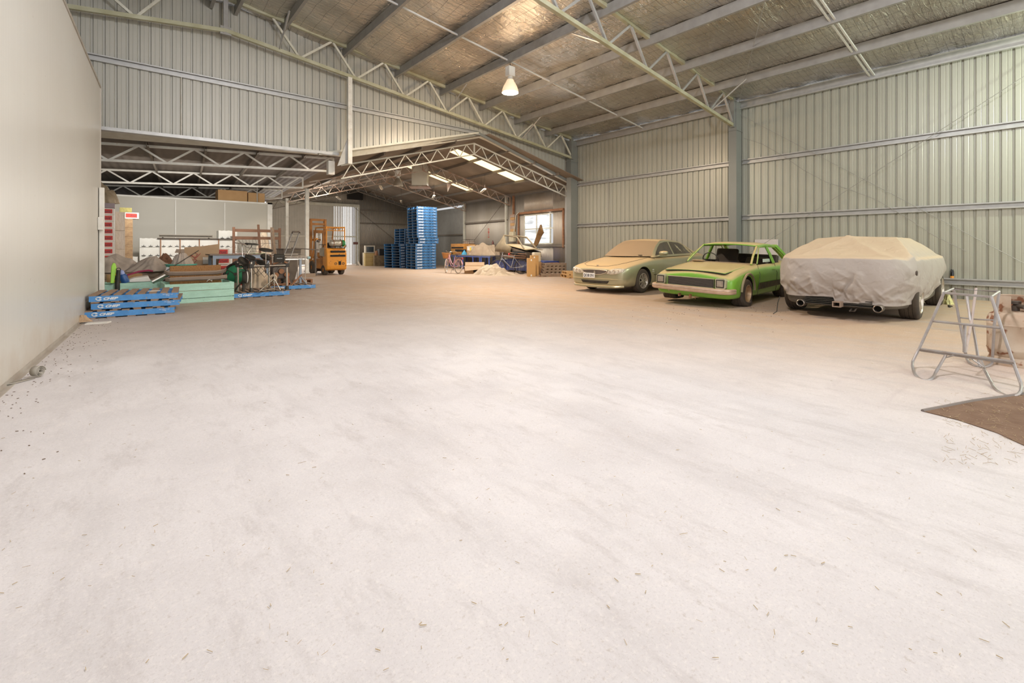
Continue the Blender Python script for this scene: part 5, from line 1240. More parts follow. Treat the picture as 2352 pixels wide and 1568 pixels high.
# ---------------- electronic drum kit on its pallet
PZ = .132
r = thing('drum_kit', 'electronic drum kit with chrome rack and round black pads', 'drum kit', (2.5, 12.85, PZ), math.radians(0))
def tb(nm, pts, rad, mt, par=None): m = MB(); m.tube(pts, rad, 10); return obj(nm, m, mt, par or r, smooth=40)
tube_c = mat('rack_chrome', (.62, .58, .52), .25, .9, (.45, .40, .34), 5, .6)
tb('rack_leg', [(-.20, -.42, 0), (-.20, -.42, .72)], .026, tube_c); tb('rack_leg', [(.62, -.30, 0), (.62, -.30, .66)], .026, tube_c); tb('rack_leg', [(-.42, -.05, 0), (-.42, -.05, .72)], .024, tube_c); tb('rack_leg', [(.35, .35, 0), (.35, .35, .68)], .024, tube_c)
tb('rack_bar', [(-.2, -.40, .62), (.62, -.32, .62)], .020, tube_c); tb('rack_bar', [(-.42, -.05, .66), (-.2, -.42, .66)], .020, tube_c); tb('rack_bar', [(-.42, -.05, .55), (.35, .35, .58)], .018, tube_c)
for p in ((-.2, -.42, .62), (.62, -.30, .62), (-.42, -.05, .64), (.15, -.36, .62), (-.15, -.30, .70), (-.28, -.2, .60)):
    m = MB(); m.obox(p, (.05, 0, 0), (0, .045, 0), (0, 0, .05)); obj('clamp', m, black_trim, r, bevel=.012)
for p in ((-.2, -.42, 0), (.62, -.30, 0)):
    m = MB(); m.lathe([(.001, 0), (.05, 0), (.045, .05), (.03, .10)], p, 'z', 12); obj('rubber_foot', m, black_trim, r, smooth=40)
def padd(nm, c, rad, nrm, th=.03, mt=black_trim):
    m = MB(); n_ = Vector(nrm).normalized(); c = Vector(c); m.tube([c, c+n_*th*.4, c+n_*th, c+n_*th*1.15], [rad*.96, rad, rad*.97, rad*.05], 28); return obj(nm, m, mt, r, smooth=35)
padd('cymbal_pad', (.12, -.40, .99), .155, (.12, -.25, 1)); tb('cymbal_stem', [(.12, -.38, .52), (.12, -.40, 1.02)], .010, chrome)
padd('cymbal_pad', (-.10, .05, 1.14), .16, (.1, -.12, 1), .02); tb('cymbal_stem', [(-.30, -.2, .80), (-.12, .0, 1.08), (-.10, .05, 1.16)], .011, chrome)
padd('cymbal_pad', (-.32, .1, 1.15), .15, (.18, -.06, 1), .015, mat('worn_cymbal', (.28, .22, .18), .5, .2)); tb('cymbal_stem', [(-.30, .0, .70), (-.31, .1, 1.16)], .009, chrome)
padd('drum_pad', (-.36, -.28, .72), .13, (.5, -.5, .7), .06); padd('drum_pad', (-.20, -.22, .80), .12, (.3, -.3, .9), .06); padd('drum_pad', (.18, -.05, .80), .13, (.3, -.4, .8), .05); padd('drum_pad', (.12, .12, .66), .12, (.2, -.4, .9), .05)
m = MB(); m.obox((.42, -.38, .80), (.12, 0, 0), (0, .03, .02), (0, -.02, .09)); mod = obj('sound_module', m, black_trim, r, bevel=.01)
text('module_marks', 'ALESIS', .045, lettering, mod, (.42, -.415, .80), (PI/2-.2, 0, 0), .001, 0, 1.0)
padd('kick_pad', (-.34, -.42, .36), .15, (.85, -.45, 0), .05); tb('kick_stand', [(-.36, -.40, .5), (-.36, -.40, .02)], .03, black_trim); tb('kick_stand', [(-.36, -.40, .3), (-.56, -.30, .01)], .018, black_trim)
m = MB(); m.torus((-.30, -.44, .36), .13, .012, 'x', 24, 6); obj('kick_hoop', m, white_p, r, smooth=40)
for q in ((.05, -.62), (.55, -.52), (.36, -.1)): tb('stool_leg', [(.30, -.42, .30), (q[0]-.12, q[1]+.06, .01)], .013, tube_c)
tb('stool_post', [(.30, -.42, .02), (.30, -.42, .45)], .014, tube_c); tb('stool_brace', [(-.02, -.50, .03), (.30, -.42, .05)], .010, tube_c)
for k in range(4):
    tb('cable', [(-.30+.1*k, -.3, .62), (-.2+.14*k, -.42, .40-.03*k), (-.05+.16*k, -.3, .46+.04*k), (.05+.16*k, -.25, .60)], .006, black_trim)
m = MB(); m.tube([(-.15, -.5, .01), (.0, -.62, .01), (.15, -.48, .012), (.3, -.6, .01), (.45, -.5, .01)], .008, 5); obj('floor_cable', m, black_trim, r)
# pile behind the kit
clothmound('sack', 'beige crumpled sack slumped behind the drum kit', 'sack', (2.74, 14.0, .06), .62, .42, .68, beige, 31, fold=.08, pk=2.4)
m = MB(); m.torus((0, 0, 0), .085, .035, 'y', 20, 8); tag(obj('tape_roll', m, beige, smooth=50, loc=(3.06, 13.72, .36), rot=(.2, 0, .4)), 'beige hose loop hanging behind the drum stool', 'hose')
r = thing('old_engine', 'dark greasy engine block on the boards behind the drum kit', 'engine', (3.34, 14.28, PZ))
m = MB(); m.box(-.22, .22, -.2, .2, .18, .52); m.box(-.16, .16, -.16, .16, .52, .62); obj('block', m, darkmetal, r, bevel=.03)
for k in range(3): m = MB(); m.lathe([(.001, -.05), (.07, -.05), (.07, .03), (.001, .03)], (-.14+.14*k, -.24, .30+.1*(k % 2)), 'y', 14); obj('pulley', m, rust, r, smooth=40)
m = MB(); m.tube([(-.2, -.22, .6), (0, -.28, .70), (.2, -.2, .6)], .025, 7); obj('manifold', m, rust, r, smooth=40)
m = MB(); m.bar((-.25, -.15, 0), (-.2, -.15, .2), .05, .05); m.bar((.25, -.15, 0), (.2, -.15, .2), .05, .05); m.bar((-.25, -.15, .03), (.25, -.15, .03), .05, .04); obj('stand', m, rust, r)
for k, (a, b, l) in enumerate((((2.25, 13.95, .06), (2.62, 14.0, .86), 'rusty pipe leaning behind kick pad'), ((3.55, 14.05, .05), (3.95, 14.3, .40), 'brown rod lying against the engine'))):
    m = MB(); m.cyl(a, b, .02, 8); tag(obj('scrap_pipe', m, rust, smooth=40), l, 'pipe')
m = MB(); m.box(-.03, .03, -.02, .02, -.06, .36); m.torus((0, 0, .36), .03, .015, 'y', 12, 5); tag(obj('red_lever', m, mat('faded_red_metal', (.42, .12, .06), .6), loc=(3.45, 13.85, .06)), 'upright faded red lever beside the drum rack leg', 'lever')
# grey hopper, hand trolley, light steel table, roller stand
r = thing('hopper', 'dark dusty sheet metal hopper tapering to the floor', 'hopper', (3.95, 15.62, 0), .1); r.scale = (.62, .7, 1)
m = MB(); m.loft([[(-.28, -.28, .10), (.10, -.28, .10), (.10, .28, .10), (-.28, .28, .10)], [(-.42, -.42, .80), (.36, -.42, .80), (.36, .42, .80), (-.42, .42, .80)], [(-.44, -.44, 1.14), (.38, -.44, 1.14), (.38, .44, 1.14), (-.44, .44, 1.14)]], True, False); obj('body', m, mat('dusty_dark_sheet', (.13, .11, .095), .7, .2, (.20, .16, .12), 3, .7), r, solid=.01)
m = MB(); m.tube([(-.45, -.45, 1.15), (.39, -.45, 1.15), (.39, .45, 1.15), (-.45, .45, 1.15)], .02, 6, True); obj('rim', m, darkmetal, r)
for x in (-.2, .05): m = MB(); m.box(x-.02, x+.02, -.25, -.21, 0, .14); obj('leg', m, darkmetal, r)
r = thing('hand_trolley', 'grey steel hand trolley leaning back against the hopper', 'trolley', (3.42, 14.68, PZ), 0); r.scale = (1, 1, .95)
for dx in (0, .20): m = MB(); m.tube([(-.12+dx, 0, .05), (.52+dx, .55, 1.60)], .020, 8); obj('rail', m, mat('grey_trolley', (.26, .255, .25), .5, .3), r, smooth=40)
m = MB(); m.tube([(.52, .55, 1.58), (.50, .48, 1.63), (.70, .48, 1.64), (.74, .55, 1.60)], .024, 8); obj('handle', m, darkmetal, r, smooth=40)
for k in range(4): f = .15+.22*k; m = MB(); m.bar((-.12+.64*f, .55*f, .05+1.55*f), (.08+.64*f, .55*f, .05+1.55*f), .025, .02); obj('crossbar', m, darkmetal, r)
for dx in (-.04, .26): m = MB(); m.torus((-.14+dx, .08, .12), .09, .03, 'x', 18, 7); obj('wheel', m, blackm, r, smooth=40)
r = thing('light_frame', 'light steel table frame resting over the drum kit end', 'frame', (3.70, 14.50, PZ), 0); r.scale = (1, 1, .88)
m = MB(); m.tube([(-.55, -.30, .92), (.35, -.30, .92), (.30, .30, .98), (-.45, .30, .98)], .014, 6, True); obj('top_frame', m, mat('pale_steel', (.55, .50, .44), .45, .3), r)
for x, y in ((-.50, -.28), (.33, -.28), (.27, .27), (-.42, .27)): m = MB(); m.cyl((x, y, 0), (x, y, .92), .012, 6); obj('leg', m, MATS['pale_steel'], r)
r = thing('roller_stand', 'pale blue roller stand with a long bar on top', 'stand', (3.93, 14.35, PZ), 0)
rs = mat('pale_blue_steel', (.34, .42, .52), .45, .2, (.40, .36, .32), 5, .5)
m = MB(); m.box(-.03, .03, -.03, .03, .02, .72); obj('post', m, rs, r)
for a in range(4): m = MB(); m.bar((0, 0, .22), (.24*math.cos(a*PI/2+.5), .24*math.sin(a*PI/2+.5), .012), .035, .012); obj('foot', m, rs, r)
m = MB(); m.tube([(-.38, 0, .76), (.20, 0, .76)], .022, 10); m.bar((-.40, .04, .72), (.22, .04, .72), .03, .03); obj('roller_bar', m, chrome, r, smooth=40)
m = MB(); m.lathe([(.001, -.04), (.04, -.04), (.04, .04), (.001, .04)], (.24, 0, .76), 'x', 14); obj('knob', m, mat('light_teal', (.35, .52, .55), .5), r, smooth=40)
m = MB(); m.bar((3.9, 15.15, 1.18), (4.75, 15.3, 1.12), .03, .03); tag(obj('steel_rod', m, darkmetal), 'dark steel rod sticking out over the hopper towards the post', 'rod')
m = MB(); m.tube([(4.10, 15.9, .0), (4.05, 15.9, .45), (3.9, 15.9, .95), (3.86, 15.9, 1.05)], [.05, .06, .05, .03], 8); tag(obj('rolled_carpet', m, mat('brown_roll', (.24, .15, .10), .9), smooth=40), 'dark brown roll standing between the post and roller stand', 'roll')
m = MB()
for k in range(4): m.box(-.3, .3, -.2+k*.11, -.13+k*.11, .16, .18)
for x in (-.26, 0, .26): m.box(x-.03, x+.03, -.2, .2, 0, .16)
tag(obj('broken_crate', m, rust, loc=(4.05, 14.9, .132) if False else (4.3, 15.6, 0)), 'reddish broken crate at the foot of the hopper', 'crate')
# ================================================================ FORKLIFT
orange = mat('forklift_orange', (.66, .27, .02), .45, 0, (.48, .18, .02), 3, .6, spots=.34, spotcol=(.10, .05, .02), spotscale=14)
orange_d = mat('forklift_orange_grimy', (.48, .19, .03), .6, 0, (.16, .08, .03), 4, .8)
r = thing('forklift', 'orange forklift with gas bottle on its back, parked before the sheet door', 'forklift', (7.02, 20.15, 0), math.radians(4))
# local: x right, y forward (away from the camera)
m = MB(); prof = [(0, .25), (-.02, .40), (.0, .95), (.08, 1.16), (.50, 1.18), (.50, .22), (.15, .20)]
m.prism([(-.44, y, z) for y, z in prof], (.88, 0, 0)); cwt = obj('counterweight', m, orange, r, bevel=.05)
m = MB(); m.box(-.28, .36, -.03, .02, .98, 1.06); m.box(-.30, .36, -.035, .02, .80, .88); obj('cooling_slots', m, well_m, cwt)
m = MB()
for x in (-.06, .27): m.torus((x, -.028, .50), .045, .012, 'y', 16, 5)
obj('tow_rings', m, darkmetal, cwt)
m = MB(); m.box(.06, .17, -.03, .0, .44, .60); m.box(.09, .14, -.045, .0, .49, .55); obj('tow_pin', m, well_m, cwt)
text('maker_lettering', 'TOYOTA', .075, mat('faded_red_ink', (.45, .08, .02), .6), cwt, (.06, .012, 1.105), (PI/2-.36, 0, 0), .001, 0, 1.5)
m = MB(); m.prism([(x_, y_, z_) for x_, y_, z_ in [(-.44, .5, .25), (-.44, 1.75, .28), (-.44, 1.80, .60), (-.44, 1.35, .70), (-.44, .95, .70), (-.44, .5, .78)]], (.88, 0, 0)); obj('chassis', m, orange_d, r, bevel=.02)
m = MB(); m.box(-.40, .40, .5, 1.2, .78, .98); obj('engine_cover', m, orange_d, r, bevel=.03)
m = MB(); m.prism([(-.452, .25, .80), (-.452, .78, .84), (-.452, .78, 1.16), (-.452, .30, 1.20)], (.01, 0, 0)); m.box(-.458, -.45, .40, .56, .90, .98); obj('side_panel', m, mat('pale_dirty_panel', (.50, .46, .38), .6, 0, (.3, .24, .16), 5, .7), r)
m = MB(); m.box(-.25, .2, .55, .95, 1.02, 1.12); m.obox((-.02, .52, 1.25), (.2, 0, 0), (0, .04, .02), (0, -.03, .16)); obj('seat', m, black_trim, r, bevel=.03)
m = MB(); m.torus((-.05, 1.35, 1.32), .17, .014, 'z', 22, 6); m.cyl((-.05, 1.35, 1.30), (-.05, 1.55, .7), .02, 8); obj('steering_wheel', m, black_trim, r, smooth=40)
# overhead guard
for x in (-.40, .40):
    m = MB(); m.tube([(x, .14, 1.0), (x, .14, 1.98), (x, .18, 2.08)], .026, 8); obj('guard_post', m, orange, r, smooth=40)
    m = MB(); m.tube([(x, 1.72, .7), (x, 1.50, 1.5), (x, 1.32, 2.06)], .028, 8); obj('guard_post', m, orange_d, r, smooth=40)
m = MB(); m.tube([(-.40, .16, 2.08), (.40, .16, 2.08), (.40, 1.34, 2.08), (-.40, 1.34, 2.08)], .03, 8, True); m.tube([(-.40, .16, 1.93), (.40, .16, 1.93)], .018, 6)
for k in range(5): y = .34+.2*k; m.bar((-.40, y, 2.08), (.40, y, 2.08), .04, .05)
for k in range(5): x = -.32+.16*k; m.bar((x, .16, 1.93), (x, .16, 2.08), .03, .02)
obj('guard_roof', m, orange, r)
# mast
mast = MB()
for x in (-.36, .30): mast.box(x-.05, x+.05, 1.98, 2.12, .15, 2.52)
for z in (2.48, 2.28, 1.55, .75): mast.box(-.38, .34, 2.0, 2.08, z-.05, z+.05)
obj('mast', mast, orange_d, r, bevel=.006)
m = MB()
for x in (-.22, .18): m.box(x-.035, x+.035, 1.93, 1.98, .2, 1.95)
m.box(-.26, .22, 1.92, 1.98, 1.86, 2.0); m.box(-.26, .22, 1.92, 1.98, .55, .75); obj('inner_mast', m, orange_d, r)
for x in (-.13, .07): m = MB(); m.cyl((x, 1.9, .4), (x, 1.9, 1.85), .035, 12); obj('lift_cylinder', m, chrome, r, smooth=40)
m = MB(); m.bar((-.25, 2.15, .10), (-.25, 3.05, .06), .10, .04); m.bar((.19, 2.15, .10), (.19, 3.05, .06), .10, .04); m.box(-.42, .36, 2.1, 2.16, .1, .55); obj('forks', m, darkmetal, r)
# gas bottle lying across
m = MB(); m.lathe([(.001, -.26), (.06, -.26), (.12, -.235), (.155, -.20), (.16, -.05), (.163, -.04), (.16, -.03), (.16, .12), (.163, .13), (.16, .14), (.155, .22), (.12, .26), (.001, .27)], (.02, .22, 1.38), 'x', 24); gb = obj('gas_bottle', m, mat('dull_silver', (.52, .50, .44), .38, .6, (.34, .30, .24), 4, .7), r, smooth=50)
m = MB(); m.lathe([(.001, .27), (.13, .27), (.15, .30), (.15, .38), (.10, .42), (.001, .42)], (.02, .22, 1.38), 'x', 20); obj('collar', m, mat('bottle_green', (.03, .22, .06), .5), gb, smooth=40)
m = MB()
for x in (-.10, .24): m.torus((x, .22, 1.38), .166, .014, 'x', 24, 5); m.box(x-.03, x+.03, .15, .29, 1.17, 1.22)
obj('bottle_straps', m, rust, gb)
m = MB(); m.box(-.25, .40, .06, .40, 1.18, 1.21); m.tube([(.40, .2, 1.4), (.47, .15, 1.3), (.42, .1, 1.18), (.3, .08, 1.16)], .014, 6); obj('bottle_tray', m, darkmetal, r)
m = MB(); m.lathe([(.001, .0), (.045, 0), (.05, .06), (.001, .08)], (-.28, 1.5, 1.55), 'z', 12); obj('beacon', m, mat('amber_lamp', (.75, .32, .03), .3), r, smooth=40)
for x, y, rr, w in ((-.37, .42, .22, .16), (.36, .42, .22, .16), (-.40, 1.62, .30, .20), (.40, 1.62, .30, .20)):
    m = MB(); m.lathe([(.10, -w/2), (rr-.02, -w/2), (rr, -w/2+.02), (rr, w/2-.02), (rr-.02, w/2), (.10, w/2), (.10, -w/2)], (x, y, rr), 'x', 26); t = obj('wheel', m, tyre_m, r, smooth=40)
    s_ = -1 if x < 0 else 1; m = MB(); m.lathe([(.001, s_*(w/2-.05)), (.05, s_*(w/2-.01)), (.07, s_*(w/2-.04)), (.102, s_*(w/2-.02)), (.102, s_*(w/2-.08)), (.001, s_*(w/2-.08))], (x, y, rr), 'x', 20); obj('hub', m, orange_d, t, smooth=40)
m = MB(); m.cyl((6.15, 19.98, 1.46), (6.22, 20.02, 1.46), .05, 12); m.box(6.07, 6.12, 20.02, 20.12, 0, 1.45); tag(obj('switch_fitting', m, darkmetal), 'small dark round fitting on a grey backing beside the white post', 'fitting')

# ================================================================ LAMPS
def highbay(label, x, y, ztop, lit):
    r = thing('high_bay_lamp', label, 'lamp', (x, y, 0), 0)
    m = MB(); m.tube([(0, 0, ztop), (0, 0, ztop-.10)], .012, 8); m.torus((0, 0, ztop-.10), .03, .008, 'x', 12, 5); obj('hook', m, darkmetal, r, smooth=40)
    m = MB(); m.box(-.11, .11, -.09, .09, ztop-.40, ztop-.13); obj('gear_box', m, white_p, r, bevel=.01)
    m = MB(); m.lathe([(.07, ztop-.40), (.07, ztop-.45), (.10, ztop-.52)]); obj('neck', m, white_p, r, smooth=40)
    rim_z = ztop-.86
    m = MB(); m.lathe([(.095, ztop-.50), (.12, ztop-.56), (.19, ztop-.68), (.225, ztop-.78), (.235, rim_z), (.228, rim_z), (.215, ztop-.78), (.18, ztop-.68), (.11, ztop-.56)], n=32)
    obj('reflector', m, mat('lamp_glass_warm', (.8, .78, .7), .3, .2, emit=((1, .66, .38), .8)) if lit else mat('spun_aluminium', (.55, .50, .42), .35, .7), r, smooth=50)
    m = MB(); m.lathe([(.001, rim_z+.03), (.12, rim_z+.03), (.20, rim_z+.05), (.205, rim_z+.08), (.10, ztop-.60), (.001, ztop-.58)], n=24)
    obj('bulb', m, mat('lit_bulb', (1, .95, .85), .5, emit=((1, .88, .68), 40)) if lit else white_p, r, smooth=50)
    return r
highbay('lit bell-shaped high bay lamp hanging from a purlin in the front shed', 8.30, 9.95, 6.42, True)
q = P2(-.85, 6.3); highbay('unlit bell-shaped lamp hanging in the rear shed by a batten light', q.x, q.y, 4.95, False)
tube_m = mat('tube_white', (.70, .64, .52), .4); 
def batten(label, q, z, ang, L_=1.2, zt_=None):
    r = thing('batten_light', label, 'light', (q.x, q.y, 0), ang, 'unlit batten lights in the rear shed')
    m = MB(); m.box(-L_/2, L_/2, -.06, .06, z, z+.05); obj('body', m, mat('batten_body', (.58, .50, .38), .5), r, bevel=.006)
    m = MB(); m.cyl((-L_/2+.04, 0, z-.02), (L_/2-.04, 0, z-.02), .016, 10); obj('tube', m, tube_m, r, smooth=40)
    for x in (-L_/2+.1, L_/2-.1):
        m = MB(); m.cyl((x, 0, z+.05), (x, 0, zt_), .006, 5); obj('chain', m, darkmetal, r)
batten('batten light hanging closest to the rear window', P2(2.55, 4.2), 3.88, math.radians(62), 1.25, 4.60)
batten('batten light hanging between the white duct and tall pallet stack', P2(2.1, 8.6), 3.95, math.radians(62), 1.25, 4.70)
batten('batten light hanging directly left of unlit bell lamp', P2(-1.35, 7.2), 4.05, math.radians(62), 1.25, 4.9)
batten('batten light far back near the gable ventilator', P2(-2.0, 12.2), 3.95, math.radians(62), 1.25, 4.7)
batten('short batten light under the dark roof left of tall pallets', P2(1.6, 12.0), 3.95, math.radians(62), 1.0, 4.8)
r = thing('ceiling_duct', 'pale square duct with flared base hanging under rear roof', 'duct', tuple(P2(.30, 6.35)), -PHI-.55)
m = MB(); m.box(-.36, .36, -.36, .36, 4.18, 5.18); obj('box', m, mat('duct_white', (.60, .58, .50), .5, 0, (.5, .46, .36), 3, .5), r)
m = MB(); m.loft([[(-.5, -.5, 4.10), (.5, -.5, 4.10), (.5, .5, 4.10), (-.5, .5, 4.10)], [(-.36, -.36, 4.18), (.36, -.36, 4.18), (.36, .36, 4.18), (-.36, .36, 4.18)]]); obj('flange', m, rusty_cream, r)
m = MB(); m.prism([(0, 0, 4.35), (.28, 0, 4.35), (.05, 0, 3.90)], (0, .01, 0)); tag(obj('metal_flap', m, rusty_cream, loc=P2(1.35, 5.6)), 'bent pale metal flap hanging beside the square duct', 'flap')
q = P2(.3, SE-.3); m = MB(); m.box(-.5, .5, -.1, .1, 4.35, 4.85); r = tag(obj('gable_ventilator', m, well_m, loc=(q.x-.2, q.y-.4, 0)), 'black ventilator box at the top of the rear gable', 'ventilator')

# ================================================================ BICYCLES
def bicycle(label, M_, d, frame_m, tyre_, rim_, basket, steer=0.0, lean=.05, step=True, guards=None):
    """M_ ground point mid wheelbase, d unit vector rear -> front"""
    ang = math.atan2(d.y, d.x); r = thing('bicycle', label, 'bicycle', (M_.x, M_.y, 0), ang); r.rotation_euler = (lean, 0, ang)
    R_ = .335
    def whl(x, rot):
        m = MB(); m.torus((0, 0, 0), R_-.014, .017, 'y', 40, 8); t = obj('tyre', m, tyre_, r, smooth=40, loc=(x, 0, R_), rot=(0, 0, rot))
        m = MB(); m.torus((0, 0, 0), R_-.036, .010, 'y', 40, 6); obj('rim', m, rim_, t, smooth=40)
        m = MB()
        for k in range(28): a = 2*PI*k/28; m.cyl((.012*math.cos(a+1.4), .02*(-1)**k, .012*math.sin(a+1.4)), ((R_-.036)*math.cos(a), 0, (R_-.036)*math.sin(a)), .0018, 3)
        obj('spokes', m, MATS['spoke_steel'], t)
        m = MB(); m.lathe([(.001, -.035), (.02, -.035), (.02, -.025), (.012, -.02), (.012, .02), (.02, .025), (.02, .035), (.001, .035)], (0, 0, 0), 'y', 12); obj('hub', m, chrome, t, smooth=40)
        return t
    mat('spoke_steel', (.6, .58, .54), .35, .7)
    whl(-.53, 0); whl(.53, steer)
    BB = Vector((-.06, 0, .29)); ST_ = Vector((-.20, 0, .74 if step else .82)); HT_ = Vector((.33, 0, .88)); HB = Vector((.37, 0, .72)); RA = Vector((-.53, 0, R_))
    def tb2(nm, pts, rad, mt): m = MB(); m.tube(pts, rad, 8); return obj(nm, m, mt, r, smooth=40)
    m = MB()
    if step:
        m.tube([HT_+Vector((.005, 0, -.04)), (.22, 0, .66), (.07, 0, .47), (-.10, 0, .40)], .019, 8); m.tube([HB, (.24, 0, .50), (.10, 0, .34), BB], .019, 8)
    else:
        m.tube([HT_+Vector((.01, 0, -.03)), ST_+Vector((0, 0, -.03))], .017, 8); m.tube([HB, BB], .021, 8)
    m.tube([BB, ST_], .017, 8); m.tube([HT_, HB], .021, 8)
    for y in (-.05, .05): m.tube([BB, (-.3, y, .30), RA+Vector((0, y, 0))], .010, 6); m.tube([ST_+Vector((.02, 0, -.06)), (-.3, y, .60), RA+Vector((0, y, 0))], .008, 6)
    obj('frame', m, frame_m, r, smooth=40)
    m = MB(); c_, s_ = math.cos(steer), math.sin(steer)
    for y in (-.055, .055): m.tube([(.385, y*.7, .68), (.42, y, .60), (.53-.03*c_*0, y, R_)], .011, 6)
    m.box(.35, .42, -.05, .05, .66, .70); obj('fork', m, frame_m, r, smooth=40)
    m = MB(); m.tube([HT_, HT_+Vector((-.02, 0, .10))], .013, 8)
    if step: m.tube([(.14, -.28, 1.02), (.22, -.25, 1.04), (.33, -.12, 1.00), (.34, 0, .98), (.33, .12, 1.00), (.22, .25, 1.04), (.14, .28, 1.02)], .011, 8)
    else: m.tube([(.42, -.28, .97), (.33, -.2, .97), (.31, 0, .97), (.33, .2, .97), (.42, .28, .97)], .012, 8)
    obj('handlebar', m, chrome, r, smooth=40)
    m = MB(); m.tube([ST_, ST_+Vector((-.03, 0, .09))], .012, 8); obj('seat_post', m, chrome, r)
    sz_ = ST_.z+.09
    if not (basket is None and step is True and guards is None):
        m = MB(); m.prism([(-.34, -.08, sz_), (-.34, .08, sz_), (-.16, .045, sz_), (-.06, .02, sz_), (-.06, -.02, sz_), (-.16, -.045, sz_)], (0, 0, .045)); obj('saddle', m, black_trim, r, bevel=.015)
    m = MB(); m.lathe([(.075, -.06), (.085, -.06), (.085, -.055), (.075, -.055), (.075, -.06)], BB, 'y', 20); m.bar(BB+Vector((0, -.07, 0)), BB+Vector((.10, -.07, -.13)), .02, .012); m.bar(BB+Vector((0, .07, 0)), BB+Vector((-.10, .07, .13)), .02, .012)
    m.box(.04, .10, -.13, -.07, .14, .165); obj('crankset', m, darkmetal, r)
    m = MB(); m.tube([BB+Vector((0, -.062, .078)), (-.3, -.062, .37), (-.53, -.062, .375)], .004, 4); m.tube([BB+Vector((0, -.062, -.078)), (-.3, -.062, .25), (-.53, -.062, .295)], .004, 4); obj('chain', m, darkmetal, r)
    m = MB(); m.tube([(-.12, .06, .28), (-.20, .18, .02)], .008, 6); obj('kickstand', m, darkmetal, r)
    if guards:
        m = MB(); secs = []
        for k in range(15):
            a = math.radians(20+k*10.5); c_ = Vector((-.53+(R_+.03)*math.cos(a), 0, R_+(R_+.03)*math.sin(a))); n_ = Vector((math.cos(a), 0, math.sin(a)))
            secs.append([c_+Vector((0, y, 0))-n_*abs(y)*.5 for y in (-.03, -.015, 0, .015, .03)])
        m.loft(secs, False, False); obj('mudguard', m, guards, r, smooth=50, solid=.004)
        m = MB(); m.box(-.80, -.40, -.06, .06, .735, .745)
        for y in (-.06, .06): m.tube([(-.78, y, .74), (-.53, y, R_)], .006, 5); m.tube([(-.42, y, .74), (-.53, y, R_)], .006, 5)
        obj('carrier', m, guards, r)
        m = MB(); m.lathe([(.001, -.01), (.035, -.01), (.04, .015), (.001, .02)], (-.86, 0, .70), 'x', 14); obj('rear_reflector', m, mat('red_reflector', (.55, .05, .04), .3), r, smooth=40)
    if basket:
        m = MB(); secs = []
        for k in range(7):
            z = k/6; w, l = .12+.07*z, .15+.09*z; secs.append([(.58+w*math.cos(2*PI*i/20), l*math.sin(2*PI*i/20), .68+.26*z) for i in range(20)])
        m.loft(secs, True, False); m.add([secs[0][i] for i in range(20)], [tuple(range(20))]); m.torus((.58, 0, .94), .001, .001, 'z', 4, 3) if False else None
        bk = obj('basket', m, basket, r, smooth=40, solid=.012)
        m = MB()
        for k in range(7): m.tube([Vector(secs[k][i])+Vector((0, 0, 0)) for i in range(20)], .009, 5, True)
        obj('woven_bands', m, basket, bk, smooth=40)
    return r
pinkp = mat('pink_paint', (.72, .38, .42), .4, 0, (.62, .32, .34), 5, .5); wick = mat('wicker', (.55, .25, .08), .8, 0, (.35, .15, .05), 60, .9, bump=.8, bscale=80)
cream_t = mat('cream_tyre', (.60, .52, .42), .7); silv = mat('silver_blue_paint', (.36, .36, .38), .35, .5)
Fd = (-RT*.62+FW*.78).normalized()
pm = W(1038, 568, 21.35); bicycle('pink step-through bicycle with wicker basket, beside the tall pallet stack', pm, Fd, pinkp, cream_t, chrome, wick, -.75, .06, True, pinkp)
pm = W(1171, 568, 20.6); bicycle('grey bicycle without basket leaning before the blue bins', pm, (-RT*.97-FW*.1).normalized(), silv, blackm, darkmetal, None, 0, -.08, False, None)

# ================================================================ REAR RIGHT: benches, scrap, cartons
bluep = mat('blue_frame_paint', (.06, .12, .42), .5, 0, (.12, .12, .25), 5, .6)
bin_blue = mat('blue_bin', (.05, .08, .30), .5, 0, (.035, .05, .18), 4, .6)
r = thing('steel_bench', 'long blue steel bench frame along wall under the tools and sack', 'bench', tuple(P2(3.95, 7.7)), -PHI)
m = MB(); m.box(-.45, .45, -2.6, 2.3, .74, .79); obj('benchtop', m, mat('grey_blue_top', (.16, .18, .22), .6, .2, (.25, .2, .16), 3, .7), r)
for y in (-2.5, -1.75, -1.6, -.9, .2, 1.2, 2.2):
    for x in (-.42, .42): m = MB(); m.box(x-.025, x+.025, y-.025, y+.025, 0, .74); obj('leg', m, bluep, r)
m = MB(); m.box(-.44, -.40, -2.6, 2.3, .12, .17); m.box(-.44, -.40, -2.6, 2.3, .68, .74); obj('rail', m, bluep, r)
r = thing('timber_chest', 'orange-brown plywood chest on the bench behind pink bicycle basket', 'chest', tuple(P2(4.15, 9.05, .79)), -PHI)
m = MB(); m.box(-.35, .35, -.8, .75, 0, .62); obj('body', m, mat('orange_ply', (.62, .30, .08), .6, 0, (.42, .18, .04), 3, .8, stretch=(1, 1, 6)), r)
m = MB(); m.box(-.37, -.35, -.75, .65, .36, .44); m.box(-.37, -.35, -.6, .2, .18, .30); obj('dark_slots', m, well_m, r)
blockbox('tool_case', 'black tool case standing against plywood chest', 'case', P2(3.72, 8.1, .79), .10, .32, .30, black_trim, -PHI)
blockbox('brown_carton', 'faded brown carton between the chest and sack pile', 'carton', P2(4.2, 7.65, .79), .5, .75, .56, card, -PHI)
r = thing('white_container', 'white plastic box with yellow corner on the bench', 'container', tuple(P2(3.80, 7.45, 1.02)), -PHI+.1)
m = MB(); m.box(-.14, .14, -.2, .2, 0, .20); obj('body', m, white_p, r, bevel=.02); m = MB(); m.box(-.15, .15, -.21, .21, .20, .24); obj('lid', m, white_p, r, bevel=.01)
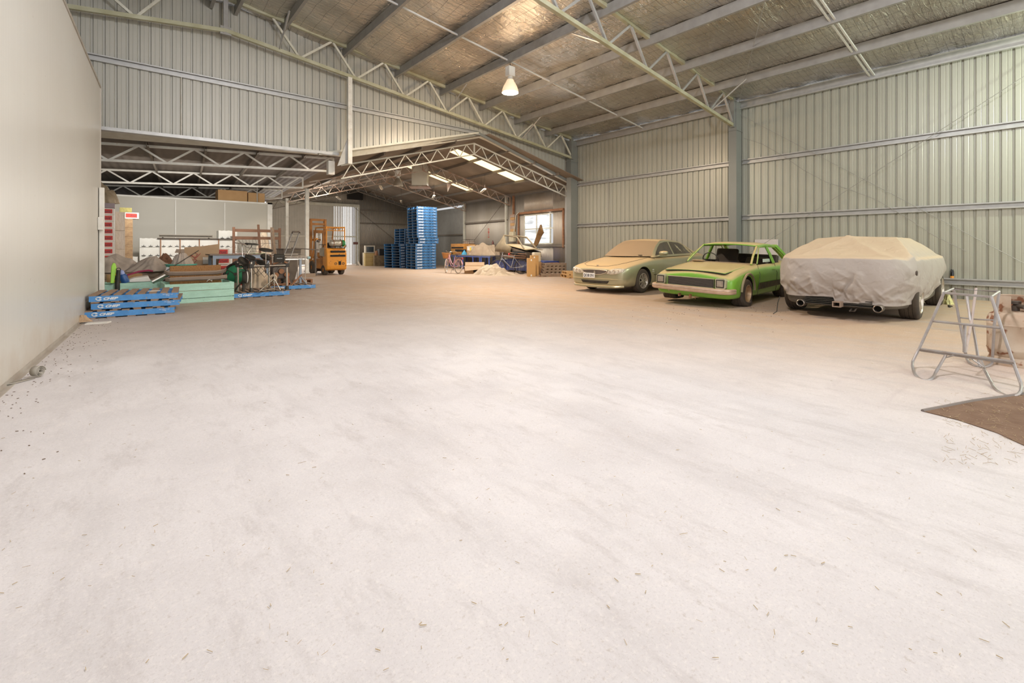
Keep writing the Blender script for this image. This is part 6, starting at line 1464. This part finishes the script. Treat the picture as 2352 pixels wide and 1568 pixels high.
m = MB(); m.box(-.15, -.138, -.2, -.08, .02, .18); obj('yellow_label', m, mat('yellow_label', (.85, .6, .05), .5), r)
blockbox('box_under', 'tan block under the white plastic box', 'block', P2(3.80, 7.45, .79), .28, .42, .225, card_lt, -PHI)
clothmound('blue_cloth', 'bright blue crumpled bag on the bench', 'bag', P2(3.68, 8.0, .79), .3, .4, .22, mat('bright_blue_cloth', (.06, .34, .55), .6), 33, fold=.04)
for k, s in enumerate((9.6, 8.7, 7.1, 6.6)): blockbox('hand_tool', ['dark drill on the bench behind the bicycle handlebar', 'brown tool roll on the bench', 'small grey jar pair on bench', 'dark oily parts on the bench edge'][k], 'tool', P2(3.65, s, .79), .14, .30, [.14, .10, .08, .10][k], [black_trim, rust, white_p, darkmetal][k], -PHI, bevel=.02)
clothmound('hessian_sheet', 'large tan hessian heap covering the end of the bench', 'sacking', P2(3.95, 6.2, .79), .95, 2.4, .50, canvas2, 41, fold=.10, pk=3.0)
m = MB(); m.lathe([(.001, 0), (.06, 0), (.06, .10), (.03, .14), (.03, .20), (.001, .2)]); tag(obj('paint_pot', m, mat('dark_red_pot', (.16, .05, .04), .5), smooth=40, loc=P2(4.80, 6.8, 1.375)), 'small dark red pot on the girt above the sacking', 'pot')
r = thing('wire_crate', 'grey wire crate on the wall ledge above plywood chest', 'crate', tuple(P2(4.3, 8.6, 1.41)), -PHI)
m = MB()
for z in (0, .12, .24): m.tube([(-.2, -.4, z), (.2, -.4, z), (.2, .4, z), (-.2, .4, z)], .008, 4, True)
for y in (-.4, -.2, 0, .2, .4): m.bar((-.2, y, 0), (-.2, y, .24), .012)
obj('wire', m, darkmetal, r); m = MB(); m.box(-.17, .17, -.36, .3, .01, .16); obj('contents', m, canvas, r)
r = thing('open_carton', 'open brown carton with splayed flaps in front of the bench', 'carton', tuple(W(1090, 568, 21.3).xy)+(0,), -.65)
m = MB()
for p in (((-.45, -.3, 0), (.45, -.3, 0), (.45, -.3, .34), (-.45, -.3, .34)), ((-.45, .3, 0), (.45, .3, 0), (.45, .3, .34), (-.45, .3, .34)), ((-.45, -.3, 0), (-.45, .3, 0), (-.45, .3, .34), (-.45, -.3, .34)), ((.45, -.3, 0), (.45, .3, 0), (.45, .3, .34), (.45, -.3, .34)), ((-.45, -.3, .004), (.45, -.3, .004), (.45, .3, .004), (-.45, .3, .004))): m.add(p, [(0, 1, 2, 3)])
obj('box', m, card, r, solid=.008, fix=False)
for p in (((-.45, -.3, .34), (-.45, .3, .34), (-.62, .28, .20), (-.66, -.28, .12)), ((-.45, -.3, .34), (.45, -.3, .34), (.40, -.52, .22), (-.40, -.56, .14)), ((-.45, .3, .34), (.45, .3, .34), (.45, .45, .50), (-.45, .45, .50))): m = MB(); m.add(p, [(0, 1, 2, 3)]); obj('flap', m, card_lt, r, solid=.008, fix=False)
m = MB(); m.box(-.05, .12, -.312, -.305, .06, .26); obj('hand_hole', m, well_m, r)
q = W(1130, 568, 20.2); clothmound('sack_heap', 'pale hessian heap spread on the floor before grey bicycle', 'sacking', (q.x, q.y, 0), 1.5, 1.0, .46, beige, 52, fold=.09, pk=1.6, rz=-.6)
q = W(1152, 568, 19.7); clothmound('sack_heap', 'low pale hessian skirt lying flat on the floor', 'sacking', (q.x, q.y, 0), 1.4, .6, .12, beige, 57, fold=.09, pk=1.4, rz=-.65)
for k in range(4):
    q = P2(4.47, 1.9+1.0*k); r = thing('blue_bulk_bin', 'dark blue plastic bin along the wall, %s from the corner column' % ordinal(k), 'bin', tuple(q), -PHI, 'dark blue bins along the wall')
    m = MB(); m.box(-.45, .45, -.47, .47, .08, .58); obj('body', m, bin_blue, r, bevel=.015)
    m = MB()
    for z in (.12, .33, .54): m.box(-.465, -.45, -.47, .47, z-.015, z+.015)
    for y in (-.3, 0, .3): m.box(-.462, -.45, y-.012, y+.012, .1, .56)
    obj('ribs', m, bin_blue, r)
    m = MB(); m.box(-.45, .45, -.45, -.3, 0, .08); m.box(-.45, .45, .3, .45, 0, .08); obj('feet', m, wood_old, r)
# slatted crate of pigeonholes and small things
r = thing('slatted_crate', 'open brown crate with square compartments beside the blue bins', 'crate', tuple(W(1272, 568, 20.0).xy)+(0,), -.5); r.scale = (.62, 1, 1)
m = MB()
for x in [-.35+.14*k for k in range(6)]: m.box(x-.012, x+.012, -.2, .2, 0, .52)
for z in (.012, .18, .35, .52): m.box(-.36, .36, -.2, .2, z-.012, z+.012)
obj('grid', m, rust, r)
# wrecked car body lying on the bins
wreck_m = mat('dusty_wreck_paint', (.24, .185, .11), .7, .1, (.12, .09, .055), 2, .7, dust=.7, dustcol=(.34, .27, .17))
r = thing('car_wreck', 'dusty dismantled car rear body resting on the blue bins', 'car body', tuple(P2(3.98, 3.15, .58)), -PHI-.10)
# local x towards wall, y along the wall away from the camera (left in view)
m = MB(); secs = []
for y, w, z0, z1 in ((1.5, .30, .20, .62), (1.2, .42, .10, .80), (.7, .46, .06, .72), (0, .46, .05, .60), (-.7, .45, .08, .50), (-1.25, .38, .14, .42)):
    secs.append([(-w, y, z0+.05), (-w*1.05, y, (z0+z1)/2), (-w*.9, y, z1), (0, y, z1-.08), (w*.9, y, z1), (w, y, z0+.05), (0, y, z0)])
m.loft(secs); obj('lower_body', m, mat('dark_wreck_underside', (.07, .05, .035), .8, .1, (.14, .10, .07), 4, .8), r, smooth=30)
m = MB(); m.loft([[Vector(p) for p in row] for row in (
 [(-.50, 1.62, .42), (-.52, 1.1, .40), (-.52, .5, .36), (-.50, .05, .30)], [(-.53, 1.55, .62), (-.56, 1.1, .60), (-.56, .5, .56), (-.54, 0, .46)],
 [(-.48, 1.40, .80), (-.52, 1.05, .82), (-.52, .5, .72), (-.50, -.05, .62)], [(-.40, 1.22, .98), (-.42, 1.0, 1.0), (-.44, .75, .86), (-.44, .6, .78)], [(-.30, 1.14, 1.20), (-.30, 1.02, 1.22), (-.32, .9, 1.05), (-.34, .8, .9)])], False, False); obj('quarter_panel', m, wreck_m, r, smooth=50, solid=.02)
m = MB(); m.tube([(-.28, 1.12, 1.22), (-.25, .5, 1.17), (-.25, -.1, 1.10), (-.30, -.35, .98), (-.38, -.95, .56)], .034, 8); m.tube([(.3, 1.1, 1.2), (.3, -.1, 1.1), (.34, -.9, .56)], .04, 8); m.tube([(-.27, 1.1, 1.2), (.3, 1.1, 1.2)], .035, 6); obj('roof_rails', m, wreck_m, r, smooth=50)
m = MB(); m.grid(lambda i, j: (-.45+.9*j, .75-2.0*i, .76-.26*i+.03*math.sin(j*PI)), 10, 6); obj('boot_lid', m, mat('yellow_dusty_paint', (.36, .29, .12), .6, 0, (.24, .18, .09), 4, .7, dust=.5), r, smooth=50, solid=.02)
m = MB(); m.grid(lambda i, j: (-.49+.02*math.sin(i*9), .35-1.55*i, .28+.20*j-.07*i), 10, 3); obj('open_engine_bay', m, well_m, r, solid=.01)
for k in range(3): m = MB(); m.tube([(-.52, .3-.1*k, .18+.1*k), (-.54, -.5, .14+.1*k), (-.50, -1.3, .14+.09*k)], .018, 6); obj('bumper_bars', m, rust, r)
m = MB(); m.lathe([(.001, -.03), (.06, -.02), (.06, .02), (.001, .02)], (-.56, .10, .30), 'x', 14); obj('tail_lamp', m, MATS['red_reflector'], r, smooth=40)
r = thing('palm_frond', 'twisted brown palm-like frond sticking up in front of the window', 'frond', tuple(P2(4.45, 2.6, 1.0)), -PHI)
m = MB()
for k in range(7): a = .02*k; m.tube([(-.02*k*.3, .25, 0), (-.05, .0-.05*k, .40), (-.12+.01*k, -.32-.035*k, .85-.02*k), (-.15, -.50-.05*k, 1.10-.035*k)], [.035, .028, .022, .03], 5)
m.prism([(-.13, -.40, .92), (-.13, -.78, .86), (-.14, -.62, 1.25), (-.14, -.52, 1.24)], (.02, 0, 0)); obj('fronds', m, mat('dry_frond', (.26, .15, .06), .85, 0, (.16, .09, .04), 8, .8), r)
m = MB(); m.box(-.06, .06, .15, .4, -.42, .03); obj('stalk', m, MATS['dry_frond'], r)
r = thing('jerry_can', 'dusty white plastic drum beside the tall cartons', 'drum', tuple(W(1232, 568, 20.3).xy)+(0,), -.3)
m = MB(); m.box(-.17, .17, -.14, .14, .56, .98); obj('body', m, mat('dusty_white_drum', (.68, .58, .42), .5, 0, (.55, .44, .30), 4, .7), r, bevel=.04)
m = MB(); m.lathe([(.001, .98), (.04, .98), (.04, 1.02), (.001, 1.02)], (.08, 0, 0)); obj('cap', m, black_trim, r)
m = MB(); m.box(-.17, .17, -.15, .15, 0, .56); obj('stand_box', m, card, r)
r0 = thing('tall_carton', 'tall brown carton standing on the floor, the front one of two', 'carton', tuple(W(1220, 568, 19.0).xy)+(0,), -.52)
m = MB(); m.box(-.16, .16, -.14, .14, 0, .76); obj('box', m, mat('clean_cardboard', (.56, .33, .13), .8, 0, (.50, .29, .11), 4, .5), r0, bevel=.004)
for z in (.05, .68): m = MB(); m.box(-.05, .0, -.146, -.140, z-.035, z+.035); obj('sticker', m, plate_w, r0)
c2 = dup(r0, tuple(W(1227, 568, 19.45).xy)+(0,), -.52, 'taller brown carton standing just behind the front one'); c2.scale = (1, 1, 1.14)
m = MB(); m.torus((0, 0, .012), .30, .010, 'z', 30, 5); m.torus((.06, .03, .014), .22, .010, 'z', 30, 5); m.tube([(.3, 0, .01), (.5, .1, .01), (.62, -.02, .01)], .010, 5)
tag(obj('extension_cord', m, mat('orange_cord', (.72, .20, .06), .6), smooth=40, loc=tuple(W(1255, 568, 19.25).xy)+(0,)), 'coil of orange cord lying on the floor', 'cord')
# wall fittings
blockbox('switchboard', 'cream electrical box on the wall behind the car wreck', 'switchboard', P2(4.78, 4.92, 1.50), .16, .40, .50, mat('cream_box', (.60, .55, .40), .5, 0, (.4, .32, .2), 8, .7), -PHI)
m = MB(); m.tube([P2(4.80, 4.8, 2.0), P2(4.80, 4.7, 2.4), P2(4.80, 4.65, 2.85), P2(4.80, 4.4, 2.98)], .02, 8); tag(obj('conduit', m, cream, smooth=40), 'thin white conduit climbing from the cream electrical box', 'conduit')
r = thing('wall_duct', 'brown slatted timber duct above the cream electrical box', 'duct', tuple(P2(4.86, 4.98, 2.02)), -PHI)
for k in range(6): m = MB(); m.box(-.05, .05, -.18, .18, k*.15, k*.15+.14); obj('slat', m, rusty_cream if k % 2 else card, r)
m = MB(); m.obox(P2(4.9, 4.98, 3.4), X2*.04, Y2*.05, (0, 0, .52)); tag(obj('rusty_post', m, rust), 'short rusty post above the slatted duct', 'post')
for k, (s, rr) in enumerate(((.75, .045), (.42, .035), (.18, .030))):
    m = MB(); m.cyl(P2(4.85, s, .25 if k else .0), P2(4.85, s, 3.8), rr, 10)
    if k: m.cyl(P2(4.85, s, .0), P2(4.85, s, .25), rr*1.5, 10)
    tag(obj('downpipe', m, mat('pale_pipe', (.58, .56, .52), .45, .2, (.45, .38, .30), 4, .6), smooth=40), '%s of three pale pipes up the wall, counted from the window' % ordinal(k).capitalize(), 'pipe', 'pipes beside the corner column')
m = MB()
for z in (.5, 1.35, 2.25, 2.9): m.obox(P2(4.83, .35, z), X2*.02, Y2*.28, (0, 0, .025))
tag(obj('pipe_clamp', m, galv_dull), 'horizontal clamps holding pale pipes beside corner column', 'clamps')
m = MB(); m.torus((0, 0, .36), .05, .012, 'x', 14, 5); m.torus((0, 0, .20), .05, .012, 'x', 14, 5); m.tube([(0, 0, .3), (0, 0, .0)], .012, 5); m.torus((0, 0, -.05), .05, .015, 'x', 12, 5, PI, 2*PI)
tag(obj('chain_hooks', m, mat('red_hook', (.48, .06, .04), .5), smooth=40, loc=P2(4.75, 7.15, 1.85)), 'red lifting hooks hanging on the corrugated wall', 'hooks')
m = MB(); m.box(XR-.06, XR-.02, 5.35, 6.0, 0.42, 1.44); m.box(XR-.065, XR-.06, 5.60, 5.68, .45, 1.44); tag(obj('white_sheet', m, mat('pale_sheet', (.66, .62, .60), .6)), 'pale sheet panel on the right wall behind green car', 'panel')
r = thing('spray_can', 'black spray can with orange base standing on lowest girt', 'can', (XR-.045, 1.60, .482))
m = MB(); m.lathe([(.001, 0), (.033, 0), (.033, .05)]); obj('base_band', m, mat('orange_band', (.75, .30, .04), .4), r, smooth=40)
m = MB(); m.lathe([(.033, .05), (.033, .16), (.024, .18), (.024, .20), (.001, .20)]); obj('body', m, MATS['gloss_black'], r, smooth=40)
q = G(2176, 698); clothmound('plastic_bag', 'small yellow and white plastic bag on the floor by the wall', 'bag', (q.x, q.y, 0), .28, .22, .20, mat('yellow_white_bag', (.85, .80, .35), .5, 0, (.15, .15, .12), 14, .7), 61, fold=.03)
m = MB(); m.tube([(0, 0, .01), (.08, .03, .015), (.16, -.01, .01), (.2, .05, .02)], .014, 6); tag(obj('rubber_scrap', m, black_trim, loc=G(2182, 706)), 'black rubber scrap on the floor by the covered car', 'scrap')

# second row: old desk with screen by the end wall
r = thing('drawer_cabinet', 'yellow-brown drawer cabinet under the old screen', 'cabinet', tuple(W(851, 568, 30).xy)+(0,), -.25)
m = MB(); m.box(-.38, .38, -.3, .3, 0, .82); obj('body', m, mat('yellow_brown_wood', (.48, .36, .14), .6, 0, (.38, .27, .10), 3, .6), r)
for k in range(3): m = MB(); m.box(-.33, .33, -.315, -.30, .05+.26*k, .28+.26*k); obj('drawer', m, MATS['yellow_brown_wood'], r, bevel=.006)
r = thing('old_monitor', 'old cream screen standing on the drawer cabinet', 'screen', tuple(W(849, 568, 30).xy)+(.825,), -.25)
m = MB(); m.box(-.31, .31, -.2, .25, 0, .50); obj('case', m, mat('old_cream_plastic', (.55, .50, .40), .5), r, bevel=.02)
m = MB(); m.box(-.23, .23, -.206, -.2, .07, .42); obj('glass', m, mat('dark_screen', (.03, .035, .03), .15), r)
blockbox('desk_side', 'upright cream panel left of the drawer cabinet', 'panel', tuple(W(836, 568, 30.2).xy)+(0,), .10, .5, .86, mat('cream_panel2', (.58, .50, .36), .6), -.25)
blockbox('low_table', 'low brown table between the cabinet and pallets', 'table', tuple(W(871, 568, 29.8).xy)+(0,), .72, .5, .68, mat('brown_clutter', (.32, .24, .13), .8, 0, (.12, .08, .05), 6, .8, bump=.4), -.25)
m = MB(); m.lathe([(.001, 0), (.16, 0), (.16, .1), (.1, .30), (.001, .32)]); tag(obj('fan_guard', m, rust, smooth=40, loc=tuple(W(866, 568, 29.8).xy)+(.68,)), 'round rusty fan on the low table beside the screen', 'fan')
blockbox('black_box', 'black jagged box on the low table next to pallets', 'box', tuple(W(875, 568, 29.8).xy)+(.68,), .4, .3, .42, black_trim, .1)
blockbox('white_offcut', 'small white offcut leaning on the door post', 'offcut', tuple(W(828, 568, 30.2).xy)+(0,), .10, .03, .32, white_p, rot=(0, -.6, 0))
blockbox('red_box', 'small dark red box with white label on end wall girt', 'box', P2(.35, SE-.12, 1.40), .30, .06, .16, mat('dark_red_box', (.16, .06, .05), .6), -PHI)

# ================================================================ NEAR RIGHT: trestle, gas cylinder, soil bed
tr_m = mat('grey_galv_tube', (.42, .42, .43), .42, .5, (.30, .22, .16), 9, .6, bump=.15, bscale=40)
def WT(u, v, t): return W(u, v, t)
r = thing('trestle', 'grey tubular steel trestle with rectangular top and looped feet', 'trestle', (0, 0, 0))
def tt(nm, pts, rad=.0118, mt=tr_m):
    # rounded path
    P_ = [Vector(p) for p in pts]; m = MB(); m.tube(P_, rad, 10); o = obj(nm, m, mt, r, smooth=50); return o
def loopfoot(a, b, c, d, n=10):
    """from leg end a curving along the floor b, c to d"""
    out = []
    for k in range(n+1):
        t = k/n; out.append(a*(1-t)**3+3*b*t*(1-t)**2+3*c*t*t*(1-t)+d*t**3)
    return out
TL = WT(2168, 671, 4.50); TR = WT(2277, 678, 4.12); BR = WT(2295, 669, 4.62); BL = WT(2190, 662, 4.95)
for p in (TL, TR, BR, BL): p.z = .755
tt('top_frame', [TL, TR, BR, BL, TL])
L1 = WT(2093, 838, 4.62); L1.z = .10; LF1 = G(2104, 864); LF2 = G(2150, 872); L2 = WT(2163, 838, 4.35); 
tt('front_left_leg', [TL, WT(2140, 737, 4.55), WT(2115, 792, 4.58)]+loopfoot(WT(2096, 830, 4.58), G(2090, 868)+Vector((0, 0, -.025)), G(2140, 884)+Vector((0, 0, -.025)), WT(2149, 855, 4.28))+[WT(2172, 816, 4.35)])
R1 = WT(2345, 880, 3.85)
tt('front_right_leg', [TR, WT(2300, 752, 4.0), WT(2325, 825, 3.9)]+loopfoot(WT(2344, 878, 3.84), G(2360, 918)+Vector((0, 0, -.02)), G(2292, 914)+Vector((0, 0, -.02)), WT(2276, 876, 4.02))+[WT(2262, 850, 4.2), WT(2252, 826, 4.3)])
tt('back_leg', [BL, WT(2204, 740, 4.95), WT(2217, 805, 4.9)]+loopfoot(WT(2221, 825, 4.85), G(2232, 846)+Vector((0, 0, .0)), G(2272, 848)+Vector((0, 0, .0)), WT(2279, 832, 4.7))+[WT(2284, 745, 4.65), BR])
tt('lower_rail', [WT(2113, 801, 4.58), WT(2330, 831, 3.88)], .012); tt('lower_rail', [WT(2114, 804, 4.60), WT(2331, 835, 3.90)], .012)
tt('middle_rail', [WT(2142, 737, 4.55), WT(2299, 753, 4.0)]); tt('back_rail', [WT(2203, 729, 4.95), WT(2240, 733, 4.8), WT(2284, 735, 4.65)], .008)
tt('upright', [WT(2216, 745, 4.3), WT(2215, 809, 4.28)], .013)
tt('diagonal', [WT(2220, 676, 4.85), WT(2229, 735, 4.75), WT(2234, 745, 4.7), WT(2250, 842, 4.55)], .012); tt('diagonal', [WT(2242, 662, 4.9), WT(2232, 735, 4.75), WT(2217, 810, 4.3)], .012, mat('pinkish_tube', (.48, .40, .36), .6))
tt('brace', [WT(2168, 822, 4.35), WT(2190, 816, 4.28)], .006); tt('brace', [WT(2232, 824, 4.3), WT(2260, 843, 4.2)], .006)
r = thing('gas_cylinder', 'rusty beige gas cylinder standing behind the trestle at the frame edge', 'gas cylinder', tuple(W(2333, 568, 4.72).xy)+(0,), .3)
cyl_m = mat('rusty_cylinder_paint', (.58, .50, .40), .6, .1, (.38, .24, .15), 3.5, .9, bump=.2, spots=.42, spotcol=(.24, .10, .05), spotscale=9)
m = MB(); m.lathe([(.001, .06), (.16, .06), (.20, .10), (.21, .15), (.214, .16), (.21, .17), (.21, .40), (.215, .41), (.21, .42), (.21, .46), (.19, .515), (.13, .545), (.001, .55)], n=40); obj('body', m, cyl_m, r, smooth=50)
m = MB(); m.lathe([(.19, 0), (.21, 0), (.21, .03), (.185, .10), (.17, .10)], n=32); obj('foot_ring', m, cyl_m, r, smooth=50)
m = MB(); m.torus((0, 0, .60), .001, .001, 'z', 4, 3) if False else None
secs = []
for k in range(29):
    a = math.radians(-155+k*11); secs.append([(.15*math.cos(a), .15*math.sin(a), .52), (.15*math.cos(a), .15*math.sin(a), .70), (.158*math.cos(a), .158*math.sin(a), .705), (.158*math.cos(a), .158*math.sin(a), .52)])
m.loft(secs); obj('collar', m, cyl_m, r, smooth=40)
m = MB(); m.lathe([(.001, .54), (.03, .54), (.03, .60), (.001, .60)]); m.cyl((-.11, -.04, .60), (.02, 0, .60), .022, 12); m.lathe([(.001, .62), (.04, .62), (.04, .65), (.001, .65)]); obj('valve', m, darkmetal, r, smooth=40)
# soil strip cut in the slab
soil = mat('brown_soil', (.135, .075, .045), .95, 0, (.22, .14, .09), 7, .8, bump=.6, bscale=30, spots=.30, spotcol=(.5, .42, .30), spotscale=70)
m = MB(); P_ = [G(2119, 945), G(2235, 922), G(2352, 906), G(2460, 900), G(2480, 1010), G(2352, 1024), G(2290, 995), G(2200, 965)]
m.prism([(p.x, p.y, .002) for p in P_], (0, 0, .004)); tag(obj('soil_patch', m, soil), 'dark brown patch of bare soil and straw at the frame edge', 'soil patch')
m = MB(); m.tube([(p.x, p.y, .006) for p in P_[:4]], .012, 6); tag(obj('slab_edge', m, mat('grey_slab_edge', (.22, .19, .17), .9)), 'grey raised concrete edge along the soil patch', 'edging')
# straw and chips scattered over the slab: countless small litter
straw = mat('straw_bits', (.62, .50, .30), .8, 0, (.26, .18, .10), 3, .9, coord='Generated'); m = MB(); rr = random.Random(5)
for k in range(300):
    u, v = rr.uniform(0, 2352), 660+(rr.random()**1.0)*890
    if u < 330 and v < 900: continue
    p = G(u, v); t = (p-Vector((0, 0, 0))).length; a = rr.uniform(0, PI); l = rr.uniform(.003, .011)*(1 if rr.random() < .96 else 2.2); w = rr.uniform(.0008, .002)
    if u > 2050 and v < 1050 and rr.random() < .3: pass
    d = Vector((math.cos(a), math.sin(a), 0)); m.bar(p+Vector((0, 0, .004))-d*l, p+Vector((0, 0, .005))+d*l, w, w)
for k in range(170):
    u, v = rr.uniform(2140, 2352), rr.uniform(905, 1070); p = G(u, v); a = rr.gauss(.3, .6); l = rr.uniform(.005, .028); d = Vector((math.cos(a), math.sin(a), 0)); m.bar(p+Vector((0, 0, .009))-d*l, p+Vector((0, 0, .011))+d*l, .0014, .0014)
o = obj('straw_litter', m, straw); tag(o, 'scattered straw and leaf chips over the concrete floor', 'straw', kind='stuff')
m = MB()
for k in range(420):
    f = rr.random(); p = A0+(A1-A0)*(.42+.56*f)+Vector((.05+abs(rr.gauss(0, .22)), 0, .003)); a = rr.uniform(0, PI); l = rr.uniform(.002, .008); d = Vector((math.cos(a), math.sin(a), 0)); m.bar(p-d*l, p+d*l, .004, .003)
for k in range(60):
    p = G(rr.uniform(1450, 1820), 702+abs(rr.gauss(0, 20))); a = rr.uniform(0, PI); l = rr.uniform(.003, .010); d = Vector((math.cos(a), math.sin(a), 0)); m.bar(p+Vector((0, 0, .004))-d*l, p+Vector((0, 0, .004))+d*l, .006, .005)
o = obj('dirt_crumbs', m, mat('dirt_crumb', (.16, .10, .06), .95)); tag(o, 'small dirt crumbs along the white wall and before the cars', 'dirt', kind='stuff')
# odd bits near the white wall
m = MB()
for k in range(26): pass
spiral = [(.05*(1-k/60)*math.cos(k*.42)+.0, 0.02*0+.0, .055+.05*(1-k/60)*math.sin(k*.42)) for k in range(44)]
m.loft([[(a, -.03, c), (a, .03, c)] for a, b, c in spiral]+[], False, False); m.loft([[(-.05, -.03, .004), (-.05, .03, .004)], [(-.20, -.02, .006), (-.20, .04, .006)], [(-.30, -.03, .02), (-.30, .02, .02)]], False, False)
tag(obj('rubber_strip', m, mat('grey_strip', (.36, .33, .28), .7), smooth=60, solid=.004, loc=G(86, 866), rot=(0, 0, .9)), 'coiled grey rubber strip on the floor by the white wall', 'strip')
m = MB(); m.prism([(0, -.05, .0), (.26, -.05, 0), (.30, .07, 0), (.02, .08, 0)], (0, 0, .02)); tag(obj('white_tile', m, white_p, loc=G(196, 745), rot=(0, 0, -.1)), 'white flat tile on the floor at the blue pallet corner', 'tile')
p = G(196, 742); clothmound('crumpled_paper', 'crumpled brown paper heap lying on the white tile', 'paper', (p.x-.05, p.y+.02, .02), .26, .15, .07, card_lt, 71, fold=.03)
m = MB(); m.box(-.09, .09, -.02, .02, 0, .012); tag(obj('white_stick', m, white_p, loc=(.40, 10.72, .394), rot=(0, 0, -.1)), 'short white stick on the top blue pallet', 'stick')
